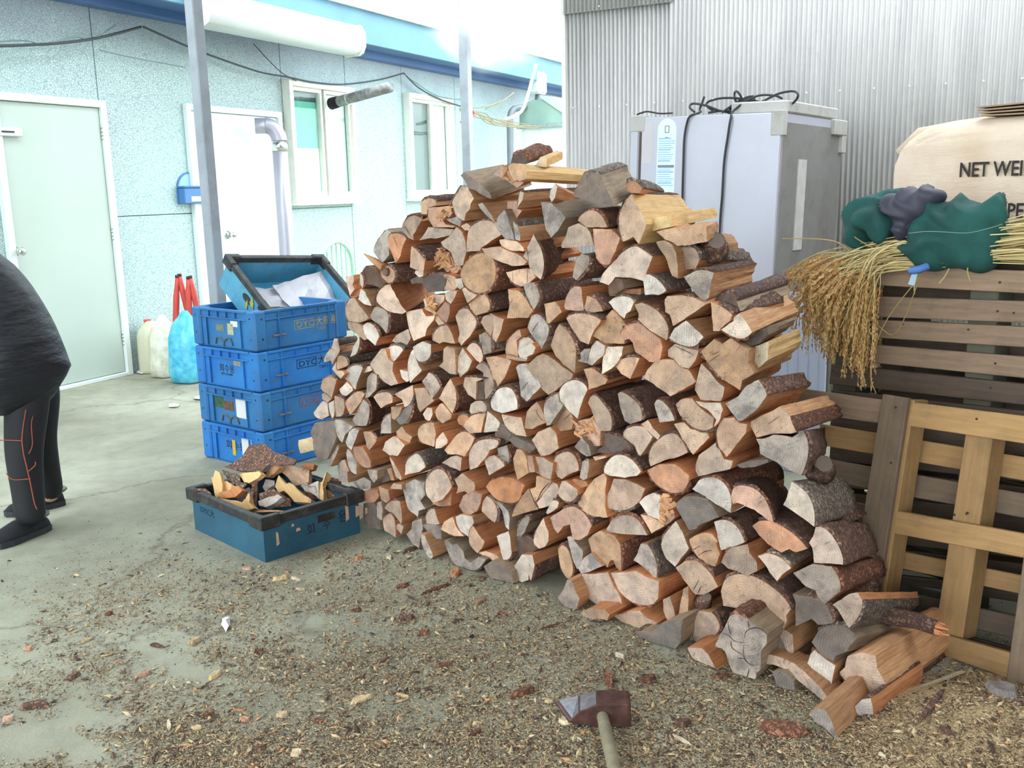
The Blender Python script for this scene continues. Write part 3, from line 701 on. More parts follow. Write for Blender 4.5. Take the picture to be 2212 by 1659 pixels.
t n=topslab v=150,10 L=.44 760,265 800,235 880,238 990,330 980,420 900,450 820,425 770,340
o n=topchip b=.03 v=25,-8 L=.12 580,370 680,270 760,330 830,420 960,460 870,530 740,440
"""
# ------------------------------------------------------------------ the setting: floor, building on the far side, shed wall, roof
def floor_mat():
    t = NT('concrete_floor')
    co = t.coord('Object')
    n1 = t.noise(co, 1.1, 6, .6)
    n2 = t.noise(co, 9, 6, .65)
    n3 = t.noise(co, 70, 4, .7)
    col = t.ramp(n1, [(0.3, lin(128, 124, 106)), (0.55, lin(156, 154, 135)), (0.75, lin(178, 177, 158))])
    col = t.mix(t.math('MULTIPLY', t.ramp(n2, [(0.45, (0, 0, 0)), (0.7, (1, 1, 1))]), .3), col, lin(104, 98, 86))
    # hairline cracks
    v = t.n('ShaderNodeTexVoronoi', feature='DISTANCE_TO_EDGE')
    v.inputs['Scale'].default_value = .42
    ds = t.n('ShaderNodeVectorMath', operation='ADD')
    sc = t.n('ShaderNodeVectorMath', operation='SCALE'); sc.inputs['Scale'].default_value = .5
    t.l(t.noise(co, 1.6, 6, .65, 1), sc.inputs[0]); t.l(co, ds.inputs[0]); t.l(sc.outputs[0], ds.inputs[1])
    t.l(ds.outputs[0], v.inputs['Vector'])
    crack = t.ramp(v.outputs['Distance'], [(0.0, (1, 1, 1)), (0.006, (0, 0, 0))])
    col = t.mix(t.math('MULTIPLY', crack, .55), col, lin(92, 80, 66))
    # trodden-in sawdust round the chopping place
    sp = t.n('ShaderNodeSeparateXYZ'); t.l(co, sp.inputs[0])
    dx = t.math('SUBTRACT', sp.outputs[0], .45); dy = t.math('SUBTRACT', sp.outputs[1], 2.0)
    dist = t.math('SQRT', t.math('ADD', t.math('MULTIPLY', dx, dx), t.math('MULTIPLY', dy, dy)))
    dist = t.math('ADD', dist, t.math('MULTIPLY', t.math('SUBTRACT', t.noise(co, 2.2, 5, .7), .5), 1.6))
    mask = t.ramp(t.math('MULTIPLY', dist, .25), [(0.28, (1, 1, 1)), (0.6, (0, 0, 0))])
    saw = t.ramp(n3, [(0.32, lin(98, 80, 62)), (0.5, lin(150, 130, 100)), (0.68, lin(196, 170, 128))])
    col = t.mix(mask, col, saw)
    near = t.ramp(t.math('MULTIPLY', dist, .25), [(0.45, (1, 1, 1)), (0.85, (0, 0, 0))])  # near concrete: ground-in dirt, with the dim foreground put into its colour too
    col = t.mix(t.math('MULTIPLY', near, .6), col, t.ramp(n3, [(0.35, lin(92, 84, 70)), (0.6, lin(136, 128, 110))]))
    wet = t.ramp(t.noise(co, 1.7, 3, .5), [(0.56, (0, 0, 0)), (0.68, (1, 1, 1))])
    col = t.mix(t.math('MULTIPLY', t.math('MULTIPLY', wet, mask), .4), col, lin(96, 92, 84))
    t.base(col)
    t.rough(.9)
    t.bump(t.math('ADD', n3, t.math('MULTIPLY', n2, .6)), .5, .006)
    return t.m
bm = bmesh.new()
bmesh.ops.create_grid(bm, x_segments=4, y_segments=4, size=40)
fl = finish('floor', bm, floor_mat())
fl.location = (0, 20, 0)
tag(fl, kind='structure')

# --- building on the far side of the yard
W0 = gnd(269, 810)
WE, WN = az(26.0), az(116.0)
WM = frame(W0, WE, -WN, V((0, 0, 1)))
def S_(px, py, d=0.0):
    p = onp(px, py, W0 + WN * d, WN)
    return (p - W0).dot(WE), p.z
def wbox(bm, s0, s1, z0, z1, d0, d1, bev=0, mi=0):
    return box(bm, (s0, -d1, z0), (s1, -d0, z1), None, bev, mi)
def wall_panel_mat():
    t = NT('stucco_embossed_panel')
    co = t.coord('Object')
    v = t.n('ShaderNodeTexVoronoi', feature='DISTANCE_TO_EDGE')
    v.inputs['Scale'].default_value = 58
    t.l(co, v.inputs['Vector'])
    n1 = t.noise(co, 90, 5, .75)
    n2 = t.noise(co, .7, 4, .5)
    sp = t.ramp(t.math('ADD', v.outputs['Distance'], t.math('MULTIPLY', t.math('SUBTRACT', n1, .25), .5)), [(0.10, lin(122, 146, 150)), (0.24, lin(180, 197, 197)), (0.45, lin(206, 219, 217))])
    col = t.mix(t.ramp(n2, [(0.4, (0, 0, 0)), (0.65, (1, 1, 1))]), sp, t.mix(.35, sp, lin(170, 208, 200)))
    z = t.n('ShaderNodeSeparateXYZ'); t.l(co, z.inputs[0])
    eave_shade = t.ramp(t.math('MULTIPLY', t.math('SUBTRACT', t.math('ADD', z.outputs[2], t.math('MULTIPLY', t.noise(co, 2.5, 5, .7), .7)), 2.75), 1.6, True), [(0.1, (0, 0, 0)), (0.7, (1, 1, 1))])
    col = t.mix(t.math('MULTIPLY', eave_shade, .45), col, lin(136, 130, 158))  # purplish shade under the eave, painted into the panel colour
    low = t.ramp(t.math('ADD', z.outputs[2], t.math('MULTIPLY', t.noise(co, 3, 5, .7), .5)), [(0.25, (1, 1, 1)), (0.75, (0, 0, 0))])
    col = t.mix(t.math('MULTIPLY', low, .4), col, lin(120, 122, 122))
    t.base(col); t.rough(.6)
    t.bump(v.outputs['Distance'], .35, .006)
    return t.m
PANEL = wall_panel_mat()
WHITE = plain('white_paint', lin(224, 230, 228), .45, 0, .05, 4)
CREAM = plain('cream_vinyl', lin(232, 230, 220), .5, 0, .06, 6, lin(190, 176, 150), .25)
STEELPAINT = plain('grey_green_door_paint', lin(184, 196, 186), .5, 0, .06, 1.2)
CHROME = plain('chrome', (.75, .75, .72), .2, 1.0, .05)
DARK = plain('dark_metal', lin(40, 42, 46), .5, .3, .2)
BLACK = plain('black_plastic', lin(38, 38, 40), .55, 0, .3, 10, lin(110, 100, 88), .35)
BLUE1 = plain('blue_painted_steel', lin(100, 142, 164), .5, .1, .12, 2)
BLUE2 = plain('deep_blue_painted_steel', lin(80, 114, 164), .5, .1, .12, 2)
GALV = plain('galvanised_pipe', lin(128, 132, 138), .5, .3, .15, 6)
GREY = plain('grey_primer_steel', lin(158, 164, 172), .55, .2, .12, 4, lin(120, 110, 104), .3)

wl = empty('wall_left', None, WM); tag(wl, kind='structure')
bm = bmesh.new()
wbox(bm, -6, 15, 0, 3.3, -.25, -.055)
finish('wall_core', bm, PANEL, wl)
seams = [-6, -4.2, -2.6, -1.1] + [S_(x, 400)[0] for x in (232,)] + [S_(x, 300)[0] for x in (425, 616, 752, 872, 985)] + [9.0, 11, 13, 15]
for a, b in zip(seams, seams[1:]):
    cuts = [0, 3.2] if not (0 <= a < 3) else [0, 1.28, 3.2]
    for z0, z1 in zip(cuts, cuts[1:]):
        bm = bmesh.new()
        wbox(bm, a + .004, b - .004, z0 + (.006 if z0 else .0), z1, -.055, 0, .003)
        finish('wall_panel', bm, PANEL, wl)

def knob(parent, s, z):
    e = WM @ V((s, -.02, z))
    bm = bmesh.new()
    d = WN
    tube(bm, [e, e + d * .012, e + d * .013, e + d * .045, e + d * .05, e + d * .085, e + d * .1], .03, 14, rs=[.036, .036, .014, .014, .026, .031, .018])
    finish('door_knob', bm, CHROME, parent, True, True)
# door 1 (grey-green steel door in a white frame)
def door(n, sL, sR, ztop, leafmat, hinge_right, knob_s, knob_z, closer=False):
    d = empty('door_%d' % n, None, WM @ Matrix.Translation((sL, 0, 0))); tag(d, kind='structure')
    T = Matrix.Translation((-sL, 0, 0))
    w = .055
    for nm, a in (('door_frame', (sL, sL + w, 0, ztop)), ('door_frame', (sR - w, sR, 0, ztop)), ('door_frame', (sL + w, sR - w, ztop - w, ztop)), ('door_threshold', (sL + w, sR - w, 0, .03))):
        bm = bmesh.new(); wbox(bm, *a, 0, .05, .004); bmesh.ops.transform(bm, matrix=T, verts=bm.verts)
        finish(nm, bm, WHITE, d)
    bm = bmesh.new(); wbox(bm, sL + w + .004, sR - w - .004, .034, ztop - w - .004, 0, .022, .003); bmesh.ops.transform(bm, matrix=T, verts=bm.verts)
    finish('door_leaf', bm, leafmat, d)
    knob(d, knob_s, knob_z)
    if hinge_right:
        for hz in (.25, 1.1, 1.88):
            bm = bmesh.new()
            for k in range(4): tube(bm, [(sR - w - sL, -.03, hz + k * .028), (sR - w - sL, -.03, hz + k * .028 + .025)], .009, 8)
            finish('hinge', bm, CHROME, d)
    return d
sR1 = S_(246, 520)[0] + .02
d1 = door(1, sR1 - 1.0, sR1, S_(110, 209)[1], STEELPAINT, True, S_(27, 543)[0], S_(27, 543)[1])
s_, z_ = S_(18, 286)
bm = bmesh.new(); wbox(bm, s_ - .12 - (sR1 - 1.0), s_ + .07 - (sR1 - 1.0), z_ - .03, z_ + .03, .022, .062, .006)
finish('door_closer', bm, WHITE, d1)
bm = bmesh.new(); wbox(bm, s_ - .1 - (sR1 - 1.0), s_ + .0 - (sR1 - 1.0), z_ - .006, z_ + .006, .062, .066)
finish('closer_slot', bm, DARK, d1)
s2a, s2b = S_(452, 400)[0], S_(611, 400)[0]
door(2, s2b - (s2b - s2a) - .25, s2b, S_(540, 237)[1], WHITE, False, S_(487, 507)[0], S_(487, 507)[1])

# windows
def clear_mat(name, tint, gloss, rough):
    t = NT(name)
    tr = t.n('ShaderNodeBsdfTransparent'); tr.inputs[0].default_value = (*tint, 1)
    gl = t.n('ShaderNodeBsdfGlossy'); gl.inputs['Roughness'].default_value = rough
    mx = t.n('ShaderNodeMixShader'); mx.inputs[0].default_value = gloss
    t.l(tr.outputs[0], mx.inputs[1]); t.l(gl.outputs[0], mx.inputs[2])
    t.l(mx.outputs[0], t.t.nodes['Material Output'].inputs['Surface'])
    return t.m
GLASS = clear_mat('window_glass', (.95, 1, .98), .04, .02)
MINTC = plain('mint_curtain', lin(112, 186, 168), .8, 0, .12, 5)
WHITEC = plain('white_curtain', lin(240, 244, 240), .8, 0, .05, 5)
DARKR = plain('dark_room_glass', lin(70, 84, 82), .25, 0, .2, 2)
FOIL = plain('silver_foil_board', lin(206, 222, 222), .35, .4, .15, 12)
def window(n, x0, x1, yt, yb, panes, lower=0):
    xm = (x0 + x1) / 2
    sa, sb = S_(x0, (yt + yb) / 2)[0], S_(x1, (yt + yb) / 2)[0]
    zt, zb = S_(xm, yt)[1], S_(xm, yb)[1]
    w = empty('window_%d' % n, None, WM @ Matrix.Translation((sa, 0, zb))); tag(w, kind='structure')
    T = Matrix.Translation((-sa, 0, -zb))
    def part(nm, mat, *a, bev=.004, par=None):
        bm = bmesh.new(); wbox(bm, *a, bev); bmesh.ops.transform(bm, matrix=T, verts=bm.verts)
        return finish(nm, bm, mat, par or w)
    fw = .06
    part('window_frame', CREAM, sa, sa + fw, zb, zt, 0, .1); part('window_frame', CREAM, sb - fw, sb, zb, zt, 0, .1)
    part('window_frame', CREAM, sa + fw, sb - fw, zt - fw, zt, 0, .1); part('window_frame', CREAM, sa + fw, sb - fw, zb, zb + fw, 0, .1)
    part('window_sill', CREAM, sa - .02, sb + .02, zb - .03, zb, 0, .12)
    W_ = sb - sa - 2 * fw
    for (a, b, mat, top) in panes:
        a_, b_ = sa + fw + W_ * a, sa + fw + W_ * b
        for q in ((a_, a_ + .035, zb + fw, zt - fw), (b_ - .035, b_, zb + fw, zt - fw)):
            part('sash_stile', CREAM, *q, .02, .07)
        for q in ((a_ + .035, b_ - .035, zb + fw, zb + fw + .04), (a_ + .035, b_ - .035, zt - fw - .04, zt - fw)):
            part('sash_rail', CREAM, *q, .02, .07)
        part('curtain', mat, a_ + .035, b_ - .035, zb + fw + .04, (zt - fw - .04) - top, .004, .012, bev=0)
        if lower and mat is MINTC: part('white_board', WHITEC, a_ + .035, b_ - .035, zb + fw + .04, zb + fw + .04 + lower, .012, .018, bev=0)
        if top: part('dark_gap', DARKR, a_ + .035, b_ - .035, (zt - fw - .04) - top, zt - fw - .04, .002, .01, bev=0)
        part('pane', GLASS, a_ + .035, b_ - .035, zb + fw + .04, zt - fw - .04, .04, .044, bev=0)
    return w, T
window(1, 616, 756, 182, 436, [(0, .5, MINTC, .09), (.54, 1, FOIL, 0)], .44)
window(2, 874, 968, 208, 428, [(0, .52, DARKR, 0), (.52, 1, WHITEC, 0)])

# eave: blue fascia, soffit and lower flange along the top of the wall
def eline(px, py, d): return S_(px, py, d)
za, zb_ = S_(400, 66, .12)[1], S_(1217, 197, .12)[1]
ft1 = S_(1217, 100, .5)[1]; fb1 = S_(1217, 180, .5)[1]
ft0 = S_(600, 7, .5)[1]; fb0 = S_(780, 92, .5)[1]
zf = (za + zb_) / 2
zfb = (fb0 + fb1) / 2
zft = max((ft0 + ft1) / 2, zfb + .22)
ev = empty('trim_1', None, WM); tag(ev, kind='structure')
for nm, mat, a in (('lower_flange', BLUE2, (-6, 15, zf, zf + .1, 0, .14)), ('soffit_web', BLUE1, (-6, 15, zf + .1, zfb + .02, 0, .05)), ('soffit', BLUE2, (-6, 15, zfb, zfb + .03, .05, .47)), ('fascia', BLUE1, (-6, 15, zfb - .02, zft, .47, .5))):
    bm = bmesh.new(); wbox(bm, *a, .004); finish(nm, bm, mat, ev)
bm = bmesh.new()
tube(bm, [(-6, -.52, zft - .02), (15, -.52, zft - .02)], .025, 8); finish('gutter_lip', bm, WHITE, ev)
# eave roof behind the fascia
bm = bmesh.new(); box(bm, (-6, -.55, 0), (15, 3.5, .04)); bmesh.ops.transform(bm, matrix=Matrix.Translation((0, 0, zft)) @ Matrix.Rotation(rad(6), 4, 'X'), verts=bm.verts)
finish('eave_roof', bm, WHITE, ev)

# awning cassette (white rolled box) fixed under the eave
s0, zt0 = S_(300, -60, .62); s1 = S_(778, 90, .72)[0]
zb1 = S_(778, 118, .72)[1]; zt1 = S_(778, 58, .72)[1]
aw = empty('awning', None, WM @ Matrix.Translation((s1, -.6, zb1)))
tag(aw, 'long white rolled awning box under the blue eave', 'awning')
h = max(.2, zt1 - zb1)
bm = bmesh.new()
prof = [(-.14, .02), (-.17, h * .3), (-.17, h * .75), (-.13, h), (.05, h), (.08, h * .5), (.05, 0), (-.1, 0)]
L_ = s1 - S_(425, 40, .62)[0]
rg = [[bm.verts.new((x, y, z)) for y, z in prof] for x in (-L_, -.02)]
for i in range(8):
    f = bm.faces.new((rg[0][i], rg[0][(i + 1) % 8], rg[1][(i + 1) % 8], rg[1][i])); f.smooth = True
bm.faces.new(rg[0]); bm.faces.new(rg[1][::-1])
finish('cassette', bm, WHITE, aw)
bm = bmesh.new()
rg = [[bm.verts.new((x, y * 1.06, h / 2 + (z - h / 2) * 1.08)) for y, z in prof] for x in (-.03, .012)]
for i in range(8): bm.faces.new((rg[0][i], rg[0][(i + 1) % 8], rg[1][(i + 1) % 8], rg[1][i]))
bm.faces.new(rg[0]); bm.faces.new(rg[1][::-1])
finish('end_cap', bm, CREAM, aw)

# --- two steel posts of the yard roof
ROOFZ = 3.75
def post(px, py, w, rot, label):
    p = gnd(px, py)
    e = empty('steel_post', p); e.rotation_euler.z = rad(rot)
    tag(e, label, 'post', None)
    bm = bmesh.new(); box(bm, (-w / 2, -w / 2, 0), (w / 2, w / 2, ROOFZ - .1), None, .006); finish('shaft', bm, GREY, e)
    bm = bmesh.new(); box(bm, (-w, -w, 0), (w, w, .012), None, .002); finish('base_plate', bm, GREY, e)
    return p
P1 = post(494, 925, .075, -33, 'square grey steel post behind the stacked blue crates')
P2 = post(1024, 735, .085, -27, 'square grey steel post in the yard, bundled twigs tied to it')

# --- corrugated shed wall behind the fridge
CE = az(118.0)
CN = az(208.0)
C0 = gnd(1500, 826)
C0 = CAM + (C0 - CAM) * 1.0; C0.z = 0
def cpt(px, py): return onp(px, py, C0, CN)
def corr_mat():
    t = NT('corrugated_steel')
    co = t.coord('Object', (1, 1, .12))
    n1 = t.noise(co, 9, 6, .65)
    col = t.ramp(n1, [(0.3, lin(178, 175, 174)), (0.55, lin(194, 190, 188)), (0.75, lin(204, 200, 197))])
    n2 = t.noise(t.coord('Object'), 3.0, 6, .7)
    col = t.mix(t.math('MULTIPLY', t.ramp(n2, [(0.58, (0, 0, 0)), (0.75, (1, 1, 1))]), .35), col, lin(150, 132, 116))
    t.base(col); t.rough(.5); t.b.inputs['Metallic'].default_value = .15
    return t.m
CORR = corr_mat()
wr = empty('wall_right', None, frame(C0, CE, CN * -1, V((0, 0, 1)))); tag(wr, kind='structure')
def cs(px, py): return (cpt(px, py) - C0).dot(CE)
pitch, dep = .032, .008
def sheet(sa, sb, z0, z1, off):
    bm = bmesh.new()
    k = int((sb - sa) / pitch * 6)
    lo, hi = [], []
    for i in range(k + 1):
        s = sa + (sb - sa) * i / k
        y = dep * math.sin(2 * math.pi * s / pitch) - off
        lo.append(bm.verts.new((s, y, z0))); hi.append(bm.verts.new((s, y, z1)))
    for i in range(k):
        f = bm.faces.new((lo[i], lo[i + 1], hi[i + 1], hi[i])); f.smooth = True
    o = finish('corrugated_sheet', bm, CORR, wr)
    so = o.modifiers.new('thickness', 'SOLIDIFY'); so.thickness = .0012
edges = [cs(1224, 200), cs(1446, 120), cs(1700, 120), cs(1994, 120)]
edges += [edges[-1] + .9 * k for k in (1, 2, 3, 4)]
ztop_seam = cpt(1240, 30).z
for i, (a, b) in enumerate(zip(edges, edges[1:])):
    sheet(a - .005, b + .03, 0, ztop_seam + .05 if i == 0 else 4.2, .004 * (i % 2))
sheet(edges[0] - .02, edges[1] + .03, ztop_seam, 4.2, .02)
# steel edge angle and screws
bm = bmesh.new(); box(bm, (edges[0] - .03, -.02, 0), (edges[0] + .0, .05, 4.2), None, .002); finish('edge_angle', bm, CREAM, wr)
SCREW = plain('screw_zinc', lin(214, 214, 214), .4, .6, .1)
bm = bmesh.new()
for z in (ztop_seam + .03, 2.0, .9):
    for s in [edges[0] + .06 + k * .21 for k in range(20)]:
        tube(bm, [(s, -.012, z), (s, -.02, z)], .006, 6)
o = finish('screw_heads', bm, SCREW, wr); o['kind'] = 'stuff'
# frame purlins behind the sheets
TIM = plain('timber_purlin', lin(150, 120, 90), .8, 0, .2, 8)
for z in (.5, 1.7, 2.9):
    bm = bmesh.new(); box(bm, (edges[0], .02, z), (edges[-1], .07, z + .06)); finish('purlin', bm, TIM, wr)

# unseen wall added out of frame on the right to block light
BLOCKW = plain('blocker_boarding', lin(120, 112, 104), .8, 0, .15, 4)
r0 = C0 + CE * edges[-1]
for nm, a, b in (('wall_blocker', r0, r0 + CN * 9.5),):
    bm = bmesh.new()
    n_ = V(((b - a).y, -(b - a).x, 0)).normalized()
    prism(bm, [a, b, b + V((0, 0, 4.2)), a + V((0, 0, 4.2))], n_, .05)
    tag(finish(nm, bm, BLOCKW, None, world=True), kind='structure')
# --- roofs: opaque shed roof over the pile, clear sheets over the yard
def sheetroof(name, quad, th, mat):
    bm = bmesh.new()
    prism(bm, quad, V((0, 0, 1)), th)
    o = finish(name, bm, mat, None, world=True); tag(o, kind='structure'); return o
ROOFM = plain('roof_sheet', lin(150, 150, 150), .6, .2, .1)
c_end = C0 + CE * edges[0]
pdir = (P2 - P1).normalized()
q0 = P1 - pdir * 11; q1 = P2 + pdir * .5  # unseen roof run extended behind the camera to keep the foreground dim
rq = [V((q0.x, q0.y, ROOFZ)), V((q1.x, q1.y, ROOFZ)), V((c_end.x, c_end.y, ROOFZ + .3)), V(((C0 + CE * 7.5 - CN * -8).x, (C0 + CE * 7.5 - CN * -8).y, ROOFZ + .3))]
sheetroof('roof', [rq[0], rq[3], rq[2], rq[1]], .04, ROOFM)
bm = bmesh.new()
a, b = P1 - pdir * 3.6, P2 + pdir * 5
tube(bm, [V((a.x, a.y, ROOFZ - .06)), V((b.x, b.y, ROOFZ - .06))], .05, 4)
bmo = finish('trim_2', bm, GREY, None, world=True); tag(bmo, kind='structure')
CLEAR = clear_mat('clear_roof_sheet', (.9, .97, 1), .1, .3)
PALEBLUE = plain('pale_blue_steel', lin(196, 222, 232), .5, .1, .08)
cr = empty('canopy', P2 + pdir * 3 + V((0, 0, ROOFZ)))
tag(cr, 'clear sheet canopy on a pale steel frame beyond the shed wall', 'canopy')
o0 = P2 + pdir * .6
ct = WN
for k in range(8):
    a = o0 + pdir * k * 1.25
    z0 = ROOFZ - .05
    pl = [a + pdir * .02 - ct * .3 + V((0, 0, z0)), a + pdir * 1.23 - ct * .3 + V((0, 0, z0)), a + pdir * 1.23 + ct * 2.6 + V((0, 0, z0 + .25)), a + pdir * .02 + ct * 2.6 + V((0, 0, z0 + .25))]
    bm = bmesh.new(); prism(bm, pl[::-1], V((0, 0, 1)), .008)
    finish('clear_sheet', bm, CLEAR, cr, world=True)
for k in range(9):
    a = o0 + pdir * k * 1.25
    bm = bmesh.new(); tube(bm, [a - ct * .3 + V((0, 0, ROOFZ - .1)), a + ct * 2.6 + V((0, 0, ROOFZ + .15))], .035, 4)
    finish('rafter', bm, PALEBLUE, cr, world=True)
for k in (0, 1, 2, 3):
    a = o0 + ct * (.0 + k * .85) + V((0, 0, ROOFZ - .06 + k * .073))
    bm = bmesh.new(); tube(bm, [a, a + pdir * 10], .035, 4)
    finish('purlin', bm, PALEBLUE, cr, world=True)

# --- white house wall and green awning at the end of the yard
bw = empty('far_house', gnd(1180, 620))
tag(bw, 'white building across the end of the yard with a grey-green lean-to roof', 'building')
HS = S_(1128, 268, .4)[0]
HP0 = W0 + WE * HS
def hpx(x, y): return onp(x, y, HP0, -WE)
def hpanel(nm, px, mat, th=.1, fwd=0.0):
    bm = bmesh.new(); prism(bm, [hpx(*p) - WE * fwd for p in px], WE, th); finish(nm, bm, mat, bw, world=True)
LEAN_ = plain('grey_green_roof', lin(150, 178, 164), .6, .1, .12, 3)
LEAN2 = plain('pale_green_roof', lin(186, 206, 190), .6, .1, .12, 3)
hpanel('gable_panel', [(1122, 228), (1150, 216), (1172, 214), (1236, 258), (1236, 268), (1122, 275)], LEAN_)
hpanel('lean_to_roof', [(1166, 206), (1196, 209), (1240, 240), (1236, 258), (1172, 214)], LEAN2, .5, .02)
hpanel('roof_edge', [(1120, 270), (1236, 263), (1236, 272), (1120, 279)], plain('grey_stone_edge', lin(150, 164, 160), .8, 0, .25, 30), .12, .06)
hpanel('house_wall', [(1128, 276), (1236, 269), (1236, 420), (1128, 420)], WHITE, .1, .01)
# ------------------------------------------------------------------ the woodpile: every split log is a solid of its own
PA, PB = gnd(790, 1150), gnd(1850, 1508)
PD = (PB - PA).normalized()                    # along the pile, towards the camera's right
PN = V((PD.y, -PD.x, 0))                       # out of the pile's face
if PN.dot(CAM - PA) < 0: PN = -PN
LEAN = rad(3)
PNL = (PN * math.cos(LEAN) + V((0, 0, math.sin(LEAN)))).normalized()

def parse_logs():
    out, T = [], None
    for ln in LOGS.strip().split('\n'):
        w = ln.split()
        if not w: continue
        if w[0] == 'T':
            T = (float(w[1]), float(w[2])); continue
        d = dict(tone=w[0], pts=[], bark=[])
        for tok in w[1:]:
            if '=' in tok:
                k, v = tok.split('='); d[k] = v
            else:
                bk = tok.endswith('*')
                x, y = tok.rstrip('*').split(',')
                d['pts'].append((T[0] + float(x) * 400 / 2212, T[1] + float(y) * 400 / 2212))
                d['bark'].append(bk)
        out.append(d)
    return out
LOGLIST = parse_logs()

def refine(pts, bark):
    """bark edges become round arcs, split edges slightly ragged lines; returns 2D points and a bark flag per edge"""
    n = len(pts)
    P = [V((p[0], p[1])) for p in pts]
    q, fl = [], []
    for i in range(n):
        p0, p1, p2, p3 = P[i - 1], P[i], P[(i + 1) % n], P[(i + 2) % n]
        if bark[i]:
            t1 = (p2 - p0) * .5 if bark[i - 1] else (p2 - p1)
            t2 = (p3 - p1) * .5 if bark[(i + 1) % n] else (p2 - p1)
            if not bark[i - 1] and bark[(i + 1) % n]: t1 = (p2 - p1) * 2 - t2
            if bark[i - 1] and not bark[(i + 1) % n]: t2 = (p2 - p1) * 2 - t1
            L = (p2 - p1).length
            for t in (t1, t2):
                if t.length > 1.6 * L: t *= 1.6 * L / t.length
            k = max(2, min(4, int(L / 6)))
            for j in range(k):
                s = j / k
                h = p1 * (2 * s ** 3 - 3 * s * s + 1) + t1 * (s ** 3 - 2 * s * s + s) + p2 * (-2 * s ** 3 + 3 * s * s) + t2 * (s ** 3 - s * s)
                q.append(h); fl.append(True)
        else:
            L = (p2 - p1).length
            k = max(1, min(4, int(L / 9)))
            nr = V((-(p2 - p1).y, (p2 - p1).x)).normalized()
            for j in range(k):
                s = j / k
                h = p1.lerp(p2, s)
                if j: h += nr * R.uniform(-.9, .9)
                q.append(h); fl.append(False)
    return q, fl

def area2(q):
    return .5 * sum(a.x * b.y - b.x * a.y for a, b in zip(q, q[1:] + q[:1]))

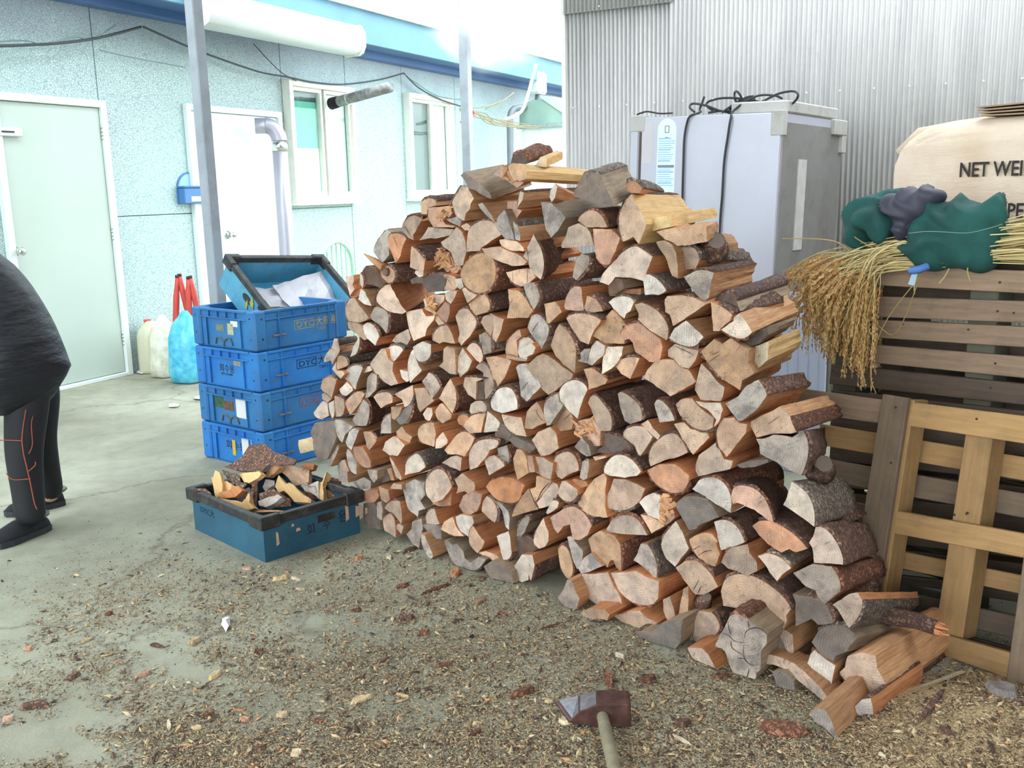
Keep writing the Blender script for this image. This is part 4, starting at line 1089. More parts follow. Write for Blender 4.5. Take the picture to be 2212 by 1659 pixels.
CENT = []
def build_log(d, idx):
    q, fl = refine(d['pts'], d['bark'])
    if area2(q) < 0:                            # image y points down: make the outline run one known way round
        q = q[::-1]
        fl = fl[::-1]
        fl = fl[1:] + fl[:1]
    cx = sum(p.x for p in q) / len(q); cy = sum(p.y for p in q) / len(q)
    back = float(d.get('b', 0)) + R.uniform(-.006, .006) - float(d.get('f', 0))
    lx, ly = max(d['pts'], key=lambda p: p[1])
    g_ = gnd(lx, ly)
    fo_ = (g_ - PA).dot(PNL) if ly > 900 else 0
    if .012 < fo_ < .6: back = -fo_ * (1 if d.get('n', '').startswith('ground') else .85) - .004      # stands in front of the face: bring it out to where its foot meets the floor
    tilt = (PNL + PD * R.gauss(0, .13) + V((0, 0, R.gauss(0, .11)))).normalized()
    p0 = onp(cx, cy, PA - PNL * back, PNL)
    W = [onp(p.x, p.y, p0, tilt) for p in q]
    # floor: nothing below the ground
    for w in W: w.z = max(w.z, .004)
    C3 = sum(W, V()) / len(W)
    L = float(d.get('L', .33 + R.uniform(-.03, .03)))
    if 'v' in d:
        dx, dy = map(float, d['v'].split(','))
        rd = ray(cx + dx, cy + dy).normalized()
        oc = CAM - C3
        b = oc.dot(rd); c = oc.dot(oc) - L * L
        disc = b * b - c
        tt = -b + math.sqrt(max(disc, 0))
        ax = (CAM + rd * tt - C3).normalized()
    else:
        hz = min(max((900 - cy) / 500, -1), 1)
        yaw = rad(-4 * min(max((1100 - cx) / 300, 0), 1) + R.uniform(-1.5, 1.5) + float(d.get('y', 0)))
        ax = (-PN).copy()
        ax.rotate(Matrix.Rotation(-yaw, 3, 'Z'))
        ax = (ax + V((0, 0, math.tan(rad(2.0 * hz + float(d.get('pt', 0))))))).normalized()
    # keep the far end above the floor
    lo = min(w.z for w in W)
    if lo + ax.z * L < 0: ax.z = -lo / L; ax.normalize()
    # 2D frame in the sawn face
    ez = ax
    ex = PD - ez * PD.dot(ez); ex.normalize()
    ey = ez.cross(ex)
    if ey.z < 0: ey = -ey
    flat = [((w - C3).dot(ex), (w - C3).dot(ey)) for w in W]
    # pith: centre of the bark arc, or somewhere outside a split face
    bp = [flat[i] for i in range(len(flat)) if fl[i] or fl[i - 1]]
    size = math.sqrt(sum(x * x + y * y for x, y in flat) / len(flat))
    if len(bp) >= 4:
        sx = sum(p[0] for p in bp) / len(bp); sy = sum(p[1] for p in bp) / len(bp)
        suu = suv = svv = suuu = svvv = suvv = svuu = 0
        for x, y in bp:
            u_, v_ = x - sx, y - sy
            suu += u_ * u_; svv += v_ * v_; suv += u_ * v_
            suuu += u_ ** 3; svvv += v_ ** 3; suvv += u_ * v_ * v_; svuu += v_ * u_ * u_
        det = suu * svv - suv * suv
        if abs(det) > 1e-14:
            a1, a2 = .5 * (suuu + suvv), .5 * (svvv + svuu)
            px_, py_ = (a1 * svv - a2 * suv) / det, (a2 * suu - a1 * suv) / det
        else: px_ = py_ = 0
        m = math.hypot(px_, py_)
        if m > 2.2 * size: px_ *= 2.2 * size / m; py_ *= 2.2 * size / m
        pith = (sx + px_, sy + py_)
    else:
        an = R.uniform(0, 6.28)
        pith = (math.cos(an) * size * 1.2, math.sin(an) * size * 1.2)
    n = len(W)
    bm = bmesh.new()
    uvl = bm.loops.layers.uv.new('UVMap')
    ts = [0, .008] + [L * k / 7 for k in range(1, 8)]
    tp = R.uniform(.89, .96)
    sc = [.985, 1] + [1 - (1 - tp) * k / 7 + R.uniform(-.008, .008) for k in range(1, 8)]
    base_w = [R.uniform(-.003, .003) for _ in range(n)]
    wig = [[base_w[i] * k / 5 + R.uniform(-.0012, .0012) for i in range(n)] for k in range(len(ts))]
    rings = []
    def shape(k, i, extra=0.0):
        o = V((flat[i][0], flat[i][1], 0)) * sc[k]
        if o.length > 1e-6:
            o += o.normalized() * ((wig[k][i] if k > 1 else 0) + extra)
        w = W[i] - C3
        along = w.dot(ez) if k == 0 else w.dot(ez) * max(0, 1 - ts[k] / (L * .5))
        P_ = ex * o.x + ey * o.y + ez * (along + ts[k])
        if C3.z + P_.z < .002: P_.z = .002 - C3.z
        return P_
    for k in range(len(ts)):
        rings.append([bm.verts.new(shape(k, i)) for i in range(n)])
    f = bm.faces.new(rings[0]); f.material_index = 0
    for lp, i in zip(f.loops, range(n)): lp[uvl].uv = (flat[i][0] - pith[0], flat[i][1] - pith[1])
    f = bm.faces.new(rings[-1][::-1]); f.material_index = 0
    for lp, i in zip(f.loops, range(n - 1, -1, -1)): lp[uvl].uv = (flat[i][0] - pith[0] + .3, flat[i][1] - pith[1])
    per = [0]
    for i in range(n): per.append(per[-1] + math.hypot(flat[i][0] - flat[(i + 1) % n][0], flat[i][1] - flat[(i + 1) % n][1]))
    for k in range(len(ts) - 1):
        for i in range(n):
            j = (i + 1) % n
            f = bm.faces.new((rings[k][i], rings[k + 1][i], rings[k + 1][j], rings[k][j]))
            f.material_index = 1
            f.smooth = fl[i]
            for lp, uvv in zip(f.loops, ((per[i], ts[k]), (per[i], ts[k + 1]), (per[i + 1], ts[k + 1]), (per[i + 1], ts[k]))):
                lp[uvl].uv = uvv
    tone = d['tone']
    sd = {'t': 'ot'[idx % 3 == 0], 'p': 'o', 'g': 'tg'[idx % 2], 'w': 'ot'[idx % 2], 'o': 'o', 'd': 'g', 'k': 'g', 'y': 'y'}[tone]
    if d.get('n') in ('bigwedge', 'whitehole', 'shell', 'cracked', 'bottomfan', 'quarterbark', 'redbark', 'groundsplit'): sd = 't'
    if d.get('n') in ('yellowside', 'topslab', 'topyellow'): sd = 'y'
    if d.get('n') == 'roughslab': sd = 't'
    o = finish('firewood_log', bm, [END[tone], SIDE[sd]])
    o.location = C3
    d['obj'], d['c'], d['area'], d['fl'], d['nq'] = o, (cx, cy), abs(area2(q)), fl, n
    d['C3'], d['ax'], d['L'], d['tilt'] = C3, ax, L, tilt
    # bark: a shell of real thickness over the round side
    if any(fl):
        bm = bmesh.new()
        th = .006 + R.uniform(0, .004)
        if all(fl):
            runs = [(list(range(n)), True)]
        else:
            st = next(i for i in range(n) if fl[i] and not fl[i - 1])
            runs, cur = [], []
            for k in range(n):
                i = (st + k) % n
                if fl[i]:
                    if not cur: cur = [i]
                    cur.append((i + 1) % n)
                elif cur:
                    runs.append((cur, False)); cur = []
            if cur: runs.append((cur, False))
        ks = list(range(len(ts)))
        for run, closed in runs:
            inn, outr = [], []
            for k in ks:
                a, b_ = [], []
                for c_, i in enumerate(run):
                    edge = (not closed) and c_ in (0, len(run) - 1)
                    e_ = .0015 if edge else th * R.uniform(.55, 1.45)
                    a.append(bm.verts.new(shape(k, i, -.001) + (ez * .003 if k == 0 else V())))
                    b_.append(bm.verts.new(shape(k, i, e_) + (ez * R.uniform(.002, .009) if k == 0 else V())))
                inn.append(a); outr.append(b_)
            m_ = len(run)
            rng = range(m_) if closed else range(m_ - 1)
            for k in range(len(ks) - 1):
                for i in rng:
                    j = (i + 1) % m_
                    f = bm.faces.new((outr[k][i], outr[k + 1][i], outr[k + 1][j], outr[k][j])); f.smooth = True
            for i in rng:
                j = (i + 1) % m_
                bm.faces.new((inn[0][i], outr[0][i], outr[0][j], inn[0][j]))
                bm.faces.new((inn[-1][i], inn[-1][j], outr[-1][j], outr[-1][i]))
            if not closed:
                for e in (0, m_ - 1):
                    for k in range(len(ks) - 1):
                        bm.faces.new((inn[k][e], outr[k][e], outr[k + 1][e], inn[k + 1][e]))
        nm = d.get('n', '')
        bi = 1 if nm in ('redbark', 'leaf', 'fang', 'shaggyred', 'lunette', 'brownbark') else 3 if nm == 'pinkbark' else 2 if nm in ('lowquarter', 'greytop', 'speckled', 'barkstump', 'quarterpale') else (0, 0, 1, 0, 2)[idx % 5]
        finish('bark', bm, BARK[bi], o)
    return o

for i_, d_ in enumerate(LOGLIST):
    build_log(d_, i_)

def log_part(name, ref, bm, mats, smooth=False):
    o = next(d for d in LOGLIST if d.get('n') == ref)['obj']
    bmesh.ops.transform(bm, matrix=PM(o).inverted(), verts=bm.verts)
    return finish(name, bm, mats, o, smooth)
def stub(ref, x, y, off, dirpx, r, L):
    """a cut branch on a log: grows from the picture point (x, y) on the log's depth plane pushed back by off"""
    p = onp(x, y, PA - PNL * off, PNL)
    q = onp(x + dirpx[0], y + dirpx[1], p + PNL * 0.02, PNL)
    dr = (q - p).normalized()
    bm = bmesh.new()
    tube(bm, [p - dr * L * .8, p - dr * L * .2, p + dr * L * .5, p + dr * L], r, 12, rs=[r * 1.6, r * 1.15, r, r * .92])
    e = log_part('branch_stub', ref, bm, BARK[0])
    bm = bmesh.new()
    tube(bm, [p + dr * L, p + dr * (L + .002)], r * .8, 12)
    bmesh.ops.transform(bm, matrix=PM(e).inverted(), verts=bm.verts)
    finish('cut_face', bm, END['d'], e)
stub('stub', 1543, 530, .12, (4, -10), .033, .03)
stub('seam', 1522, 1296, .02, (5, -8), .018, .03)
stub('lowquarter', 1775, 1010, .17, (4, -6), .03, .035)
# broken branch of the bark log by the pallet
pb = next(d for d in LOGLIST if d.get('n') == 'branchlog')
bq = pb['C3'] + pb['ax'] * .27 + PN * .05
bm = bmesh.new()
tube(bm, [bq, bq + PD * .05, bq + PD * .11 + V((0, 0, .005)), bq + PD * .16], .02, 10, rs=[.034, .026, .024, .022])
log_part('broken_branch', 'branchlog', bm, BARK[0])
bm = bmesh.new()
for k in range(9):
    a = k * .7
    e = bq + PD * .155 + V((0, 0, math.sin(a) * .014)) + PN * math.cos(a) * .014
    tube(bm, [e, e + PD * R.uniform(.02, .045) + V((0, 0, R.uniform(-.004, .004)))], .005, 4, rs=[.007, .002])
log_part('torn_fibres', 'branchlog', bm, SIDE['o'])['kind'] = 'stuff'
# the long splinter standing off the knot log
kp = onp(822, 573, PA, PNL)
ke = onp(786, 548, PA + PNL * .01, PNL)
bm = bmesh.new()
tube(bm, [kp - (ke - kp) * .2, kp.lerp(ke, .4), ke], .01, 5, rs=[.02, .013, .002])
log_part('splinter', 'knot', bm, SIDE['t'])
bm = bmesh.new()
kc = onp(833, 588, PA + PNL * .004, PNL)
tube(bm, [kc - PNL * .012, kc + PNL * .005], .016, 10, rs=[.018, .014])
log_part('hollow_knot', 'knot', bm, END['k'])
# heartwood of the rotten log, split off by ring shake
hc = onp(1632, 1388, PA + PNL * .008, PNL)
bm = bmesh.new()
for (x0, pts) in ((0, [(630, 790), (655, 700), (740, 672), (830, 710), (868, 785), (760, 825), (690, 780)]), (1, [(600, 860), (640, 835), (690, 870), (705, 950), (720, 1055), (650, 1045), (600, 980)]), (2, [(760, 835), (850, 815), (800, 915)])):
    pl = [onp(1500 + x * 400 / 2212, 1240 + y * 400 / 2212, PA + PNL * .008, PNL) for x, y in pts]
    prism(bm, pl, -PNL, .03)
uvl = bm.loops.layers.uv.new('UVMap')
for f in bm.faces:
    for lp in f.loops: lp[uvl].uv = ((lp.vert.co - hc).dot(PD) + .02, lp.vert.co.z - hc.z + .03)
log_part('heartwood', 'rotten', bm, END['g'])
# splits and drying cracks in the sawn faces
CRACKM = plain('crack_shadow', lin(46, 34, 28), .95, 0, .2, 30)
def inside(p, poly):
    r_ = False
    for (x1, y1), (x2, y2) in zip(poly, poly[1:] + poly[:1]):
        if (y1 > p[1]) != (y2 > p[1]) and p[0] < (x2 - x1) * (p[1] - y1) / (y2 - y1) + x1: r_ = not r_
    return r_
CRK = '''1220 1240 5:1468,490 1500,560 1520,680 1550,850
1500 1240 6:600,770 612,700 660,655 740,640 820,670 872,722|592,850 585,960 620,1040 690,1085 770,1075|330,700 420,740 480,800 590,815|400,560 412,640 440,720|440,790 452,880 580,965|245,885 330,890 350,960|640,560 655,640|620,1275 655,1130|520,1000 590,1010
1000 620 4:690,1240 740,1180 785,1130|825,545 860,480 905,415|870,1465 920,1560 965,1600|1205,1590 1300,1500
1000 860 6:870,1240 900,1200 930,1130 980,1060 1055,995|800,1095 830,1180 860,1250 890,1305
960 310 3:990,1245 1000,1340 1008,1420|1000,1310 1050,1275|1340,865 1390,825
1400 1020 5:540,1410 610,1285|590,1450 635,1365|600,995 680,945 770,932|540,925 620,880
1540 850 4:515,478 560,440|665,362 800,270
1260 800 4:1112,455 1155,435|1185,574 1260,562
780 400 3:1810,1030 1815,1150|1990,1010 1985,1165|1010,1085 1090,1205|520,480 600,620|390,625 445,750
1260 560 4:1072,1022 1325,1143|1500,1225 1640,1130'''
for ln_ in CRK.split('\n'):
    hd0, body_ = ln_.split(':'); tx, ty, w_ = map(float, hd0.split())
    for seg in body_.split('|'):
        pp_ = [(tx + float(q.split(',')[0]) * 400 / 2212, ty + float(q.split(',')[1]) * 400 / 2212) for q in seg.split()]
        mid = pp_[len(pp_) // 2] if len(pp_) > 2 else ((pp_[0][0] + pp_[1][0]) / 2, (pp_[0][1] + pp_[1][1]) / 2)
        own = [d for d in LOGLIST if inside(mid, d['pts'])]
        if not own: continue
        d = min(own, key=lambda d: float(d.get('b', 0)))
        q_ = [onp(x, y, d['C3'], d['tilt']) + d['tilt'] * .0015 for x, y in pp_]
        hw = w_ * .5 * 400 / 2212 * (d['C3'] - CAM).length / FPX * 1.6
        bm = bmesh.new(); tube(bm, spline(q_, 3), hw, 4, True, [hw * (.25 + .75 * math.sin(math.pi * (i + .5) / (3 * (len(q_) - 1) + 1))) * R.uniform(.7, 1.3) for i in range(3 * (len(q_) - 1) + 1)])
        for v in bm.verts: v.co -= d['tilt'] * max(0, (v.co - d['C3']).dot(d['tilt']) - .0018)
        bmesh.ops.transform(bm, matrix=PM(d['obj']).inverted(), verts=bm.verts)
        finish('crack', bm, CRACKM, d['obj'])
# splinters and torn fibres on the ragged chunks
for nm, cnt in (('torn', 26), ('rough', 12), ('shaggy', 12), ('orangebracket', 16), ('orangeshag', 12), ('topchip', 6)):
    dd = next((d for d in LOGLIST if d.get('n') == nm), None)
    if not dd: continue
    bm = bmesh.new()
    for k in range(cnt):
        i = R.randrange(len(dd['pts']))
        cx, cy = dd['c']
        t_ = R.uniform(.2, .95)
        x = cx + (dd['pts'][i][0] - cx) * t_; y = cy + (dd['pts'][i][1] - cy) * t_
        p = onp(x, y, dd['C3'] + PNL * .004, PNL)
        dr = (PD * R.uniform(-.5, 1) + V((0, 0, R.uniform(-.8, .8))) + PNL * R.uniform(.15, .6)).normalized()
        tube(bm, [p - dr * .015, p, p + dr * R.uniform(.012, .035)], .006, 4, rs=[.009, .008, .002])
    log_part('torn_fibres', nm, bm, SIDE['t'])['kind'] = 'stuff'
# ---- labels: landmarks by their look, the others by where they lie from a landmark
MARK = {
 'round': 'whole round log with a small knot, high in the pile|whole round log',
 'star': 'star-shaped tan log with a grey patch down its middle|star-shaped tan log',
 'fan': 'wide pink fan-shaped log beside the star-shaped one near the top|wide pink fan log',
 'kite': 'grey kite-shaped log standing on its point below the pile top|grey kite-shaped log',
 'greytop': 'big dark-grey log with mossy bark crowning the pile|big grey crowning log',
 'lunette': 'pale half-moon log under thick brown bark, just below the crowning log|pale half-moon log',
 'tooth': 'tooth-shaped orange log pointing down, right under the half-moon log|tooth-shaped log',
 'leaf': 'tall leaf-shaped tan log with rough orange bark flank|tall leaf-shaped log',
 'orangeside': 'log turning a broad orange striped split side outward|orange striped-side log',
 'shaggy': 'shaggy pale log with a fluffy splintered end|shaggy splintered log',
 'knot': 'orange knot end with a hollow hole and a long splinter|hollow knot log',
 'torn': 'shredded torn chunk of orange wood under the star-shaped log|shredded torn chunk',
 'yellowside': 'big pale log with a broad yellow split side before the fridge|big yellow-sided log',
 'roughslab': 'rough peeled pinkish slab lying beside the yellow-sided log|rough peeled slab',
 'stub': 'dark-barked log with a cut round branch stub before the fridge|branch-stub log',
 'bighalf': 'large pale half-round log with a broad flat base|large half-round log',
 'whitechip': 'bright white chisel-shaped log in the stepped end of the pile|white chisel-shaped log',
 'bigleft': 'large tan log scooped out along its lower edge|large scooped tan log',
 'whitesquare': 'bright white square-cut log resting on the large scooped one|white square-cut log',
 'whiteround': 'white rounded log end with a smooth brown bark side|white rounded log',
 'palewedge': 'tall pale wedge log curved along one side|tall pale wedge log',
 'whiteirregular': 'bright white ragged-edged log with a dark slit|white ragged log',
 'fanwide': 'wide pink fan log with streaks from its point|streaked pink fan log',
 'whitechip2': 'small bright white square chip propped on a grey log|small white square chip',
 'tallfan': 'tall fan log with curved growth rings near the middle|tall ringed fan log',
 'whitepanel': 'bright white panel-shaped log with dark bark at its edge|white panel-shaped log',
 'orangeside2': 'ringed pale log with a short orange split side|ringed orange-sided log',
 'bigpink': 'big pink-tan four-sided log in the pile middle|big pink four-sided log',
 'greyquad': 'pale grey-green four-sided log with a dark slanting crack|grey-green cracked log',
 'ovalbrown': 'dome-shaped pale log with a cluster of brown specks|brown-specked dome log',
 'whitedrop': 'bright white drop-shaped log ending in a point|white drop-shaped log',
 'halfleaf': 'tan half-leaf log with red bark beside the white drop|tan half-leaf log',
 'mossy': 'grey-brown log with a wide rough bark roof, below the bullseye|rough-roofed grey log',
 'orangebracket': 'crumbling orange log under the white drop-shaped one|crumbling orange log',
 'bigwedge': 'long grey wedge log with its whole straight side in view|long grey wedge log',
 'fanright': 'orange-tan fan log with clear rings below the grey wedge|orange-tan fan log',
 'fanpale': 'pale pink crescent-like fan log with a grey stain|grey-stained crescent log',
 'camel': 'tan hump-shaped log below the grey-stained crescent|tan hump-shaped log',
 'whitefan': 'bright white fan log with two dark pinholes|bright white fan log',
 'pinktri': 'brownish pink triangular log beside the pinhole log|brownish pink triangular log',
 'pinkbark': 'log showing a broad sheet of flaky pinkish bark|pink-barked log',
 'whitehole': 'long pale log with one round hole in its white end|long pinhole log',
 'crossface': 'tan log end with a black split across it|black-split tan log',
 'bullseye': 'six-sided orange-tan log with bullseye rings|bullseye log',
 'cracked': 'big cracked log with concentric rings and a weathered yellow flank|big cracked ring log',
 'barktube': 'dark bark tube lying by the crumbling orange log|dark bark tube',
 'shell': 'grey shell-shaped log with fine rings and a dark bark back|grey shell-shaped log',
 'paleblock': 'pale blocky log with an orange underside before the notched ones|pale blocky log',
 'fanring': 'pale purple-tinted fan log with rays from its centre|purple-tinted fan log',
 'smile': 'orange half-round log lying flat side up|orange upturned half log',
 'thumb': 'pale thumb-nail-shaped log with bark curling over it|thumb-nail-shaped log',
 'concave': 'tan scooped log with a striped hollow|tan scooped log',
 'shellleft': 'pale shell-shaped log at the stepped end beside the blue crates|pale end-shell log',
 'roundleft': 'ringed tan log jutting out beside the blue crates|ringed jutting log',
 'palebark': 'pale green-grey log with a wide brown bark back|brown-backed pale log',
 'brownbark': 'pink two-toned log with a large rusty bark back|rusty-backed pink log',
 'darkleaf': 'dark grey leaf-shaped log end with an orange side|dark grey leaf log',
 'bowl': 'orange bowl-shaped log with a ringed round bottom|orange bowl-shaped log',
 'thintriangle': 'thin grey-green triangle of log beside the bowl-shaped one|thin grey triangle log',
 'broadleft': 'broad brown-grey bulky log at the pile end above the scrap box|broad brown end log',
 'quarterpale': 'pale quarter-round log under a long grey bark tube|pale bark-tube quarter log',
 'halfshaded': 'half-shaded rounded tan log with a dark wedge stain|wedge-stained rounded log',
 'oval': 'oval tan log end standing upright low in the pile|upright oval log',
 'jagged': 'jagged-edged orange-tan log end beside the upright oval|jagged orange log',
 'darkgreen': 'dark greenish many-sided log left of the upright oval|dark greenish log',
 'arch': 'pale arched log hollowed out beneath|pale arched log',
 'browndisc': 'small dark brown disc of a log above the arched one|small dark brown disc',
 'shaggywhite': 'pale log with a crumbling white ragged edge|white-edged crumbling log',
 'roundcentre': 'round pink log with a dark pith at its centre|dark-pith round log',
 'mossstrip': 'narrow mossy upright log beside the dark-pith round one|narrow mossy log',
 'lunettewhite': 'white half-round log with wavy rings under dark bark|white wavy-ring half log',
 'lowerround': 'orange-brown rounded log shaded on one side|shaded orange-brown log',
 'bowl2': 'tan bowl-shaped log with an orange top edge|tan bowl-shaped log',
 'tallrings': 'tall tan log with close rings bending at its foot|tall close-ringed log',
 'pinkrings': 'large pink-tan log with close rings and a grey patch|large grey-patched ring log',
 'curl': 'brown log curling over a dark hollow|curling brown log',
 'lunettetwo': 'half-moon log rimmed by reddish bark in the lower pile|red-rimmed half-moon log',
 'striped': 'log with bright striped orange side over a curved bark edge|bright striped log',
 'snout': 'pale snout-shaped log with an orange side above the scrap box edge|snout-shaped log',
 'groundwedge': 'grey wedge log lying right on the floor, smooth brown side|grey floor wedge log',
 'bluegrey': 'bluish grey log end with a notched top|bluish notched log',
 'paleslab': 'narrow bright pale slab standing upright low down|narrow pale upright slab',
 'cupped': 'grey cup-shaped log on the floor with a blackened hollow|grey cup-shaped log',
 'grounddark': 'dark brown log end on the floor beside the cup-shaped one|dark floor log',
 'forked': 'white forked log end with a deep split|white forked log',
 'disc': 'slim upright oval log end with bark rim, near the floor|slim upright oval log',
 'fang': 'large pale log with two fangs below and rusty bark|two-fanged log',
 'diamond': 'white diamond-shaped log rimmed with bark|white diamond-shaped log',
 'greyfan': 'large grey-pink fan log near the floor|large grey-pink fan log',
 'stainedfan': 'large yellow-stained fan log near the floor|yellow-stained fan log',
 'bell': 'grey bell-shaped log standing at the foot of the pile|grey bell-shaped log',
 'wavy': 'wavy tan log lying flat at the foot of the pile|wavy flat log',
 'orangeshag': 'crumbling bright orange strip beside a pale log|crumbling orange strip',
 'mossbrown': 'brown moss-dusted log end with a blunt shape|brown moss-dusted log',
 'whitehalf': 'white half-round log leaning on its flat side|white leaning half log',
 'pinkbrown': 'rusty-barked log with resin drops and an orange-brown curved end|resin-dripped log',
 'lowquarter': 'quarter log with ringed grey end under a long smooth bark back|long smooth-barked quarter log',
 'smallquarter': 'small pale quarter log with fine curved rings|small ringed quarter log',
 'blotched': 'orange log end blotched with grey over a black bark back|grey-blotched orange log',
 'saw': 'tan log with saw cuts across its lower edge|saw-cut tan log',
 'boulder': 'biggest rounded tan log low in the pile, boulder-like|boulder-like tan log',
 'rotten': 'rotten grey log crumbling into ringed pieces|rotten crumbling log',
 'rib': 'curved rib-like slab reaching down to the floor|curved rib-like slab',
 'quarterbark': 'pink quarter log with thick plated bark by the leaning pallet|thick-barked quarter log',
 'shaggyred': 'ragged grey log with flaking red bark by the leaning pallet|red-flaked ragged log',
 'greyquarter': 'dark grey quarter log speckled with white|white-speckled grey quarter',
 'branchlog': 'dark-barked log with a broken branch poking at the pallet|broken-branch log',
 'speckled': 'mossy round-topped log speckled white at the pile foot|mossy speckled log',
 'bottomfan': 'largest split log at the pile foot, long striped grain|largest striped foot log',
 'whitelow': 'white split log beside the largest striped one on the floor|white foot log',
 'stublow': 'small log with a torn orange knot on its top|orange-knotted small log',
 'groundsplit': 'loose yellowish split log lying on the sawdust before the pile|loose yellow floor log',
 'groundstub': 'loose short log with pale end half under the striped one|loose pale-ended log',
 'seam': 'tan log end with a dark upright seam and a small branch|dark-seamed tan log',
 'hole': 'brown twisted log with a round hole through it|holed twisted log',
 'redbark': 'pale log with a rough red bark sheet by the pallet|red-sheeted log',
 'notchbark': 'large log notched on top with deep furrowed bark|notched furrow-barked log',
 'topgrey': 'weathered grey log lying askew on the pile summit|askew grey summit log',
 'topround': 'thin round barked log at the very back of the summit|barked summit log',
 'topyellow': 'yellow log tip poking up behind the summit|yellow summit tip',
 'topslab': 'long orange slab lying flat across the summit|long orange summit slab',
 'topchip': 'orange chip tucked under the long summit slab|orange summit chip',
 'smalldark': 'small dark grey log under the large half-round one|small dark grey log',
 'vertical': 'upright tan log with a frayed right edge, stepped part of pile|upright frayed log',
 'paleleaf': 'pale leaf-shaped log with a split, stepped part of pile|pale split leaf log',
 'barkstump': 'short scaly-barked log jutting over the blue crates|scaly jutting log',
 'barkplug': 'rust-red bark block wedged between two tan logs|rust-red bark block',
 'orangeside3': 'pink log with bright orange top side low in the stepped end|low orange-topped log',
}
TONE = {'t': 'tan', 'p': 'pinkish', 'g': 'greyish', 'w': 'whitish', 'o': 'orange', 'd': 'dark', 'k': 'bark-brown', 'y': 'yellow'}
OCT = ['right of', 'below and right of', 'below', 'below and left of', 'left of', 'above and left of', 'above', 'above and right of']
ORD = ['next one', 'second one', 'third one', 'fourth one', 'fifth one', 'sixth one', 'seventh one']
_marks = [d for d in LOGLIST if d.get('n') in MARK]
def _oct(a, b):
    return int(round(math.atan2(b[1] - a[1], b[0] - a[0]) / (math.pi / 4))) % 8
_areas = sorted(d['area'] for d in LOGLIST)
for d in LOGLIST:
    o = d['obj']
    if d.get('n') in MARK:
        lab = MARK[d['n']].split('|')[0]
    else:
        best = None
        for m in sorted(_marks, key=lambda m: math.dist(m['c'], d['c']))[:8]:
            k = _oct(m['c'], d['c'])
            same = sorted((e for e in LOGLIST if e is not m and _oct(m['c'], e['c']) == k), key=lambda e: math.dist(m['c'], e['c']))
            rk = same.index(d)
            sc_ = math.dist(m['c'], d['c']) * (1 + rk * .8)
            if rk < 7 and (best is None or sc_ < best[0]): best = (sc_, m, k, rk)
        _, m, k, rk = best
        bf = sum(1 for f in d['fl'] if f) / d['nq']
        shp = 'round' if bf > .9 else 'round-backed' if bf > .45 else 'triangular' if len(d['pts']) <= 4 else 'split'
        szz = _areas.index(d['area']) / len(_areas)
        sz = 'small ' if szz < .3 else 'large ' if szz > .8 else ''
        lab = '%s%s %s log, %s %s the %s' % (sz, TONE[d['tone']], shp, ORD[rk], OCT[k], MARK[m['n']].split('|')[1])
    tag(o, lab, 'firewood log', 'split firewood logs in the pile')
# ------------------------------------------------------------------ against the building
# mailbox
s0, zz0 = S_(393, 440, .05); s1, zz1 = S_(440, 372, .05)
mb = empty('mailbox', None, WM @ Matrix.Translation((s0, -.002, zz0)))
tag(mb, 'small blue letter box with an arched back plate on the speckled wall', 'letter box')
wm_, hm_ = s1 - s0, zz1 - zz0
MBLUE = plain('blue_plastic', lin(70, 120, 176), .45, 0, .1, 3)
MLIGHT = plain('pale_blue_plate', lin(150, 190, 216), .5, 0, .08, 3)
bm = bmesh.new()
arc = [V((0, 0, 0)), V((wm_, 0, 0))] + [V((wm_ / 2 + wm_ / 2 * math.cos(a * math.pi / 10), 0, hm_ - wm_ * .5 + wm_ / 2 * math.sin(a * math.pi / 10))) for a in range(11)]
prism(bm, arc, V((0, -1, 0)), .012)
finish('back_plate', bm, MBLUE, mb)
bm = bmesh.new()
arc2 = [V((wm_ / 2 + (wm_ / 2 - .014) * math.cos(a * math.pi / 10), -.012, hm_ - wm_ * .5 + (wm_ / 2 - .014) * math.sin(a * math.pi / 10))) for a in range(11)]
prism(bm, arc2, V((0, -1, 0)), .002)
finish('sign_plate', bm, MLIGHT, mb)
bm = bmesh.new(); box(bm, (0, -.09, 0), (wm_, -.012, hm_ * .5), None, .006); finish('box', bm, MBLUE, mb)
bm = bmesh.new(); box(bm, (-.006, -.1, hm_ * .5), (wm_ + .006, -.012, hm_ * .56), None, .004); finish('lid', bm, MBLUE, mb)
bm = bmesh.new(); box(bm, (wm_ * .25, -.094, hm_ * .06), (wm_ * .95, -.09, hm_ * .22)); finish('name_card', bm, WHITE, mb)

# flue pipe through window 1
a = WM @ V((S_(716, 224, .08)[0], -.08, S_(716, 224, .08)[1]))
b = onp(843, 188, W0 + WN * .95, WN)
fp = empty('flue_pipe', a)
tag(fp, 'dark sooty flue pipe sticking out through the first window', 'flue pipe')
dr = (b - a).normalized()
bm = bmesh.new()
tube(bm, [a, a.lerp(b, .12), a.lerp(b, .13), a.lerp(b, .3), a.lerp(b, .31), b, b - dr * .004, a.lerp(b, .5)], .055, 18, False, [.052, .052, .055, .055, .052, .052, .047, .046])
FLUE = plain('weathered_flue', lin(150, 150, 150), .5, .5, .25, 14, lin(90, 70, 60), .6)
SOOTSHADE = plain('soot_and_shade', lin(34, 30, 32), .8, .1, .3, 20)
finish('pipe', bm, FLUE, fp, world=True)
bm = bmesh.new(); tube(bm, [a.lerp(b, .95), a.lerp(b, .952)], .0468, 18); finish('dark_mouth_disc', bm, SOOTSHADE, fp, world=True)  # dark disc standing in for the shade inside the pipe mouth
bm = bmesh.new(); tube(bm, [a, a + dr * .06, a + dr * .13], .06, 18, rs=[.062, .06, .056]); finish('burnt_collar', bm, SOOTSHADE, fp, world=True)
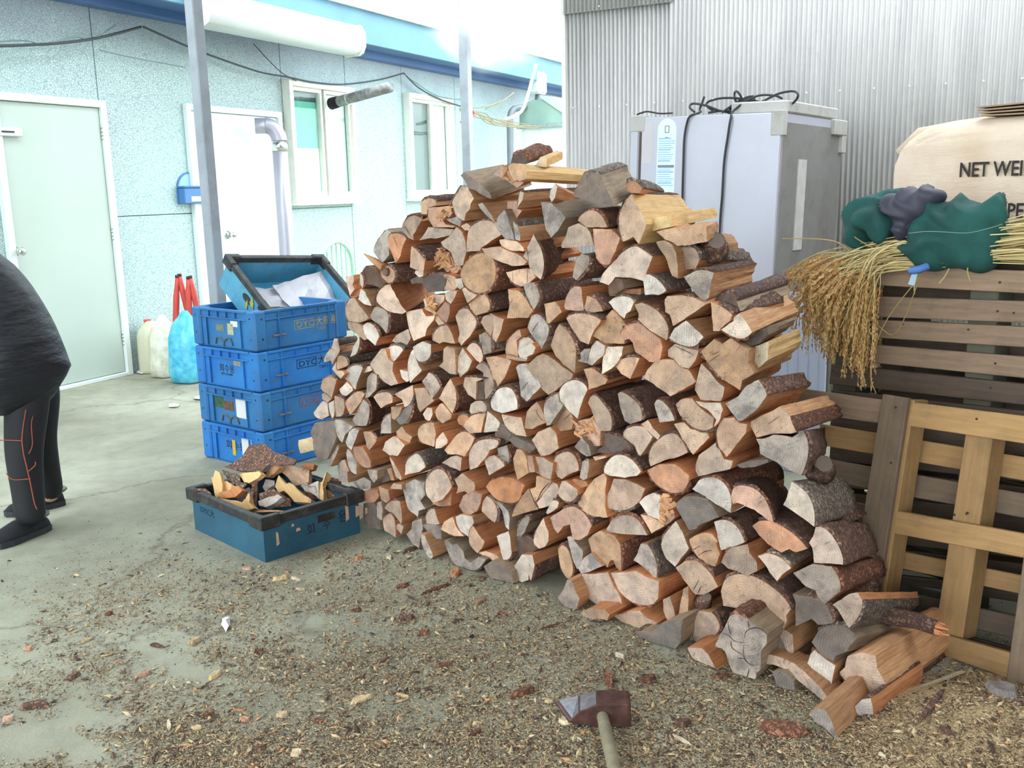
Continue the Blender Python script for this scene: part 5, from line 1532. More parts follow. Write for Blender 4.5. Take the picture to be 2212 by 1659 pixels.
bm = bmesh.new(); tube(bm, [a.lerp(b, .3), a.lerp(b, .32)], .058, 18); finish('pipe_clamp', bm, CHROME, fp, world=True)

# tall silver stove pipe with a corrugated elbow
base = gnd(620, 820)
dist = (onp(617, 500, W0 + WN * .35, WN))
base = V((dist.x, dist.y, 0))
side = V((base.y, -base.x, 0)).normalized() * -1
ztop = onp(612, 300, base, V((base.x, base.y, 0)).normalized()).z
sp = empty('stove_pipe', base)
tag(sp, 'tall silver stove pipe with a ribbed elbow standing before the white door', 'stove pipe')
rr = .072
SILV = plain('silver_duct', lin(180, 176, 188), .4, .45, .08, 3)
bm = bmesh.new(); tube(bm, [base + V((0, 0, z)) for z in (0, .6, 1.2, ztop - .06)], rr, 20); finish('pipe', bm, SILV, sp, world=True, smooth=False)
bm = bmesh.new()
pts, rs = [], []
cen = base + side * .12 + V((0, 0, ztop - .02))
for k in range(33):
    th = math.pi / 2 * k / 32
    pts.append(cen - side * .12 * math.cos(th) + V((0, 0, .14 * math.sin(th)))); rs.append(rr * (1.0 + (.05 if k % 2 else -.03)))
tube(bm, pts, rr, 18, True, rs); finish('ribbed_elbow', bm, SILV, sp, world=True)
e = pts[-1]
bm = bmesh.new(); tube(bm, [e, e + side * .09, e + side * .085, e + side * .01], rr, 18, False, [rr, rr, rr * .93, rr * .93]); finish('outlet', bm, SILV, sp, world=True)
bm = bmesh.new(); tube(bm, [base + V((0, 0, ztop - .11)), base + V((0, 0, ztop - .03))], rr * 1.04, 20); finish('foil_joint', bm, CHROME, sp, world=True)

# cables strung along the wall
CABLE = plain('cable_black', lin(70, 74, 80), .6, 0, .2)
CABLEG = plain('cable_grey', lin(130, 150, 150), .6, 0, .2)
def wire(label, pts, r, mat, d=.12):
    ctrl = []
    for x, y in pts:
        s, z = S_(x, y, d); ctrl.append(WM @ V((s, -d, z)))
    bm = bmesh.new(); tube(bm, spline(ctrl, 8), r, 5)
    o = finish('cable', bm, mat, None, world=True)
    tag(o, label, 'cable', 'cables along the building')
wire('thick dark cable sagging over the grey door and up to the eave', [(-40, 100), (0, 99), (60, 97), (140, 92), (220, 80), (305, 58)], .011, CABLE)
wire('thin wavy grey wire over the grey door', [(-30, 92), (20, 88), (60, 88), (100, 96), (160, 80), (200, 84), (250, 55)], .006, CABLEG)
wire('long black cable running down from the eave to the first window', [(310, 58), (400, 98), (470, 125), (560, 155), (620, 166), (680, 178), (745, 182), (820, 172), (872, 158)], .009, CABLE)
wire('cable drooping from the window corner to the second post', [(872, 158), (905, 190), (950, 214), (1003, 232)], .009, CABLE)
wire('second slack cable beside the drooping one', [(872, 160), (900, 180), (940, 205), (975, 213), (1003, 215)], .006, CABLEG)
wire('faint grey wire crossing the speckled wall beside the mailbox', [(215, 108), (290, 125), (400, 145)], .005, CABLEG)
wire('short stray wire under the eave near the first window', [(548, 95), (580, 130), (610, 158), (640, 175)], .005, CABLE)

# yard gear at the far end: rain pipe, junction box, hose, twigs
def pw(px, py, d): s, z = S_(px, py, d); return WM @ V((s, -d, z))
rp = empty('rain_pipe', pw(1103, 405, .45))
tag(rp, 'grey rain pipe bending twice down from the box under the eave', 'rain pipe')
bm = bmesh.new(); tube(bm, spline([pw(1163, 202, .45), pw(1160, 222, .45), pw(1148, 230, .45), pw(1122, 233, .45), pw(1108, 238, .45), pw(1102, 255, .45), pw(1102, 300, .45), pw(1104, 420, .45)], 6), .045, 10)
finish('pipe', bm, GALV, rp, world=True)
jb = empty('junction_box', pw(1162, 204, .45), frame(pw(1162, 204, .45), WE, -WN, V((0, 0, 1))))
tag(jb, 'white box at the head of the rain pipe under the blue eave', 'box')
bm = bmesh.new(); box(bm, (-.14, -.09, 0), (.14, .09, .3), None, .03); finish('body', bm, WHITE, jb)
bm = bmesh.new(); tube(bm, [(0, 0, .3), (0, 0, .4)], .05, 8); finish('neck', bm, GALV, jb)
bm = bmesh.new(); tube(bm, spline([pw(1158, 140, .7), pw(1150, 170, .7), pw(1140, 205, .7), pw(1128, 238, .7), pw(1108, 252, .7), pw(1092, 257, .7)], 6), .022, 8)
tag(finish('hose', bm, plain('pale_hose', lin(220, 232, 206), .5), None, world=True), 'pale yellow-green hose hanging from the eave across the rain pipe', 'hose')
tw = empty('twig_bundle', pw(1080, 262, .9)); tag(tw, 'bundle of bare twigs and string strung from the second post', 'twigs')
TWIG = plain('twig_bark', lin(150, 140, 110), .8, 0, .2)
for k in range(9):
    p = [pw(995 + R.uniform(-3, 8), 237 + R.uniform(-4, 8), .9), pw(1040 + R.uniform(-10, 10), 247 + R.uniform(-5, 8), .9), pw(1085 + R.uniform(-20, 20), 262 + R.uniform(-8, 10), .9), pw(1120 + R.uniform(0, 60), 275 + R.uniform(-8, 8), .9)]
    bm = bmesh.new(); tube(bm, spline(p, 5), .006, 5); finish('twig', bm, TWIG, tw, world=True)
for k, (a_, b_) in enumerate((((1020, 233), (1095, 214)), ((1050, 235), (1110, 200)))):
    bm = bmesh.new(); tube(bm, spline([pw(*a_, .9), pw((a_[0] + b_[0]) / 2, (a_[1] + b_[1]) / 2 + 5, .9), pw(*b_, .9)], 5), .007, 5); finish('twig', bm, TWIG, tw, world=True)
bm = bmesh.new(); tube(bm, spline([pw(996, 264, 1.0), pw(1012, 258, 1.0), pw(1024, 247, 1.0), pw(1020, 238, 1.0)], 5), .014, 6)
finish('red_strap', bm, plain('red_strap', lin(206, 86, 100), .6), tw, world=True)

# mint hoop-backed metal chair
cb = gnd(742, 800)
ch = empty('metal_chair', cb); ch.rotation_euler.z = rad(62)
tag(ch, 'mint green metal chair with a hooped spindle back behind the crates', 'chair')
MINT = plain('mint_paint', lin(182, 226, 196), .4, 0, .08)
hz = 1.42 - (512 - 412) / 2100 * (cb.y) + .0
bm = bmesh.new()
hoop = [(-.2, 0, .45)] + [(-.2 * math.cos(a * math.pi / 14), 0, hz - .2 + .2 * math.sin(a * math.pi / 14)) for a in range(15)] + [(.2, 0, .45)]
tube(bm, hoop, .016, 8); finish('hoop', bm, MINT, ch)
for x in (-.12, -.06, 0, .06, .12):
    bm = bmesh.new(); tube(bm, [(x, 0, .45), (x, 0, hz - .2 + math.sqrt(.04 - x * x))], .007, 6); finish('spindle', bm, MINT, ch)
bm = bmesh.new(); box(bm, (-.21, -.4, .43), (.21, .02, .46), None, .01); finish('seat', bm, MINT, ch)
for x in (-.18, .18):
    for y in (-.37, 0):
        bm = bmesh.new(); tube(bm, [(x, y, 0), (x * .95, y, .43)], .012, 8); finish('leg', bm, MINT, ch)

# plastic cans and bags by the wall with red pump tubes
JUG = NT('cloudy_plastic'); JUG.base(lin(222, 218, 190)); JUG.rough(.4); JUG.b.inputs['Transmission Weight'].default_value = .25; JUG = JUG.m
REDC = plain('red_plastic', lin(214, 58, 52), .45, 0, .1, 6)
REDT = plain('red_rubber_tube', lin(206, 74, 66), .5, 0, .12, 12)
BLUEBAG = NT('blue_film_bag')
_c = BLUEBAG.coord('Object'); BLUEBAG.base(BLUEBAG.ramp(BLUEBAG.noise(_c, 14, 5), [(.35, lin(60, 168, 206)), (.65, lin(112, 206, 230))])); BLUEBAG.rough(.3); BLUEBAG.bump(BLUEBAG.noise(_c, 30, 4), .5, .01); BLUEBAG = BLUEBAG.m
FILM = NT('clear_film_bag')
_c = FILM.coord('Object'); FILM.base(FILM.ramp(FILM.noise(_c, 12, 5), [(.35, lin(200, 194, 170)), (.65, lin(232, 230, 214))])); FILM.rough(.25); FILM.bump(FILM.noise(_c, 26, 4), .6, .012); FILM = FILM.m
def jug(px, py, w, h, depth, label, cat, bodymat, cap=None, bag=False):
    p = gnd(px, py)
    e = empty('plastic_can' if not bag else 'bagged_can', p); e.rotation_euler.z = rad(-20)
    tag(e, label, cat)
    bm = bmesh.new()
    n, rows = 20, []
    prof = [(0, .8), (.02, .95), (.08, 1), (.45, 1.0), (.72, .97), (.85, .82), (.93, .5), (1.0, .2)] if not bag else [(0, .75), (.03, .96), (.15, 1.05), (.4, 1.04), (.65, .95), (.82, .7), (.92, .36), (1.0, .16)]
    for t_, s_ in prof:
        ring = []
        for k in range(n):
            a = 2 * math.pi * k / n
            c, s = math.cos(a), math.sin(a)
            q = (abs(c) ** 3 + abs(s) ** 3) ** (-1 / 3)
            wob = 1 + (.04 * math.sin(5 * a + t_ * 9) if bag else 0)
            ring.append(bm.verts.new((c * q * w / 2 * s_ * wob, s * q * depth / 2 * s_ * wob, h * t_)))
        rows.append(ring)
    for A, B in zip(rows, rows[1:]):
        for k in range(n):
            f = bm.faces.new((A[k], A[(k + 1) % n], B[(k + 1) % n], B[k])); f.smooth = True
    bm.faces.new(rows[0][::-1]); bm.faces.new(rows[-1])
    finish('bag' if bag else 'body', bm, bodymat, e)
    if cap:
        bm = bmesh.new(); tube(bm, [(-w * .1, 0, h * .93), (-w * .1, 0, h * 1.02)], .03, 14); finish('cap', bm, cap, e)
    return e
jug(333, 803, .17, .43, .24, 'cloudy plastic can with a red screw cap against the speckled wall', 'plastic can', JUG, REDC)
j2 = jug(362, 812, .2, .5, .25, 'can wrapped in a clear bag between the capped can and the blue bag', 'bagged can', FILM, None, True)
j3 = jug(412, 824, .26, .56, .26, 'can wrapped in a sky-blue plastic bag, red tubes sticking out', 'bagged can', BLUEBAG, None, True)
for (a_, b_, c_), lab in zip((((383, 600), (381, 640), (380, 690)), ((388, 597), (394, 625), (404, 665)), ((407, 603), (407, 635), (409, 682)), ((411, 601), (418, 630), (428, 678))),
        ('red pump tube standing up from the clear bag, first from the door', 'red pump tube leaning behind the first one from the door', 'thick red pump tube standing in the mouth of the blue bag', 'red pump tube leaning toward the grey post over the blue bag')):
    q0 = gnd(388 if a_[0] < 400 else 410, 815)
    nn = V((q0.x, q0.y, 0)).normalized()
    A, B, C_ = (onp(*p, q0, nn) for p in (a_, b_, c_))
    t_ = empty('pump_tube', C_); tag(t_, lab, 'pump tube', 'red pump tubes in the bagged cans')
    bm = bmesh.new(); tube(bm, [A, A.lerp(B, .5), B, C_, C_ + (C_ - B) * .2], .02, 12, rs=[.017, .018, .024, .025, .02]); finish('tube', bm, REDT, t_, world=True)
    bm = bmesh.new(); tube(bm, [A + (A - B).normalized() * .02, A], .018, 12); finish('end_cap', bm, BLACK, t_, world=True)

# ------------------------------------------------------------------ blue crates
def crate_mat(name, c, c2):
    t = NT(name)
    co = t.coord('Object')
    n1 = t.noise(co, 4, 6, .7); n2 = t.noise(co, 16, 8, .75); n3 = t.noise(co, 60, 4, .7)
    col = t.mix(t.ramp(n1, [(.35, (0, 0, 0)), (.65, (1, 1, 1))]), c, c2)
    col = t.mix(t.math('MULTIPLY', t.ramp(n2, [(.5, (0, 0, 0)), (.68, (1, 1, 1))]), .5), col, lin(62, 76, 84))
    col = t.mix(t.math('MULTIPLY', t.ramp(n3, [(.66, (0, 0, 0)), (.74, (1, 1, 1))]), .5), col, lin(128, 120, 108))
    t.base(col); t.rough(.5); return t.m
CR = [crate_mat('crate_blue', lin(28, 104, 186), lin(46, 132, 206)), crate_mat('crate_blue_dusty', lin(34, 98, 160), lin(54, 126, 184))]
TEAL = crate_mat('crate_teal', lin(58, 132, 170), lin(96, 164, 190))
TEALD = crate_mat('box_dark_teal', lin(30, 72, 94), lin(42, 92, 114))
INK = plain('black_ink', lin(22, 30, 48), .6, 0, .2, 30)
GOLD = plain('gold_ink', lin(176, 150, 84), .6, 0, .3, 30)
REDINK = plain('faded_red_ink', lin(150, 78, 62), .7, 0, .3, 30)
PAPER = plain('paper_label', lin(226, 222, 226), .7, 0, .08, 10)
PEEL = plain('peeled_paper', lin(196, 160, 136), .8, 0, .15, 30)
cL, cF = gnd(441, 987), gnd(574, 1021)
cx_ = (cF - cL); CWID = cx_.length; cx_.normalize()          # short... side that faces the camera's left
cy_ = V((-cx_.y, cx_.x, 0))                                   # goes back to the right
CLEN = .62
CH = .2115
def crate(k, label, mat):
    M = frame(cL + V((0, 0, k * CH)), cx_, cy_, V((0, 0, 1)))
    e = empty('plastic_crate', None, M)
    tag(e, label, 'crate', 'stacked blue crates')
    W_, D_, H_, t_ = CWID, CLEN, CH - .003, .022
    bm = bmesh.new(); box(bm, (.012, .012, .0), (W_ - .012, D_ - .012, .012), None, .003); finish('bottom', bm, mat, e)
    for nm, lo, hi in (('end_wall', (t_, .012, .0), (W_ - t_, t_, H_)), ('end_wall', (t_, D_ - t_, .0), (W_ - t_, D_ - .012, H_)), ('side_wall', (W_ - t_, t_, .0), (W_ - .012, D_ - t_, H_)), ('side_wall', (.012, t_, .0), (t_, D_ - t_, H_))):
        bm = bmesh.new(); box(bm, lo, hi, None, .002); finish(nm, bm, mat, e)
    # corner posts and moulded ribs
    for x in (0, W_ - .075):
        for y in (0, D_ - .075):
            bm = bmesh.new(); box(bm, (x, y, .004), (x + .075, y + .075, H_), None, .008); 
            # hollow inside corner stays hidden in the stack
            finish('corner', bm, mat, e)
    bm = bmesh.new()
    for z0, z1 in ((H_ - .012, H_), (H_ * .76, H_ * .79)):
        box(bm, (.07, -.0, z0), (W_ - .07, .014, z1), None, .001); box(bm, (W_ - .014, .07, z0), (W_, D_ - .07, z1), None, .001)
        box(bm, (.07, D_ - .014, z0), (W_ - .07, D_, z1), None, .001); box(bm, (0, .07, z0), (.014, D_ - .07, z1), None, .001)
    finish('rim_ribs', bm, mat, e)
    for q in (.27, .41, .55, .69):
        for lo, hi in (((W_ * q, .001, H_ * .79), (W_ * q + .005, .013, H_ - .012)), ((W_ - .013, D_ * q, H_ * .79), (W_ - .001, D_ * q + .005, H_ - .012))):
            bm = bmesh.new(); box(bm, lo, hi); finish('upright_rib', bm, mat, e)
    for q in (.22, .76):
        for lo, hi in (((W_ * q, .001, .012), (W_ * q + .007, .013, H_ * .76)), ((W_ - .013, D_ * q + .02, .012), (W_ - .001, D_ * q + .027, H_ * .97))):
            bm = bmesh.new(); box(bm, lo, hi); finish('upright_rib', bm, mat, e)
    bm = bmesh.new(); box(bm, (W_ - .013, .12, H_ * .33), (W_ - .004, .2, H_ * .37)); finish('slot_ledge', bm, plain('ledge_dust', lin(140, 128, 112), .9), e)
    for x, z in ((.035, .8), (.035, .35), (W_ - .04, .82), (W_ - .04, .3)):
        bm = bmesh.new(); tube(bm, [(x, -.0015, H_ * z), (x, .002, H_ * z)], .005, 8); finish('bolt_hole', bm, BLACK, e)
    for z in (.8, .3):
        bm = bmesh.new(); tube(bm, [(W_ + .0015, .045, H_ * z), (W_ - .002, .045, H_ * z)], .006, 8); finish('bolt_hole', bm, BLACK, e)
    return e, M, H_
LFT = V((1, 0, 0))
def on_left(M, x, z, off=.0): return M @ frame((x, .0115 - off, z), V((1, 0, 0)), V((0, 0, 1)), V((0, -1, 0)))
def on_right(M, y, z, off=.0): return M @ frame((CWID - .0115 + off, y, z), V((0, 1, 0)), V((0, 0, 1)), V((1, 0, 0)))
crate_info = []
for k, lab in enumerate(('blue crate at the bottom of the stack, yellow blot on its black lettering', 'dusty blue crate second from the floor, white paper label beside smeared stickers', 'blue crate third from the floor with clear black lettering on both sides', 'blue crate at the top of the stack with gold lettering and torn stickers')):
    crate_info.append(crate(k, lab, CR[k % 2]))
def patch(e, M4, w, h, mat, name='label'):
    bm = bmesh.new(); box(bm, (0, 0, -.0004), (w, h, .0008)); bmesh.ops.transform(bm, matrix=PM(e).inverted() @ M4, verts=bm.verts); finish(name, bm, mat, e)
def logo(e, M, mat, second=True):
    y0, z0 = .26, .085
    bm = bmesh.new()
    for lo, hi in (((0, 0), (.135, .003)), ((0, .047), (.135, .05)), ((0, 0), (.003, .05)), ((.132, 0), (.135, .05))): box(bm, (*lo, -.0004), (*hi, .0008))
    bmesh.ops.transform(bm, matrix=PM(e).inverted() @ on_right(M, y0, z0), verts=bm.verts); finish('logo_frame', bm, mat, e)
    lettering('lettering', 'DYC', on_right(M, y0 + .012, z0 + .009), .045, mat, e, 1.35)
    if second:
        lettering('lettering', '大龍産業', on_right(M, y0 + .145, z0 + .008), .052, mat, e)
        lettering('lettering', 'T.(031)', on_right(M, y0 + .15, z0 - .018), .022, mat, e)
e, M, H_ = crate_info[3]; logo(e, M, GOLD)
patch(e, on_left(M, .3, .075), .05, .06, plain('old_sticker', lin(188, 184, 150), .8, 0, .3, 40)); patch(e, on_left(M, .2, .09), .07, .035, plain('gold_smudge', lin(120, 128, 110), .8, 0, .3, 40)); patch(e, on_left(M, .33, .12), .06, .03, PAPER)
e, M, H_ = crate_info[2]; logo(e, M, INK)
lettering('lettering', '회수용', on_left(M, .2, .085), .048, INK, e); lettering('lettering', '2011.8.2000', on_left(M, .21, .066), .016, INK, e, 1.3)
patch(e, on_left(M, .33, .125), .06, .025, plain('grey_sticker', lin(150, 150, 146), .8, 0, .3, 40))
e, M, H_ = crate_info[1]; logo(e, M, REDINK, False)
patch(e, on_left(M, .32, .055), .085, .1, PAPER); patch(e, on_left(M, .13, .09), .08, .06, plain('green_smear', lin(58, 96, 72), .8, 0, .4, 40)); patch(e, on_left(M, .21, .085), .09, .05, plain('red_smear', lin(104, 80, 66), .8, 0, .4, 40))
e, M, H_ = crate_info[0]
lettering('lettering', '회수용', on_left(M, .2, .085), .052, INK, e, 1.25); patch(e, on_left(M, .345, .05), .085, .11, PAPER); patch(e, on_left(M, .262, .05, .002), .028, .085, plain('yellow_blot', lin(214, 176, 60), .6, 0, .2, 60))
for e, M, H_ in (crate_info[3], crate_info[1]):
    bm = bmesh.new()
    pts = [(.19, .02), (.2, .055), (.235, .055), (.262, .035), (.29, .055), (.325, .055), (.34, .02)]
    tube(bm, [(x, .0095, z) for x, z in pts], .005, 6); tube(bm, [(.262, .0095, .035), (.262, .0095, .012)], .005, 6)
    finish('moulded_mark', bm, plain('mark_dust', lin(92, 96, 92), .9), e)
# the open tilted crate with the black rim, sitting in the top one
def open_box(name, M, W_, D_, H_, mat, rimmat, label, group, hole_left, rim_h, post_):
    e = empty(name, None, M)
    tag(e, label, 'crate', group)
    t_ = .012
    bm = bmesh.new(); box(bm, (.004, .004, 0), (W_ - .004, D_ - .004, t_)); finish('bottom', bm, mat, e)
    for nm, lo, hi in (('end_wall', (.004, .004, t_), (W_ - .004, t_, H_ - .01)), ('end_wall', (.004, D_ - t_, t_), (W_ - .004, D_ - .004, H_ - .01)), ('side_wall', (.004, t_, t_), (t_, D_ - t_, H_ - .01)), ('side_wall', (W_ - t_, t_, t_), (W_ - .004, D_ - t_, H_ - .01))):
        bm = bmesh.new(); box(bm, lo, hi); finish(nm, bm, mat, e)
    g = .012
    for lo, hi in (((-g, -g), (W_ + g, t_ + .006)), ((-g, D_ - t_ - .006), (W_ + g, D_ + g)), ((-g, t_ + .006), (t_ + .006, D_ - t_ - .006)), ((W_ - t_ - .006, t_ + .006), (W_ + g, D_ - t_ - .006))):
        bm = bmesh.new(); box(bm, (*lo, H_ - rim_h), (*hi, H_), None, .003); finish('rim', bm, rimmat, e)
    for x in (0, 1):
        for y in (0, 1):
            x0, y0 = (-g - .004, W_ - .06)[x], (-g - .004, D_ - .06)[y]
            bm = bmesh.new()
            cx0, cy0 = x0, y0
            if x: xa, xb = W_ - .075, W_ + g + .004
            else: xa, xb = -g - .004, .075
            if y: ya, yb = D_ + g - .028, D_ + g + .004
            else: ya, yb = -g - .004, -g + .028
            box(bm, (xa, ya, H_ - rim_h * post_), (xb, yb, H_ + .006), None, .004)
            xa2, xb2 = (W_ + g - .028, W_ + g + .004) if x else (-g - .004, -g + .028)
            ya2, yb2 = (D_ - .075, D_ + g - .02) if y else (-g + .02, .075)
            box(bm, (xa2, ya2, H_ - rim_h * post_), (xb2, yb2, H_ + .006), None, .004)
            finish('rim_corner', bm, rimmat, e)
    return e
# tilted: its lower edge sinks into the top crate towards the camera
def camv(x, y, z): return (_r * x - _u * y + _f * z).normalized()
WB, DB, HB = .66, .47, .195
ox, oy, od = camv(.6712, -.0955, .7351), camv(.5953, .6603, -.4578), camv(-.4416, .7449, .5)
pL = CAM + ray(493, 553) * (5.38 / FPX)
Mt = frame(pL + od * HB + oy * DB, ox, -oy, -od)
ob = open_box('open_crate', Mt, WB * .97, DB, HB, TEAL, BLACK, 'tilted open blue box with a black rim and papers, resting in the top crate', None, True, .035, 1.5)
bm = bmesh.new()
prism(bm, [Mt @ V((-.002 + .004, DB * .42 + .045 * math.cos(a * math.pi / 8), HB * .56 + .02 * math.sin(a * math.pi / 8))) for a in range(16)], Mt.to_3x3() @ V((-1, 0, 0)), .003)
finish('hand_hole', bm, BLACK, ob, world=True)
for (y, z, w) in ((.2, .1, .05), (.12, .06, .03)):
    bm = bmesh.new(); prism(bm, [Mt @ V((.0, DB * .5 - y * .6 + a, z + b)) for a, b in ((0, 0), (w, .01), (w * .8, .05), (.3 * w, .03))], Mt.to_3x3() @ V((-1, 0, 0)), .002)
    finish('yellow_sticker', bm, plain('yellowed_sticker', lin(170, 166, 80), .8, 0, .3, 60), ob, world=True)
PAPERW = plain('crumpled_paper', lin(222, 218, 226), .8, 0, .06, 8, None, 0, .2)
PAPERG = plain('greenish_paper', lin(196, 214, 206), .8, 0, .06, 8)
for k, (x0, x1, y0, y1, mat, lab, dz) in enumerate(((.12, .8, .25, .8, PAPERW, 'large crumpled white paper lying in the tilted box', .0), (.42, .95, .1, .78, PAPERW, 'folded white paper standing against the far side of the tilted box', .02), (.12, .6, .04, .4, PAPERG, 'thin pale green sheet at the low edge of the tilted box', .008))):
    bm = bmesh.new()
    n = 8
    g = [[bm.verts.new(Mt @ V((WB * (x0 + (x1 - x0) * i / n), DB * (y0 + (y1 - y0) * j / n) + (.05 * i / n if k == 1 else 0), .022 + dz + .03 * mnoise.noise(V((i * .5 + k * 9, j * .5, 0))) + .02 + (.06 * (i / n) * (j / n) if k == 1 else 0)))) for j in range(n + 1)] for i in range(n + 1)]
    for i in range(n):
        for j in range(n): bm.faces.new((g[i][j], g[i + 1][j], g[i + 1][j + 1], g[i][j + 1]))
    o = finish('paper_sheet', bm, mat, None, world=True); tag(o, lab, 'paper', 'papers in the tilted box')
    so = o.modifiers.new('thickness', 'SOLIDIFY'); so.thickness = .0015

# ------------------------------------------------------------------ scrap box on the floor
bL, bF, bR_ = gnd(419, 1143), gnd(573, 1217), gnd(781, 1151)
ux = (bF - bL); DBX = ux.length; ux.normalize()
uy = V((-ux.y, ux.x, 0)); WBX = (bR_ - bF).dot(uy)
BH = .185
# local x runs from the left corner to the near corner, y to the right and away
Mb = frame(bL, ux, uy, V((0, 0, 1)))
sb = open_box('scrap_box', Mb, DBX, WBX, BH, TEALD, BLACK, 'dark teal box with a black rim full of bark and wood scraps on the floor', None, False, .036, 1.3)
def box_right(y, z): return Mb @ frame((DBX - .0035, y, z), V((0, 1, 0)), V((0, 0, 1)), V((1, 0, 0)))
def box_left(x, z): return Mb @ frame((x, .0035, z), V((1, 0, 0)), V((0, 0, 1)), V((0, -1, 0)))
lettering('lettering', '회', box_right(.2, .06) @ Matrix.Rotation(rad(6), 4, 'Z'), .05, INK, sb); lettering('lettering', '수', box_right(.275, .066), .046, INK, sb); lettering('lettering', '용', box_right(.355, .072) @ Matrix.Rotation(rad(8), 4, 'Z'), .058, INK, sb)
lettering('lettering', 'DYC大', box_left(.07, .095), .036, INK, sb, 1.15)
patch(sb, box_right(.255, .098), .085, .032, BLACK, 'hand_slot')
for y, z, w, h in ((.39, .07, .018, .07), (.44, .075, .022, .05), (.462, .06, .016, .065), (.49, .075, .014, .03), (.06, .055, .012, .058), (.13, .115, .014, .012), (.15, .09, .02, .014)):
    bm = bmesh.new(); prism(bm, [box_right(y, z) @ V((a * w + R.uniform(-.002, .002), b * h, 0)) for a, b in ((0, 0), (1, .1), (.85, .9), (.1, 1))], Mb.to_3x3() @ V((1, 0, 0)), .0012)
    finish('peeled_label', bm, PEEL, sb, world=True)

SCR = [
 ('bark_piece', BARK[0], 'big curved sheet of dark brown bark leaning over the back of the scrap box', 'bark', '475,375 560,340 680,250 770,115 950,95 990,140 1060,200 1190,240 1330,300 1300,350 1000,350 920,430 860,450 700,430 600,420', .30, .10),
 ('wood_scrap', SIDE['y'], 'pale upright stick at the near-wall end of the scrap box', 'wood scrap', '315,500 335,510 355,420 410,440 440,560 445,670 380,750 355,730', .12, .0),
 ('bark_piece', BARK[2], 'dark bark strip curling behind the pale stick', 'bark', '430,415 640,470 660,560 740,580 700,640 600,600 520,540', .2, .03),
 ('wood_scrap', SIDE['y'], 'pale yellow ragged flake on the dark bark strip', 'wood scrap', '640,460 720,445 830,440 890,430 910,460 880,510 760,570 700,560', .2, .04),
 ('wood_scrap', SIDE['y'], 'small yellowish knob beside the pale upright stick', 'wood scrap', '440,560 500,550 560,600 540,650 480,680 450,640', .14, .0),
 ('wood_scrap', SIDE['o'], 'reddish ribbed scrap with saw lines near the front rim', 'wood scrap', '390,680 540,660 560,600 640,610 690,660 600,740 500,750 400,750', .1, .01),
 ('wood_scrap', SIDE['t'], 'tan wedge scrap on top under the big bark sheet', 'wood scrap', '950,500 1000,390 1060,340 1130,390 1060,460 1000,500', .26, .05),
 ('wood_scrap', END['t'], 'thick tan block in the middle of the heap', 'wood scrap', '1140,350 1170,335 1390,400 1480,420 1470,560 1380,590 1300,610 1260,540 1200,480 1140,440', .3, .05),
 ('wood_scrap', SIDE['o'], 'orange rounded scrap behind the tan block', 'wood scrap', '1360,370 1450,335 1540,345 1530,410 1450,420', .36, .04),
 ('wood_scrap', SIDE['y'], 'light orange forked scrap sloping to the front corner', 'wood scrap', '1070,610 1110,480 1200,580 1250,560 1340,650 1420,720 1510,770 1500,810 1300,800 1240,720 1180,660 1120,690', .2, .04),
 ('wood_scrap', END['g'], 'pale cut chunk under the forked scrap', 'wood scrap', '920,620 960,530 1060,540 1070,600 990,640 960,680', .2, .0),
 ('bark_piece', BARK[1], 'brown bark stick standing at the middle front', 'bark', '800,560 860,540 860,700 850,850 800,830 780,680', .14, .01),
 ('wood_scrap', END['w'], 'greenish white flake at the front of the heap', 'wood scrap', '870,790 1000,740 1110,715 1160,740 1080,810 960,860 880,840', .1, .0),
 ('wood_scrap', SIDE['y'], 'antler-like pale splinter along the front rim', 'wood scrap', '400,750 540,770 680,800 720,760 750,690 770,700 770,800 830,870 760,900 680,880 560,830', .04, .0),
 ('wood_scrap', SIDE['t'], 'long thin sliver across the front corner of the box', 'wood scrap', '690,930 900,890 1100,890 1220,915 1000,920', .02, .01),
 ('wood_scrap', END['w'], 'whitish toothed slab at the far right of the heap', 'wood scrap', '1380,600 1430,550 1470,590 1590,540 1600,760 1520,700 1440,680', .26, .02),
 ('wood_scrap', SIDE['y'], 'narrow yellow strip beside the whitish toothed slab', 'wood scrap', '1590,570 1635,550 1690,440 1670,500 1640,600 1655,780 1600,770', .27, .03),
 ('bark_piece', BARK[0], 'dark bark lump in the far corner of the scrap box', 'bark', '1650,560 1700,490 1850,530 1860,680 1800,690 1680,640', .34, .0),
 ('wood_scrap', END['o'], 'low tan scrap under the narrow yellow strip', 'wood scrap', '1640,640 1720,660 1790,730 1650,770', .3, .0),
 ('bark_piece', BARK[0], 'thin dark curl hanging over the left rim of the scrap box', 'bark', '90,650 230,630 310,690 300,710 200,660', .02, .02),
 ('bark_piece', BARK[0], 'dark flat bark bedded under the forked scrap', 'bark', '880,700 1050,640 1250,760 1260,840 1100,860 900,860', .12, -.02),
 ('bark_piece', BARK[1], 'reddish bark bedded below the tan block', 'bark', '1100,690 1300,640 1500,690 1560,760 1400,800 1230,780', .2, -.03),
 ('bark_piece', BARK[2], 'grey bark bedded in the heap beside the yellowish knob', 'bark', '560,690 760,620 820,680 800,800 640,790', .12, -.01),
]
nrm = (V((-.25, -.75, .62))).normalized()
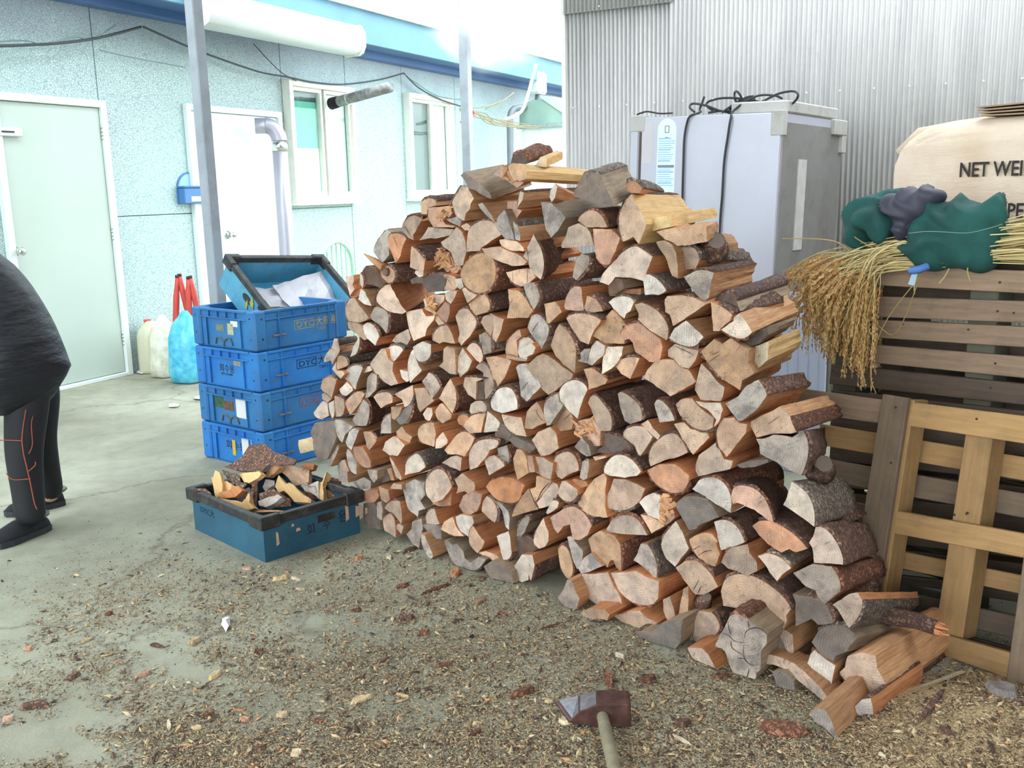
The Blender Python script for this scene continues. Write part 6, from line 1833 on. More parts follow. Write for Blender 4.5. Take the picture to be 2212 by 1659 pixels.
for nm, mat, lab, cat, poly, depth, lift in SCR:
    P_ = [tuple(map(float, q.split(','))) for q in poly.split()]
    P_ = [(400 + x * 400 / 2212, 940 + y * 400 / 2212) for x, y in P_]
    base = bF + uy * WBX * .5 - ux * DBX * .5 + V((0, 0, BH * .8 + lift))
    view = V((base.x, base.y, 0)).normalized()
    p0 = base + view * (depth - .18)
    n_ = (nrm + V((R.uniform(-.25, .25), R.uniform(-.1, .1), R.uniform(-.2, .2)))).normalized()
    c0 = onp(sum(p[0] for p in P_) / len(P_), sum(p[1] for p in P_) / len(P_), p0, V((-.1, -.8, .6)).normalized())
    pl = [onp(x, y, c0, n_) for x, y in P_]
    for p in pl: p.z = max(p.z, .03)
    th = .008 if nm == 'bark_piece' else .028
    bm = bmesh.new(); prism(bm, pl, -n_, th, 0, .3)
    uvl = bm.loops.layers.uv.new('UVMap')
    for f in bm.faces:
        for lp in f.loops: lp[uvl].uv = (lp.vert.co.x + lp.vert.co.z, lp.vert.co.y)
    bmesh.ops.subdivide_edges(bm, edges=[e for e in bm.edges if e.calc_length() > .03], cuts=1)
    for v in bm.verts: v.co += V([R.uniform(-.0022, .0022) for _ in range(3)])
    o = finish(nm, bm, mat, None, world=True)
    tag(o, lab, cat, 'scraps in the box')
# ------------------------------------------------------------------ fridge behind the pile
FK = gnd(1690, 246, 1.78)
fs, fb = az(-52), az(38)                    # along its side panel, along its back
FH = 1.80
wS = .93; wB = .92
Mf = frame(V((FK.x, FK.y, 0)), fs, -fb * -1, V((0, 0, 1)))
# lean a touch, as it stands on rough ground
vax = V((FK.x, FK.y, 0)).normalized()
Mf = frame(V((FK.x - .055, FK.y, 0)), -fs, fb, V((0, 0, 1)))   # x points from the far front edge to the near corner
Mf = Matrix.Translation(V((FK.x - .055, FK.y, 0))) @ Matrix.Rotation(rad(1.7), 4, vax) @ Matrix.Translation(-V((FK.x - .055, FK.y, 0))) @ Mf
fr = empty('fridge', None, Mf)
tag(fr, 'silver-grey two-door fridge seen from its side behind the woodpile, cable on top', 'fridge')
FRS = plain('fridge_side_paint', lin(188, 186, 198), .38, .15, .04, 2, lin(168, 160, 164), .2)
FRB = plain('fridge_back_panel', lin(150, 146, 144), .42, .35, .1, 3, lin(120, 108, 98), .5)
FRT = plain('fridge_trim', lin(186, 182, 178), .5, .0, .08, 6, lin(140, 126, 112), .4)
DD = .075
z0 = .06
bm = bmesh.new(); box(bm, (-wS + DD, 0, z0), (0, wB, FH - .01), None, .006)
body = finish('body', bm, FRS, fr)
bm = bmesh.new(); box(bm, (0, .012, z0 + .1), (.006, wB - .012, FH - .06)); finish('back_panel', bm, FRB, fr)
bm = bmesh.new(); box(bm, (.006, .24, FH - .75), (.012, .36, FH - .25)); finish('rating_plate', bm, plain('rating_plate', lin(196, 190, 188), .5, 0, .12, 20), fr)
for y0, y1 in ((0, wB / 2 - .004), (wB / 2 + .004, wB)):
    bm = bmesh.new(); box(bm, (-wS, y0, z0), (-wS + DD - .012, y1, FH - .02), None, .012); d = finish('door', bm, FRS, fr)
    bm = bmesh.new(); box(bm, (-wS - .04, (y1 - .08) if y0 == 0 else (y0 + .04), .9), (-wS, (y1 - .04) if y0 == 0 else (y0 + .08), 1.5), None, .01); finish('door_handle', bm, FRT, d)
bm = bmesh.new(); box(bm, (-wS + DD - .013, .004, z0), (-wS + DD, wB - .004, FH - .03)); finish('door_gasket', bm, plain('gasket_grime', lin(96, 76, 66), .8), fr)
bm = bmesh.new(); box(bm, (-wS - .002, -.004, FH - .09), (-wS + .1, .07, FH + .004), None, .006); finish('hinge_cover', bm, FRT, fr)
bm = bmesh.new(); box(bm, (-.06, -.004, FH - .13), (.012, .05, FH + .002), None, .004); finish('corner_cap', bm, FRT, fr)
bm = bmesh.new(); box(bm, (-.32, .05, FH - .01), (.008, wB - .1, FH + .055), None, .008); finish('top_cover', bm, FRT, fr)
bm = bmesh.new(); box(bm, (-.02, wB - .2, FH - .1), (.03, wB + .006, FH - .01), None, .006); box(bm, (.0, wB - .06, FH - .2), (.03, wB + .006, FH - .1), None, .004); finish('rear_hinge_bracket', bm, FRT, fr)
for x in (-wS + .15, -.1):
    for y in (.1, wB - .1):
        bm = bmesh.new(); tube(bm, [(x, y, 0), (x, y, z0 + .01)], .025, 8); finish('foot', bm, BLACK, fr)
# stickers on the side panel
STW = plain('white_sticker', lin(226, 238, 244), .5, 0, .04)
STP = plain('pale_peeled_sticker', lin(206, 196, 202), .6, 0, .04)
STC = plain('cyan_print', lin(140, 196, 222), .6, 0, .1, 60)
STG = plain('grey_print', lin(130, 130, 140), .6, 0, .1, 60)
def side(x, z): return frame((x, -.0012, z), V((1, 0, 0)), V((0, 0, 1)), V((0, -1, 0)))
def sticker(xa, xb, za, zb, mat, nm):
    w = xb - xa
    bm = bmesh.new()
    pts = [V((xa, 0, za)), V((xb, 0, za))] + [V((xa + w / 2 + w / 2 * math.cos(a * math.pi / 12), 0, zb - w / 2 + w / 2 * math.sin(a * math.pi / 12))) for a in range(13)]
    prism(bm, pts, V((0, -1, 0)), .001); return finish(nm, bm, mat, fr)
sticker(-.845, -.775, FH - .27, FH - .04, STP, 'peeled_sticker')
st = sticker(-.745, -.625, FH - .47, FH - .02, STW, 'instruction_sticker')
bm = bmesh.new()
zz = FH - .135
for k in range(22):
    w_ = R.uniform(.08, .115)
    if k != 11: box(bm, (-.738, -.0018, zz), (-.738 + w_ * .93, -.001, zz + (.004 if k % 5 else .007)))
    zz -= .0125
finish('printed_lines', bm, STC, st)['kind'] = 'stuff'
bm = bmesh.new(); box(bm, (-0.7370, -.002, FH - .293), (-0.6320, -.001, FH - .28)); box(bm, (-0.6990, -.002, FH - .1), (-0.6700, -.001, FH - .096)); box(bm, (-0.6950, -.002, FH - .128), (-0.6750, -.001, FH - .124)); box(bm, (-0.6990, -.002, FH - .1), (-0.6950, -.001, FH - .06)); box(bm, (-0.6740, -.002, FH - .1), (-0.6700, -.001, FH - .06)); box(bm, (-0.6990, -.002, FH - .064), (-0.6700, -.001, FH - .06))
finish('printed_bar', bm, STG, st)['kind'] = 'stuff'

# black power cable coiled on the fridge, two runs hanging down its side
CORD = plain('black_rubber_cord', lin(44, 42, 46), .5, 0, .2)
FP = Mf @ V((0, -.014, 0)); FN = Mf.to_3x3() @ V((0, -1, 0))
def fpx(x, y, d=0.0): return onp(x, y, FP + FN * d, FN)
def topx(x, y): return Mf.inverted() @ fpx(x, y)
cordp = [(1553, 600), (1553, 540), (1556, 470), (1560, 420), (1564, 350), (1572, 295), (1578, 258)]
cordq = [(1474, 470), (1474, 420), (1476, 350), (1478, 300), (1484, 265), (1492, 250)]
pk = empty('power_cord', Mf @ V((-.3, .08, FH)))
tag(pk, 'black power cord coiled in loops on the fridge top', 'cord')
pts = [fpx(x, y) for x, y in cordp] + [Mf @ V(p) for p in ((-.29, .03, FH + .012), (-.2, .1, FH + .085), (-.12, .16, FH + .09), (-.09, .2, FH + .075))]
bm = bmesh.new(); tube(bm, spline(pts, 5), .0065, 7); finish('hanging_run', bm, CORD, pk, world=True)
pts = [fpx(x, y) for x, y in cordq] + [Mf @ V(p) for p in ((-.5, .04, FH + .01), (-.53, .09, FH + .03), (-.52, .12, FH + .1))]
bm = bmesh.new(); tube(bm, spline(pts, 5), .0065, 7); finish('hanging_run', bm, CORD, pk, world=True)
def floop(pl):
    bm = bmesh.new(); tube(bm, spline([fpx(x, y, -(.1 + .02 * (i % 3))) for i, (x, y) in enumerate(pl)], 6), .0065, 7); finish('cord_loop', bm, CORD, pk, world=True)
floop([(1500, 242), (1490, 232), (1497, 224), (1525, 228), (1560, 240), (1590, 236), (1640, 222), (1680, 203), (1712, 197), (1724, 205), (1716, 220), (1697, 233), (1688, 243)])
floop([(1545, 242), (1528, 230), (1530, 220), (1560, 212), (1600, 213), (1640, 220), (1644, 228), (1610, 236), (1580, 243)])
floop([(1600, 240), (1588, 215), (1587, 200), (1594, 199), (1606, 216), (1622, 232), (1612, 244)])
floop([(1576, 243), (1590, 230), (1612, 222), (1638, 222), (1636, 230), (1604, 240), (1572, 246)])
floop([(1560, 243), (1600, 216), (1626, 208), (1626, 216), (1596, 222), (1576, 238), (1600, 244)])
floop([(1530, 244), (1555, 240), (1580, 243), (1610, 238), (1618, 242)])
oc = empty('thin_cord', Mf @ V((-.85, .03, FH + .006)))
tag(oc, 'thin dark wire lying along the front top edge of the fridge', 'cord')
bm = bmesh.new(); tube(bm, spline([Mf @ V(p) for p in ((-.9, .02, FH + .01), (-.84, .03, FH + .025), (-.76, .04, FH + .012), (-.68, .05, FH + .012))], 6), .005, 6); finish('wire', bm, CORD, oc, world=True)

# white ribbed board in the gap between fridge and pallets
wp_c = gnd(1712, 1030)
WPd, WPn = az(120), az(210)
rb = empty('ribbed_board', None, frame(V((wp_c.x, wp_c.y + .1, 0)), WPd, -WPn, V((0, 0, 1))))
tag(rb, 'pale ribbed plastic board standing in the gap between fridge and pallets', 'board')
PB_ = plain('pale_blue_plastic', lin(206, 214, 240), .5, 0, .04, 3)
bm = bmesh.new(); box(bm, (-.14, 0, 0), (.17, .02, .9), None, .003); finish('panel', bm, PB_, rb)
bm = bmesh.new()
for k in range(6): box(bm, (-.12 + k * .05, -.004, 0), (-.116 + k * .05, 0, .9))
o = finish('ribs', bm, PB_, rb)

# ------------------------------------------------------------------ pallets
def wood_mat(name, c, c2, dark):
    t = NT(name)
    co = t.coord('Object')
    oi = t.n('ShaderNodeObjectInfo').outputs['Random']
    mp = t.coord('Object', (.6, 9, 9))
    g = t.noise(mp, 8, 6, .6)
    col = t.mix(t.ramp(g, [(.3, (0, 0, 0)), (.7, (1, 1, 1))]), c, c2)
    n = t.noise(co, 5, 6, .7)
    col = t.mix(t.math('MULTIPLY', t.ramp(n, [(.5, (0, 0, 0)), (.72, (1, 1, 1))]), .5), col, dark)
    hs = t.n('ShaderNodeHueSaturation'); t.l(t.math('ADD', t.math('MULTIPLY', oi, .3), .85), hs.inputs['Value']); t.l(col, hs.inputs['Color'])
    t.base(hs.outputs[0]); t.rough(.8); t.bump(g, .4, .004); return t.m
PWG = wood_mat('pallet_weathered', lin(150, 124, 102), lin(120, 98, 80), lin(84, 70, 60))
PWD = wood_mat('pallet_dark', lin(98, 80, 66), lin(78, 64, 54), lin(54, 46, 42))
PWY = wood_mat('pallet_fresh', lin(176, 138, 92), lin(152, 116, 74), lin(104, 82, 60))
PWB = wood_mat('pallet_brown', lin(124, 104, 84), lin(104, 86, 70), lin(74, 62, 54))
NAIL = plain('rusty_nail', lin(70, 52, 46), .7, .3)
pd = az(142.0)
pn = V((pd.y, -pd.x, 0))
if pn.dot(CAM - gnd(2150, 1470)) < 0: pn = -pn
LP0 = gnd(2178, 1470)
la = rad(9)
up_l = (V((0, 0, 1)) * math.cos(la) - pn * math.sin(la)).normalized()
ln_ = (pn * math.cos(la) + V((0, 0, 1)) * math.sin(la)).normalized()
def board(par, name, quad, p0, n, th, mat, nails=(), reach=None):
    """quad of picture points (TL, TR, BR, BL) on the plane p0/n; thickness goes back along -n"""
    P_ = [onp(x, y, p0, n) for x, y in quad]
    if reach:                                  # all boards of one pallet end at the same line
        for a_, b_ in ((0, 1), (3, 2)):
            v_ = P_[b_] - P_[a_]
            P_[b_] = P_[a_] + v_ * ((reach[1] - (P_[a_] - reach[0]).dot(pd)) / v_.dot(pd))
    for p in P_: p.z = max(p.z, .003)
    ex_ = (P_[1] - P_[0]); ey_ = (P_[0] - P_[3])
    long_ = ex_ if ex_.length > ey_.length else ey_
    X = long_.normalized(); Zn = n; Y = Zn.cross(X).normalized()
    c = sum(P_, V()) / 4
    bm = bmesh.new(); prism(bm, P_, -n, th)
    bmesh.ops.bevel(bm, geom=bm.edges[:], offset=.0025, segments=1, affect='EDGES')
    Mo = frame(c, X, Y, Zn)
    bmesh.ops.transform(bm, matrix=Mo.inverted(), verts=bm.verts)
    o = finish(name, bm, mat)
    o.parent = par
    o.matrix_basis = PM(par).inverted() @ Mo
    if nails:
        bm = bmesh.new()
        for x, y in nails:
            q = onp(x, y, p0, n); tube(bm, [q, q + n * .002], .004, 6)
        bmesh.ops.transform(bm, matrix=PM(o).inverted(), verts=bm.verts); finish('nail_heads', bm, NAIL, o)
    return o
# leaning pallet in front
lp = empty('leaning_pallet', LP0)
tag(lp, 'leaning wooden pallet with fresh yellow boards beside the woodpile', 'pallet')
B0, B1, B2 = LP0, LP0 - ln_ * .022, LP0 - ln_ * .115
board(lp, 'plank', [(1906, 851), (1961, 860), (1896, 1290), (1838, 1280)], B0 + ln_ * .022, ln_, .022, PWB, [(1935, 880), (1925, 1000)])
board(lp, 'stringer', [(1962, 862), (1975, 865), (1909, 1300), (1897, 1297)], B0, ln_, .09, PWY)
board(lp, 'plank', [(1720, 838), (1906, 864), (1902, 915), (1715, 888)], B0, ln_, .022, PWG)
board(lp, 'plank', [(1962, 868), (2420, 925), (2420, 990), (1955, 919)], B0, ln_, .022, PWY, [(2110, 905)])
board(lp, 'plank', [(1926, 1102), (2420, 1190), (2420, 1244), (1917, 1150)], B0, ln_, .022, PWY, [(2088, 1110)])
board(lp, 'plank', [(1992, 1358), (2300, 1442), (2300, 1510), (2000, 1410)], B0, ln_, .022, PWY)
board(lp, 'stringer', [(2086, 932), (2145, 940), (2078, 1385), (2018, 1372)], B1, ln_, .09, PWY, [(2090, 1108), (2062, 1112)])
board(lp, 'stringer', [(2245, 960), (2310, 970), (2235, 1500), (2172, 1478)], B1 + ln_ * .03, ln_, .09, PWB)
for y0, y1, k in ((930, 975, 0), (1003, 1050, 1), (1085, 1125, 2), (1170, 1205, 3), (1255, 1300, 4), (1335, 1385, 5)):
    board(lp, 'deck_board', [(1770, y0 - 14), (2420, y0 + 92 + k * 8), (2420, y1 + 100 + k * 8), (1770, y1 - 14)], B2, ln_, .02, (PWY, PWB, PWB, PWY, PWD, PWD)[k])
# upright pallet behind it
ptop = onp(1906, 851, B2 - ln_ * .02, ln_)
UP0 = V((ptop.x, ptop.y, 0)) - pn * .06
upn = pn
uq = empty('upright_pallet', UP0)
tag(uq, 'weathered grey slatted pallet standing upright under the rice straw', 'pallet')
URE = (onp(1795, 700, UP0, upn), 1.06)
for quad, mat, nl in (
    ([(1890, 572), (2420, 594), (2420, 645), (1885, 616)], PWG, [(2160, 610)]), ([(1880, 640), (2420, 658), (2420, 706), (1876, 684)], PWG, [(2155, 672), (2190, 676)]),
    ([(1870, 690), (2420, 716), (2420, 764), (1866, 728)], PWG, [(2092, 712), (1950, 700)]), ([(1862, 743), (2420, 788), (2420, 838), (1858, 781)], PWG, [(2150, 785)]),
    ([(1795, 786), (2420, 852), (2420, 898), (1790, 829)], PWD, [(2140, 838), (1800, 800)])):
    board(uq, 'slat', quad, UP0, upn, .02, mat, nl, URE)
for y0 in (850, 905, 960, 1015, 1070, 1125, 1180, 1235):  # lowest dark slats added to close off the lit floor behind
    board(uq, 'slat', [(1795, y0 - 8), (2420, y0 + 62), (2420, y0 + 105), (1790, y0 + 34)], UP0, upn, .02, PWD, (), URE)
zt = onp(1990, 578, UP0, upn).z
sl = onp(1795, 700, UP0, upn); sl.z = 0
for off in (0, .48, .96):
    a = sl + pd * off
    bm = bmesh.new(); box(bm, (0, -.1, 0), (.09, -.0, zt - .01), None, .004)
    Mo = frame(a - upn * .022, pd, upn, V((0, 0, 1)))
    bmesh.ops.transform(bm, matrix=Matrix.Rotation(rad(90), 4, 'Y').inverted(), verts=bm.verts)
    o = finish('stringer', bm, plain('mossy_timber', lin(84, 82, 66), .85, 0, .2, 8), uq)
    o.matrix_basis = PM(uq).inverted() @ Mo @ Matrix.Rotation(rad(90), 4, 'Y')
for z_ in [.05 + .155 * k for k in range(8)]:
    bm = bmesh.new(); box(bm, (0, -.008, 0), (1.05, .008, .09), None, .002)
    o = finish('deck_board', bm, PWD, uq); o.matrix_basis = PM(uq).inverted() @ frame(sl - upn * .135 + V((0, 0, z_)), pd, upn, V((0, 0, 1)))
# added backing of dark boards, standing for the shade behind the gaps
rq_ = empty('gap_backing', sl - upn * .5)
tag(rq_, 'dark backing boards added behind the slatted pallet to darken its gaps', 'pallet')
for z_ in [.02 + .112 * k for k in range(int((zt - .2) / .112))]:
    bm = bmesh.new(); box(bm, (-.02, -.01, 0), (1.6, .01, .1), None, .002)
    o = finish('deck_board', bm, PWD, rq_); o.matrix_basis = PM(rq_).inverted() @ frame(sl - upn * .42 + V((0, 0, z_)), pd, upn, V((0, 0, 1)))
for off in (.0, .75, 1.5):
    bm = bmesh.new(); box(bm, (off, -.1, 0), (off + .09, -.012, zt - .15), None, .003)
    o = finish('stringer', bm, PWD, rq_); o.matrix_basis = PM(rq_).inverted() @ frame(sl - upn * .42, pd, upn, V((0, 0, 1)))
# flat pallet laid on top of a second upright behind: carries sack and straw
fp_ = empty('flat_pallet', sl - upn * .2 + V((0, 0, zt)))
tag(fp_, 'flat pallet behind the slats carrying the sack and straw', 'pallet')
Fm = frame(sl - upn * .16 + V((0, 0, zt - .1)), pd, -upn, V((0, 0, 1)))
for k in range(7):
    bm = bmesh.new(); box(bm, (.0, k * .135, .08), (1.3, k * .135 + .1, .1), None, .002); o = finish('slat', bm, PWG, fp_); o.matrix_basis = PM(fp_).inverted() @ Fm
for x in (.02, .6, 1.18):
    bm = bmesh.new(); box(bm, (x, 0, 0), (x + .09, .92, .08), None, .002); o = finish('stringer', bm, PWB, fp_); o.matrix_basis = PM(fp_).inverted() @ Fm
for x in (.05, 1.15):
    for y in (.08, .82):
        bm = bmesh.new(); box(bm, (x, y, -(zt - .1)), (x + .09, y + .09, 0), None, .002); o = finish('leg', bm, PWD, fp_); o.matrix_basis = PM(fp_).inverted() @ Fm

# ------------------------------------------------------------------ sack, straw, jacket
sk0 = sl - upn * .62
SN = (upn + V((0, 0, .06))).normalized()
sc0 = onp(2290, 480, sk0, upn); 
sTL = onp(1962, 284, sk0, upn); sTop = onp(2120, 258, sk0, upn)
SW = .92; SHt = sTop.z - zt - .0
Ms = frame(V((sTL.x, sTL.y, zt)), pd, -upn, V((0, 0, 1)))
sk = empty('grain_sack', None, Ms)
tag(sk, 'large full cream cloth sack with black capitals on the straw pallet', 'sack')
SACK = NT('sack_cloth')
_c = SACK.coord('Object')
SACK.base(SACK.mix(SACK.ramp(SACK.noise(_c, 5, 5), [(.4, (0, 0, 0)), (.7, (1, 1, 1))]), lin(232, 210, 190), lin(218, 190, 164)))
SACK.rough(.85); _m = SACK.coord('Object', (1, 1, 5)); SACK.bump(SACK.math('ADD', SACK.noise(_m, 6, 5, .6), SACK.math('MULTIPLY', SACK.noise(_c, 160, 2), .2)), .5, .02); SACK = SACK.m
bm = bmesh.new()
nu, nv = 40, 26
rows = []
for j in range(nv + 1):
    t_ = j / nv
    ph = -math.pi / 2 + math.pi * t_
    row = []
    for i in range(nu):
        a = 2 * math.pi * i / nu
        ex3 = lambda c, e: math.copysign(abs(c) ** e, c)
        x = ex3(math.cos(ph), .35) * ex3(math.cos(a), .35) * SW / 2
        y = ex3(math.cos(ph), .5) * ex3(math.sin(a), .7) * .2
        z = ex3(math.sin(ph), .45) * SHt / 2
        p = V((x + SW / 2, y + .0, z + SHt / 2))
        p.z -= .035 * (1 - abs(x) / (SW / 2)) * 0 + .05 * (abs(x) / (SW / 2)) ** 4 * (t_ > .5)
        w_ = .012 * mnoise.noise(V((p.x * 5, p.y * 5, p.z * 14))) + .006 * mnoise.noise(V((p.x * 14, 3, p.z * 40)))
        p.y += w_ * 1.5 * (1 if y < 0 else -1); p.x += w_ * .6
        row.append(bm.verts.new(p))
    rows.append(row)
for A, B in zip(rows, rows[1:]):
    for i in range(nu):
        f = bm.faces.new((A[i], A[(i + 1) % nu], B[(i + 1) % nu], B[i])); f.smooth = True
bmesh.ops.remove_doubles(bm, verts=bm.verts, dist=.0005)
finish('cloth', bm, SACK, sk)
bm = bmesh.new()
for s in range(2):
    pass
tube(bm, [(-.02, .0, SHt - .11), (.05, 0, SHt - .035), (.2, -.01, SHt - .012), (.45, 0, SHt + .004), (SW - .1, 0, SHt - .01)], .014, 8, rs=[.03, .022, .014, .014, .014])
finish('top_seam', bm, SACK, sk)
PRINT = plain('black_sack_print', lin(58, 50, 48), .85, 0, .3, 60)
def sackxy(x, y): p = Ms.inverted() @ onp(x, y, sk0 + upn * .2, upn); return p
p1 = sackxy(2073, 382); p2 = sackxy(2175, 470)
lettering('lettering', 'NET WEIGHT', Ms @ frame((p1.x, -.208, p1.z), V((1, 0, 0)), V((0, .02, 1)), V((0, -1, 0))), .07, PRINT, sk, .8, 'LEFT', .0012)
lettering('lettering', 'PET', Ms @ frame((p2.x, -.205, p2.z), V((1, 0, 0)), V((0, .02, 1)), V((0, -1, 0))), .07, PRINT, sk, .8, 'LEFT', .0012)
cbp = empty('cardboard', Ms @ V((.3, 0, SHt)))
tag(cbp, 'folded brown cardboard sheets lying on top of the sack', 'cardboard')
CARD = plain('brown_cardboard', lin(168, 144, 120), .85, 0, .12, 6)
for k in range(4):
    bm = bmesh.new(); box(bm, (.34, -.12 - .01 * k, SHt + .004 + k * .009), (.86, .12, SHt + .009 + k * .009))
    for v in bm.verts: v.co.z += .03 * (v.co.x - .34) * (k - 1.5) * .4
    o = finish('sheet', bm, CARD, cbp); o.matrix_basis = PM(cbp).inverted() @ Ms
bm = bmesh.new(); box(bm, (.62, -.02, SHt + .03), (.95, .0, SHt + .1)); o = finish('sheet', bm, CARD, cbp); o.matrix_basis = PM(cbp).inverted() @ Ms

# straw sheaf: stalks come from the right, ears droop over the pallet's left end
STRAW = NT('rice_straw'); _i = STRAW.n('ShaderNodeNewGeometry').outputs['Random Per Island']
STRAW.base(STRAW.ramp(_i, [(0, lin(150, 126, 78)), (.5, lin(196, 172, 116)), (1, lin(224, 206, 152))])); STRAW.rough(.6); STRAW = STRAW.m
EAR = NT('rice_ears'); _i = EAR.n('ShaderNodeNewGeometry').outputs['Random Per Island']
EAR.base(EAR.ramp(_i, [(0, lin(158, 112, 62)), (.5, lin(206, 158, 98)), (1, lin(230, 192, 134))])); EAR.rough(.65); EAR = EAR.m
shf = empty('rice_sheaf', onp(1960, 560, UP0, upn))
tag(shf, 'sheaf of dry rice straw with brown ears drooping over the pallet corner', 'rice straw')
def upx(x, y, d): return onp(x, y, UP0 + upn * d, upn)
bs, be = bmesh.new(), bmesh.new()
def grain(bm, p, d, s):
    n1 = d.orthogonal().normalized(); n2 = d.cross(n1)
    a = bm.verts.new(p - d * s); b = bm.verts.new(p + d * s)
    ring = [bm.verts.new(p + n1 * math.cos(k * 2.094) * s * .45 + n2 * math.sin(k * 2.094) * s * .45) for k in range(3)]
    for k in range(3):
        bm.faces.new((a, ring[(k + 1) % 3], ring[k])); bm.faces.new((b, ring[k], ring[(k + 1) % 3]))
for k in range(300):
    u_ = R.random()
    d0 = R.uniform(-.14, .12)
    lvl = R.random()
    xe = R.triangular(1716, 1905, 1800) if u_ < .8 else R.uniform(1690, 1760)
    ye = 600 + (xe - 1700) * .7 + R.uniform(-30, 95) if u_ < .8 else R.uniform(585, 690)
    x0, y0 = 1985 + R.uniform(-10, 60), 520 + lvl * 60 + R.uniform(-8, 8)
    xm, ym = 1925 - R.uniform(0, 30), y0 + R.uniform(-4, 14)
    xk = xm + (xe - xm) * R.uniform(.55, .72); yk = ym + (ye - ym) * R.uniform(.22, .38)
    dd = d0 + R.uniform(-.02, .08)
    c = spline([upx(x0, y0, d0 * .5), upx(xm, ym, d0 * .8), upx(xk, yk, d0), upx(xe, ye, dd)], 7)
    r_ = R.uniform(.0011, .002)
    tube(bs, c, r_, 3, False, [r_] * (len(c) - 6) + [r_ * .7] * 6)
    if R.random() < .8:
        tail = c[-8:]
        down = tail + [tail[-1] + V((R.uniform(-.015, .015), R.uniform(-.015, .015), -R.uniform(.03, .09)))]
        pp = spline(down, 5)
        tube(bs, pp, .0012, 3, False)
        for q in range(0, len(pp) - 1):
            if R.random() < .95:
                dr = (pp[q + 1] - pp[q]).normalized()
                for _ in range(2):
                    grain(be, pp[q] + V([R.uniform(-.0045, .0045) for _ in range(3)]), (dr + V([R.uniform(-.35, .35) for _ in range(3)])).normalized(), R.uniform(.005, .008))
for (pl) in ([(1960, 540), (1870, 560), (1800, 520), (1690, 515)], [(1985, 600), (1910, 700), (1880, 800), (1892, 850)], [(1930, 560), (1850, 515), (1830, 490)], [(1990, 590), (1935, 720), (1880, 700), (1840, 790)], [(1980, 590), (1975, 610), (1975, 635)], [(2050, 580), (2040, 598), (2028, 612)], [(2090, 578), (2090, 590), (2096, 608)], [(1960, 560), (1800, 545), (1740, 560), (1690, 610)]):
    tube(bs, spline([upx(x, y, .06) for x, y in pl], 6), .0022, 3, False)
# butt ends of the sheaf, straight straw running off to the right
for k in range(170):
    y0 = R.uniform(488, 578); d0 = R.uniform(-.2, .05)
    a = upx(2080 + R.uniform(-60, 40), 540 + (y0 - 540) * .6, d0); b = upx(2330 + R.uniform(-120, 60), y0 - 18 + R.uniform(-14, 14), d0)
    a.z = max(a.z, zt + .005); b.z = max(b.z, zt + .005)
    tube(bs, [a, a.lerp(b, .5) + V((0, 0, R.uniform(-.006, .012))), b], R.uniform(.0016, .0028), 3, False)
for bm_, nm, mt in ((bs, 'straw', STRAW), (be, 'ears', EAR)):
    o = finish(nm, bm_, mt, shf, world=True, recalc=False); o['kind'] = 'stuff'
bm = bmesh.new(); tube(bm, spline([upx(1968, 585, .12), upx(1985, 582, .14), upx(2004, 575, .12)], 5), .012, 6)
finish('blue_tie', bm, plain('blue_tape', lin(84, 128, 200), .6), shf, world=True)
bm = bmesh.new(); prism(bm, [upx(*p, .12) for p in ((1972, 588), (1984, 588), (1976, 617), (1962, 614))], upn, .002)
finish('pale_tag', bm, plain('pale_blue_tag', lin(168, 190, 206), .7), shf, world=True)

# green jacket thrown over the straw
GREEN = NT('dark_green_cloth')
_c = GREEN.coord('Object'); GREEN.base(GREEN.ramp(GREEN.noise(_c, 6, 4), [(.35, lin(18, 62, 60)), (.7, lin(34, 92, 86))])); GREEN.rough(.85); GREEN.bump(GREEN.noise(_c, 300, 2), .25, .002); GREEN = GREEN.m
LINING = plain('grey_lining', lin(62, 60, 76), .6, 0, .2, 6)
jk = empty('jacket', upx(2020, 560, 0))
tag(jk, 'crumpled dark green jacket with grey lining lying on the straw', 'jacket')
def lobe(name, pts, mat, seed, amp, d, voxel=.012):
    bm = bmesh.new()
    for (x, y, rx, ry, rz, dz) in pts:
        g = bmesh.ops.create_icosphere(bm, subdivisions=3, radius=1)
        c = upx(x, y, d + dz)
        k_ = (c - CAM).length / FPX
        for v in g['verts']:
            v.co = c + pd * v.co.x * rx * k_ * 1.02 + upn * v.co.y * rz * k_ + V((0, 0, 1)) * v.co.z * ry * k_
    o = finish(name, bm, mat, None, recalc=False)
    rm = o.modifiers.new('r', 'REMESH'); rm.mode = 'VOXEL'; rm.voxel_size = voxel
    sm = o.modifiers.new('s', 'SMOOTH'); sm.iterations = 9
    dg = bpy.context.evaluated_depsgraph_get()
    me = bpy.data.meshes.new_from_object(o.evaluated_get(dg))
    o.modifiers.clear(); old = o.data; o.data = me; bpy.data.meshes.remove(old)
    nr = [v.normal.copy() for v in me.vertices]
    for v, n_ in zip(me.vertices, nr):
        p = v.co
        q_ = p.x * 20 - p.y * 12 + p.z * 34 + 7 * mnoise.noise(p * 5 + V((seed, 0, 0)))
        fold = 1.3 * (1 - 2 * abs(math.sin(q_))) * (.45 + mnoise.noise(p * 4 + V((3, seed, 1)))) + mnoise.noise(p * 9 + V((0, seed, 0)))
        v.co = p + n_ * amp * fold
    me.polygons.foreach_set('use_smooth', [True] * len(me.polygons))
    me.transform(PM(jk).inverted()); o.parent = jk
    return o
lobe('shell', [(2065, 500, 98, 72, 70, 0), (2130, 470, 45, 36, 50, 0), (2010, 545, 52, 38, 50, .02), (2100, 545, 55, 38, 50, 0), (1990, 470, 30, 44, 46, -.02)], GREEN, 1, .021, .0, .01)
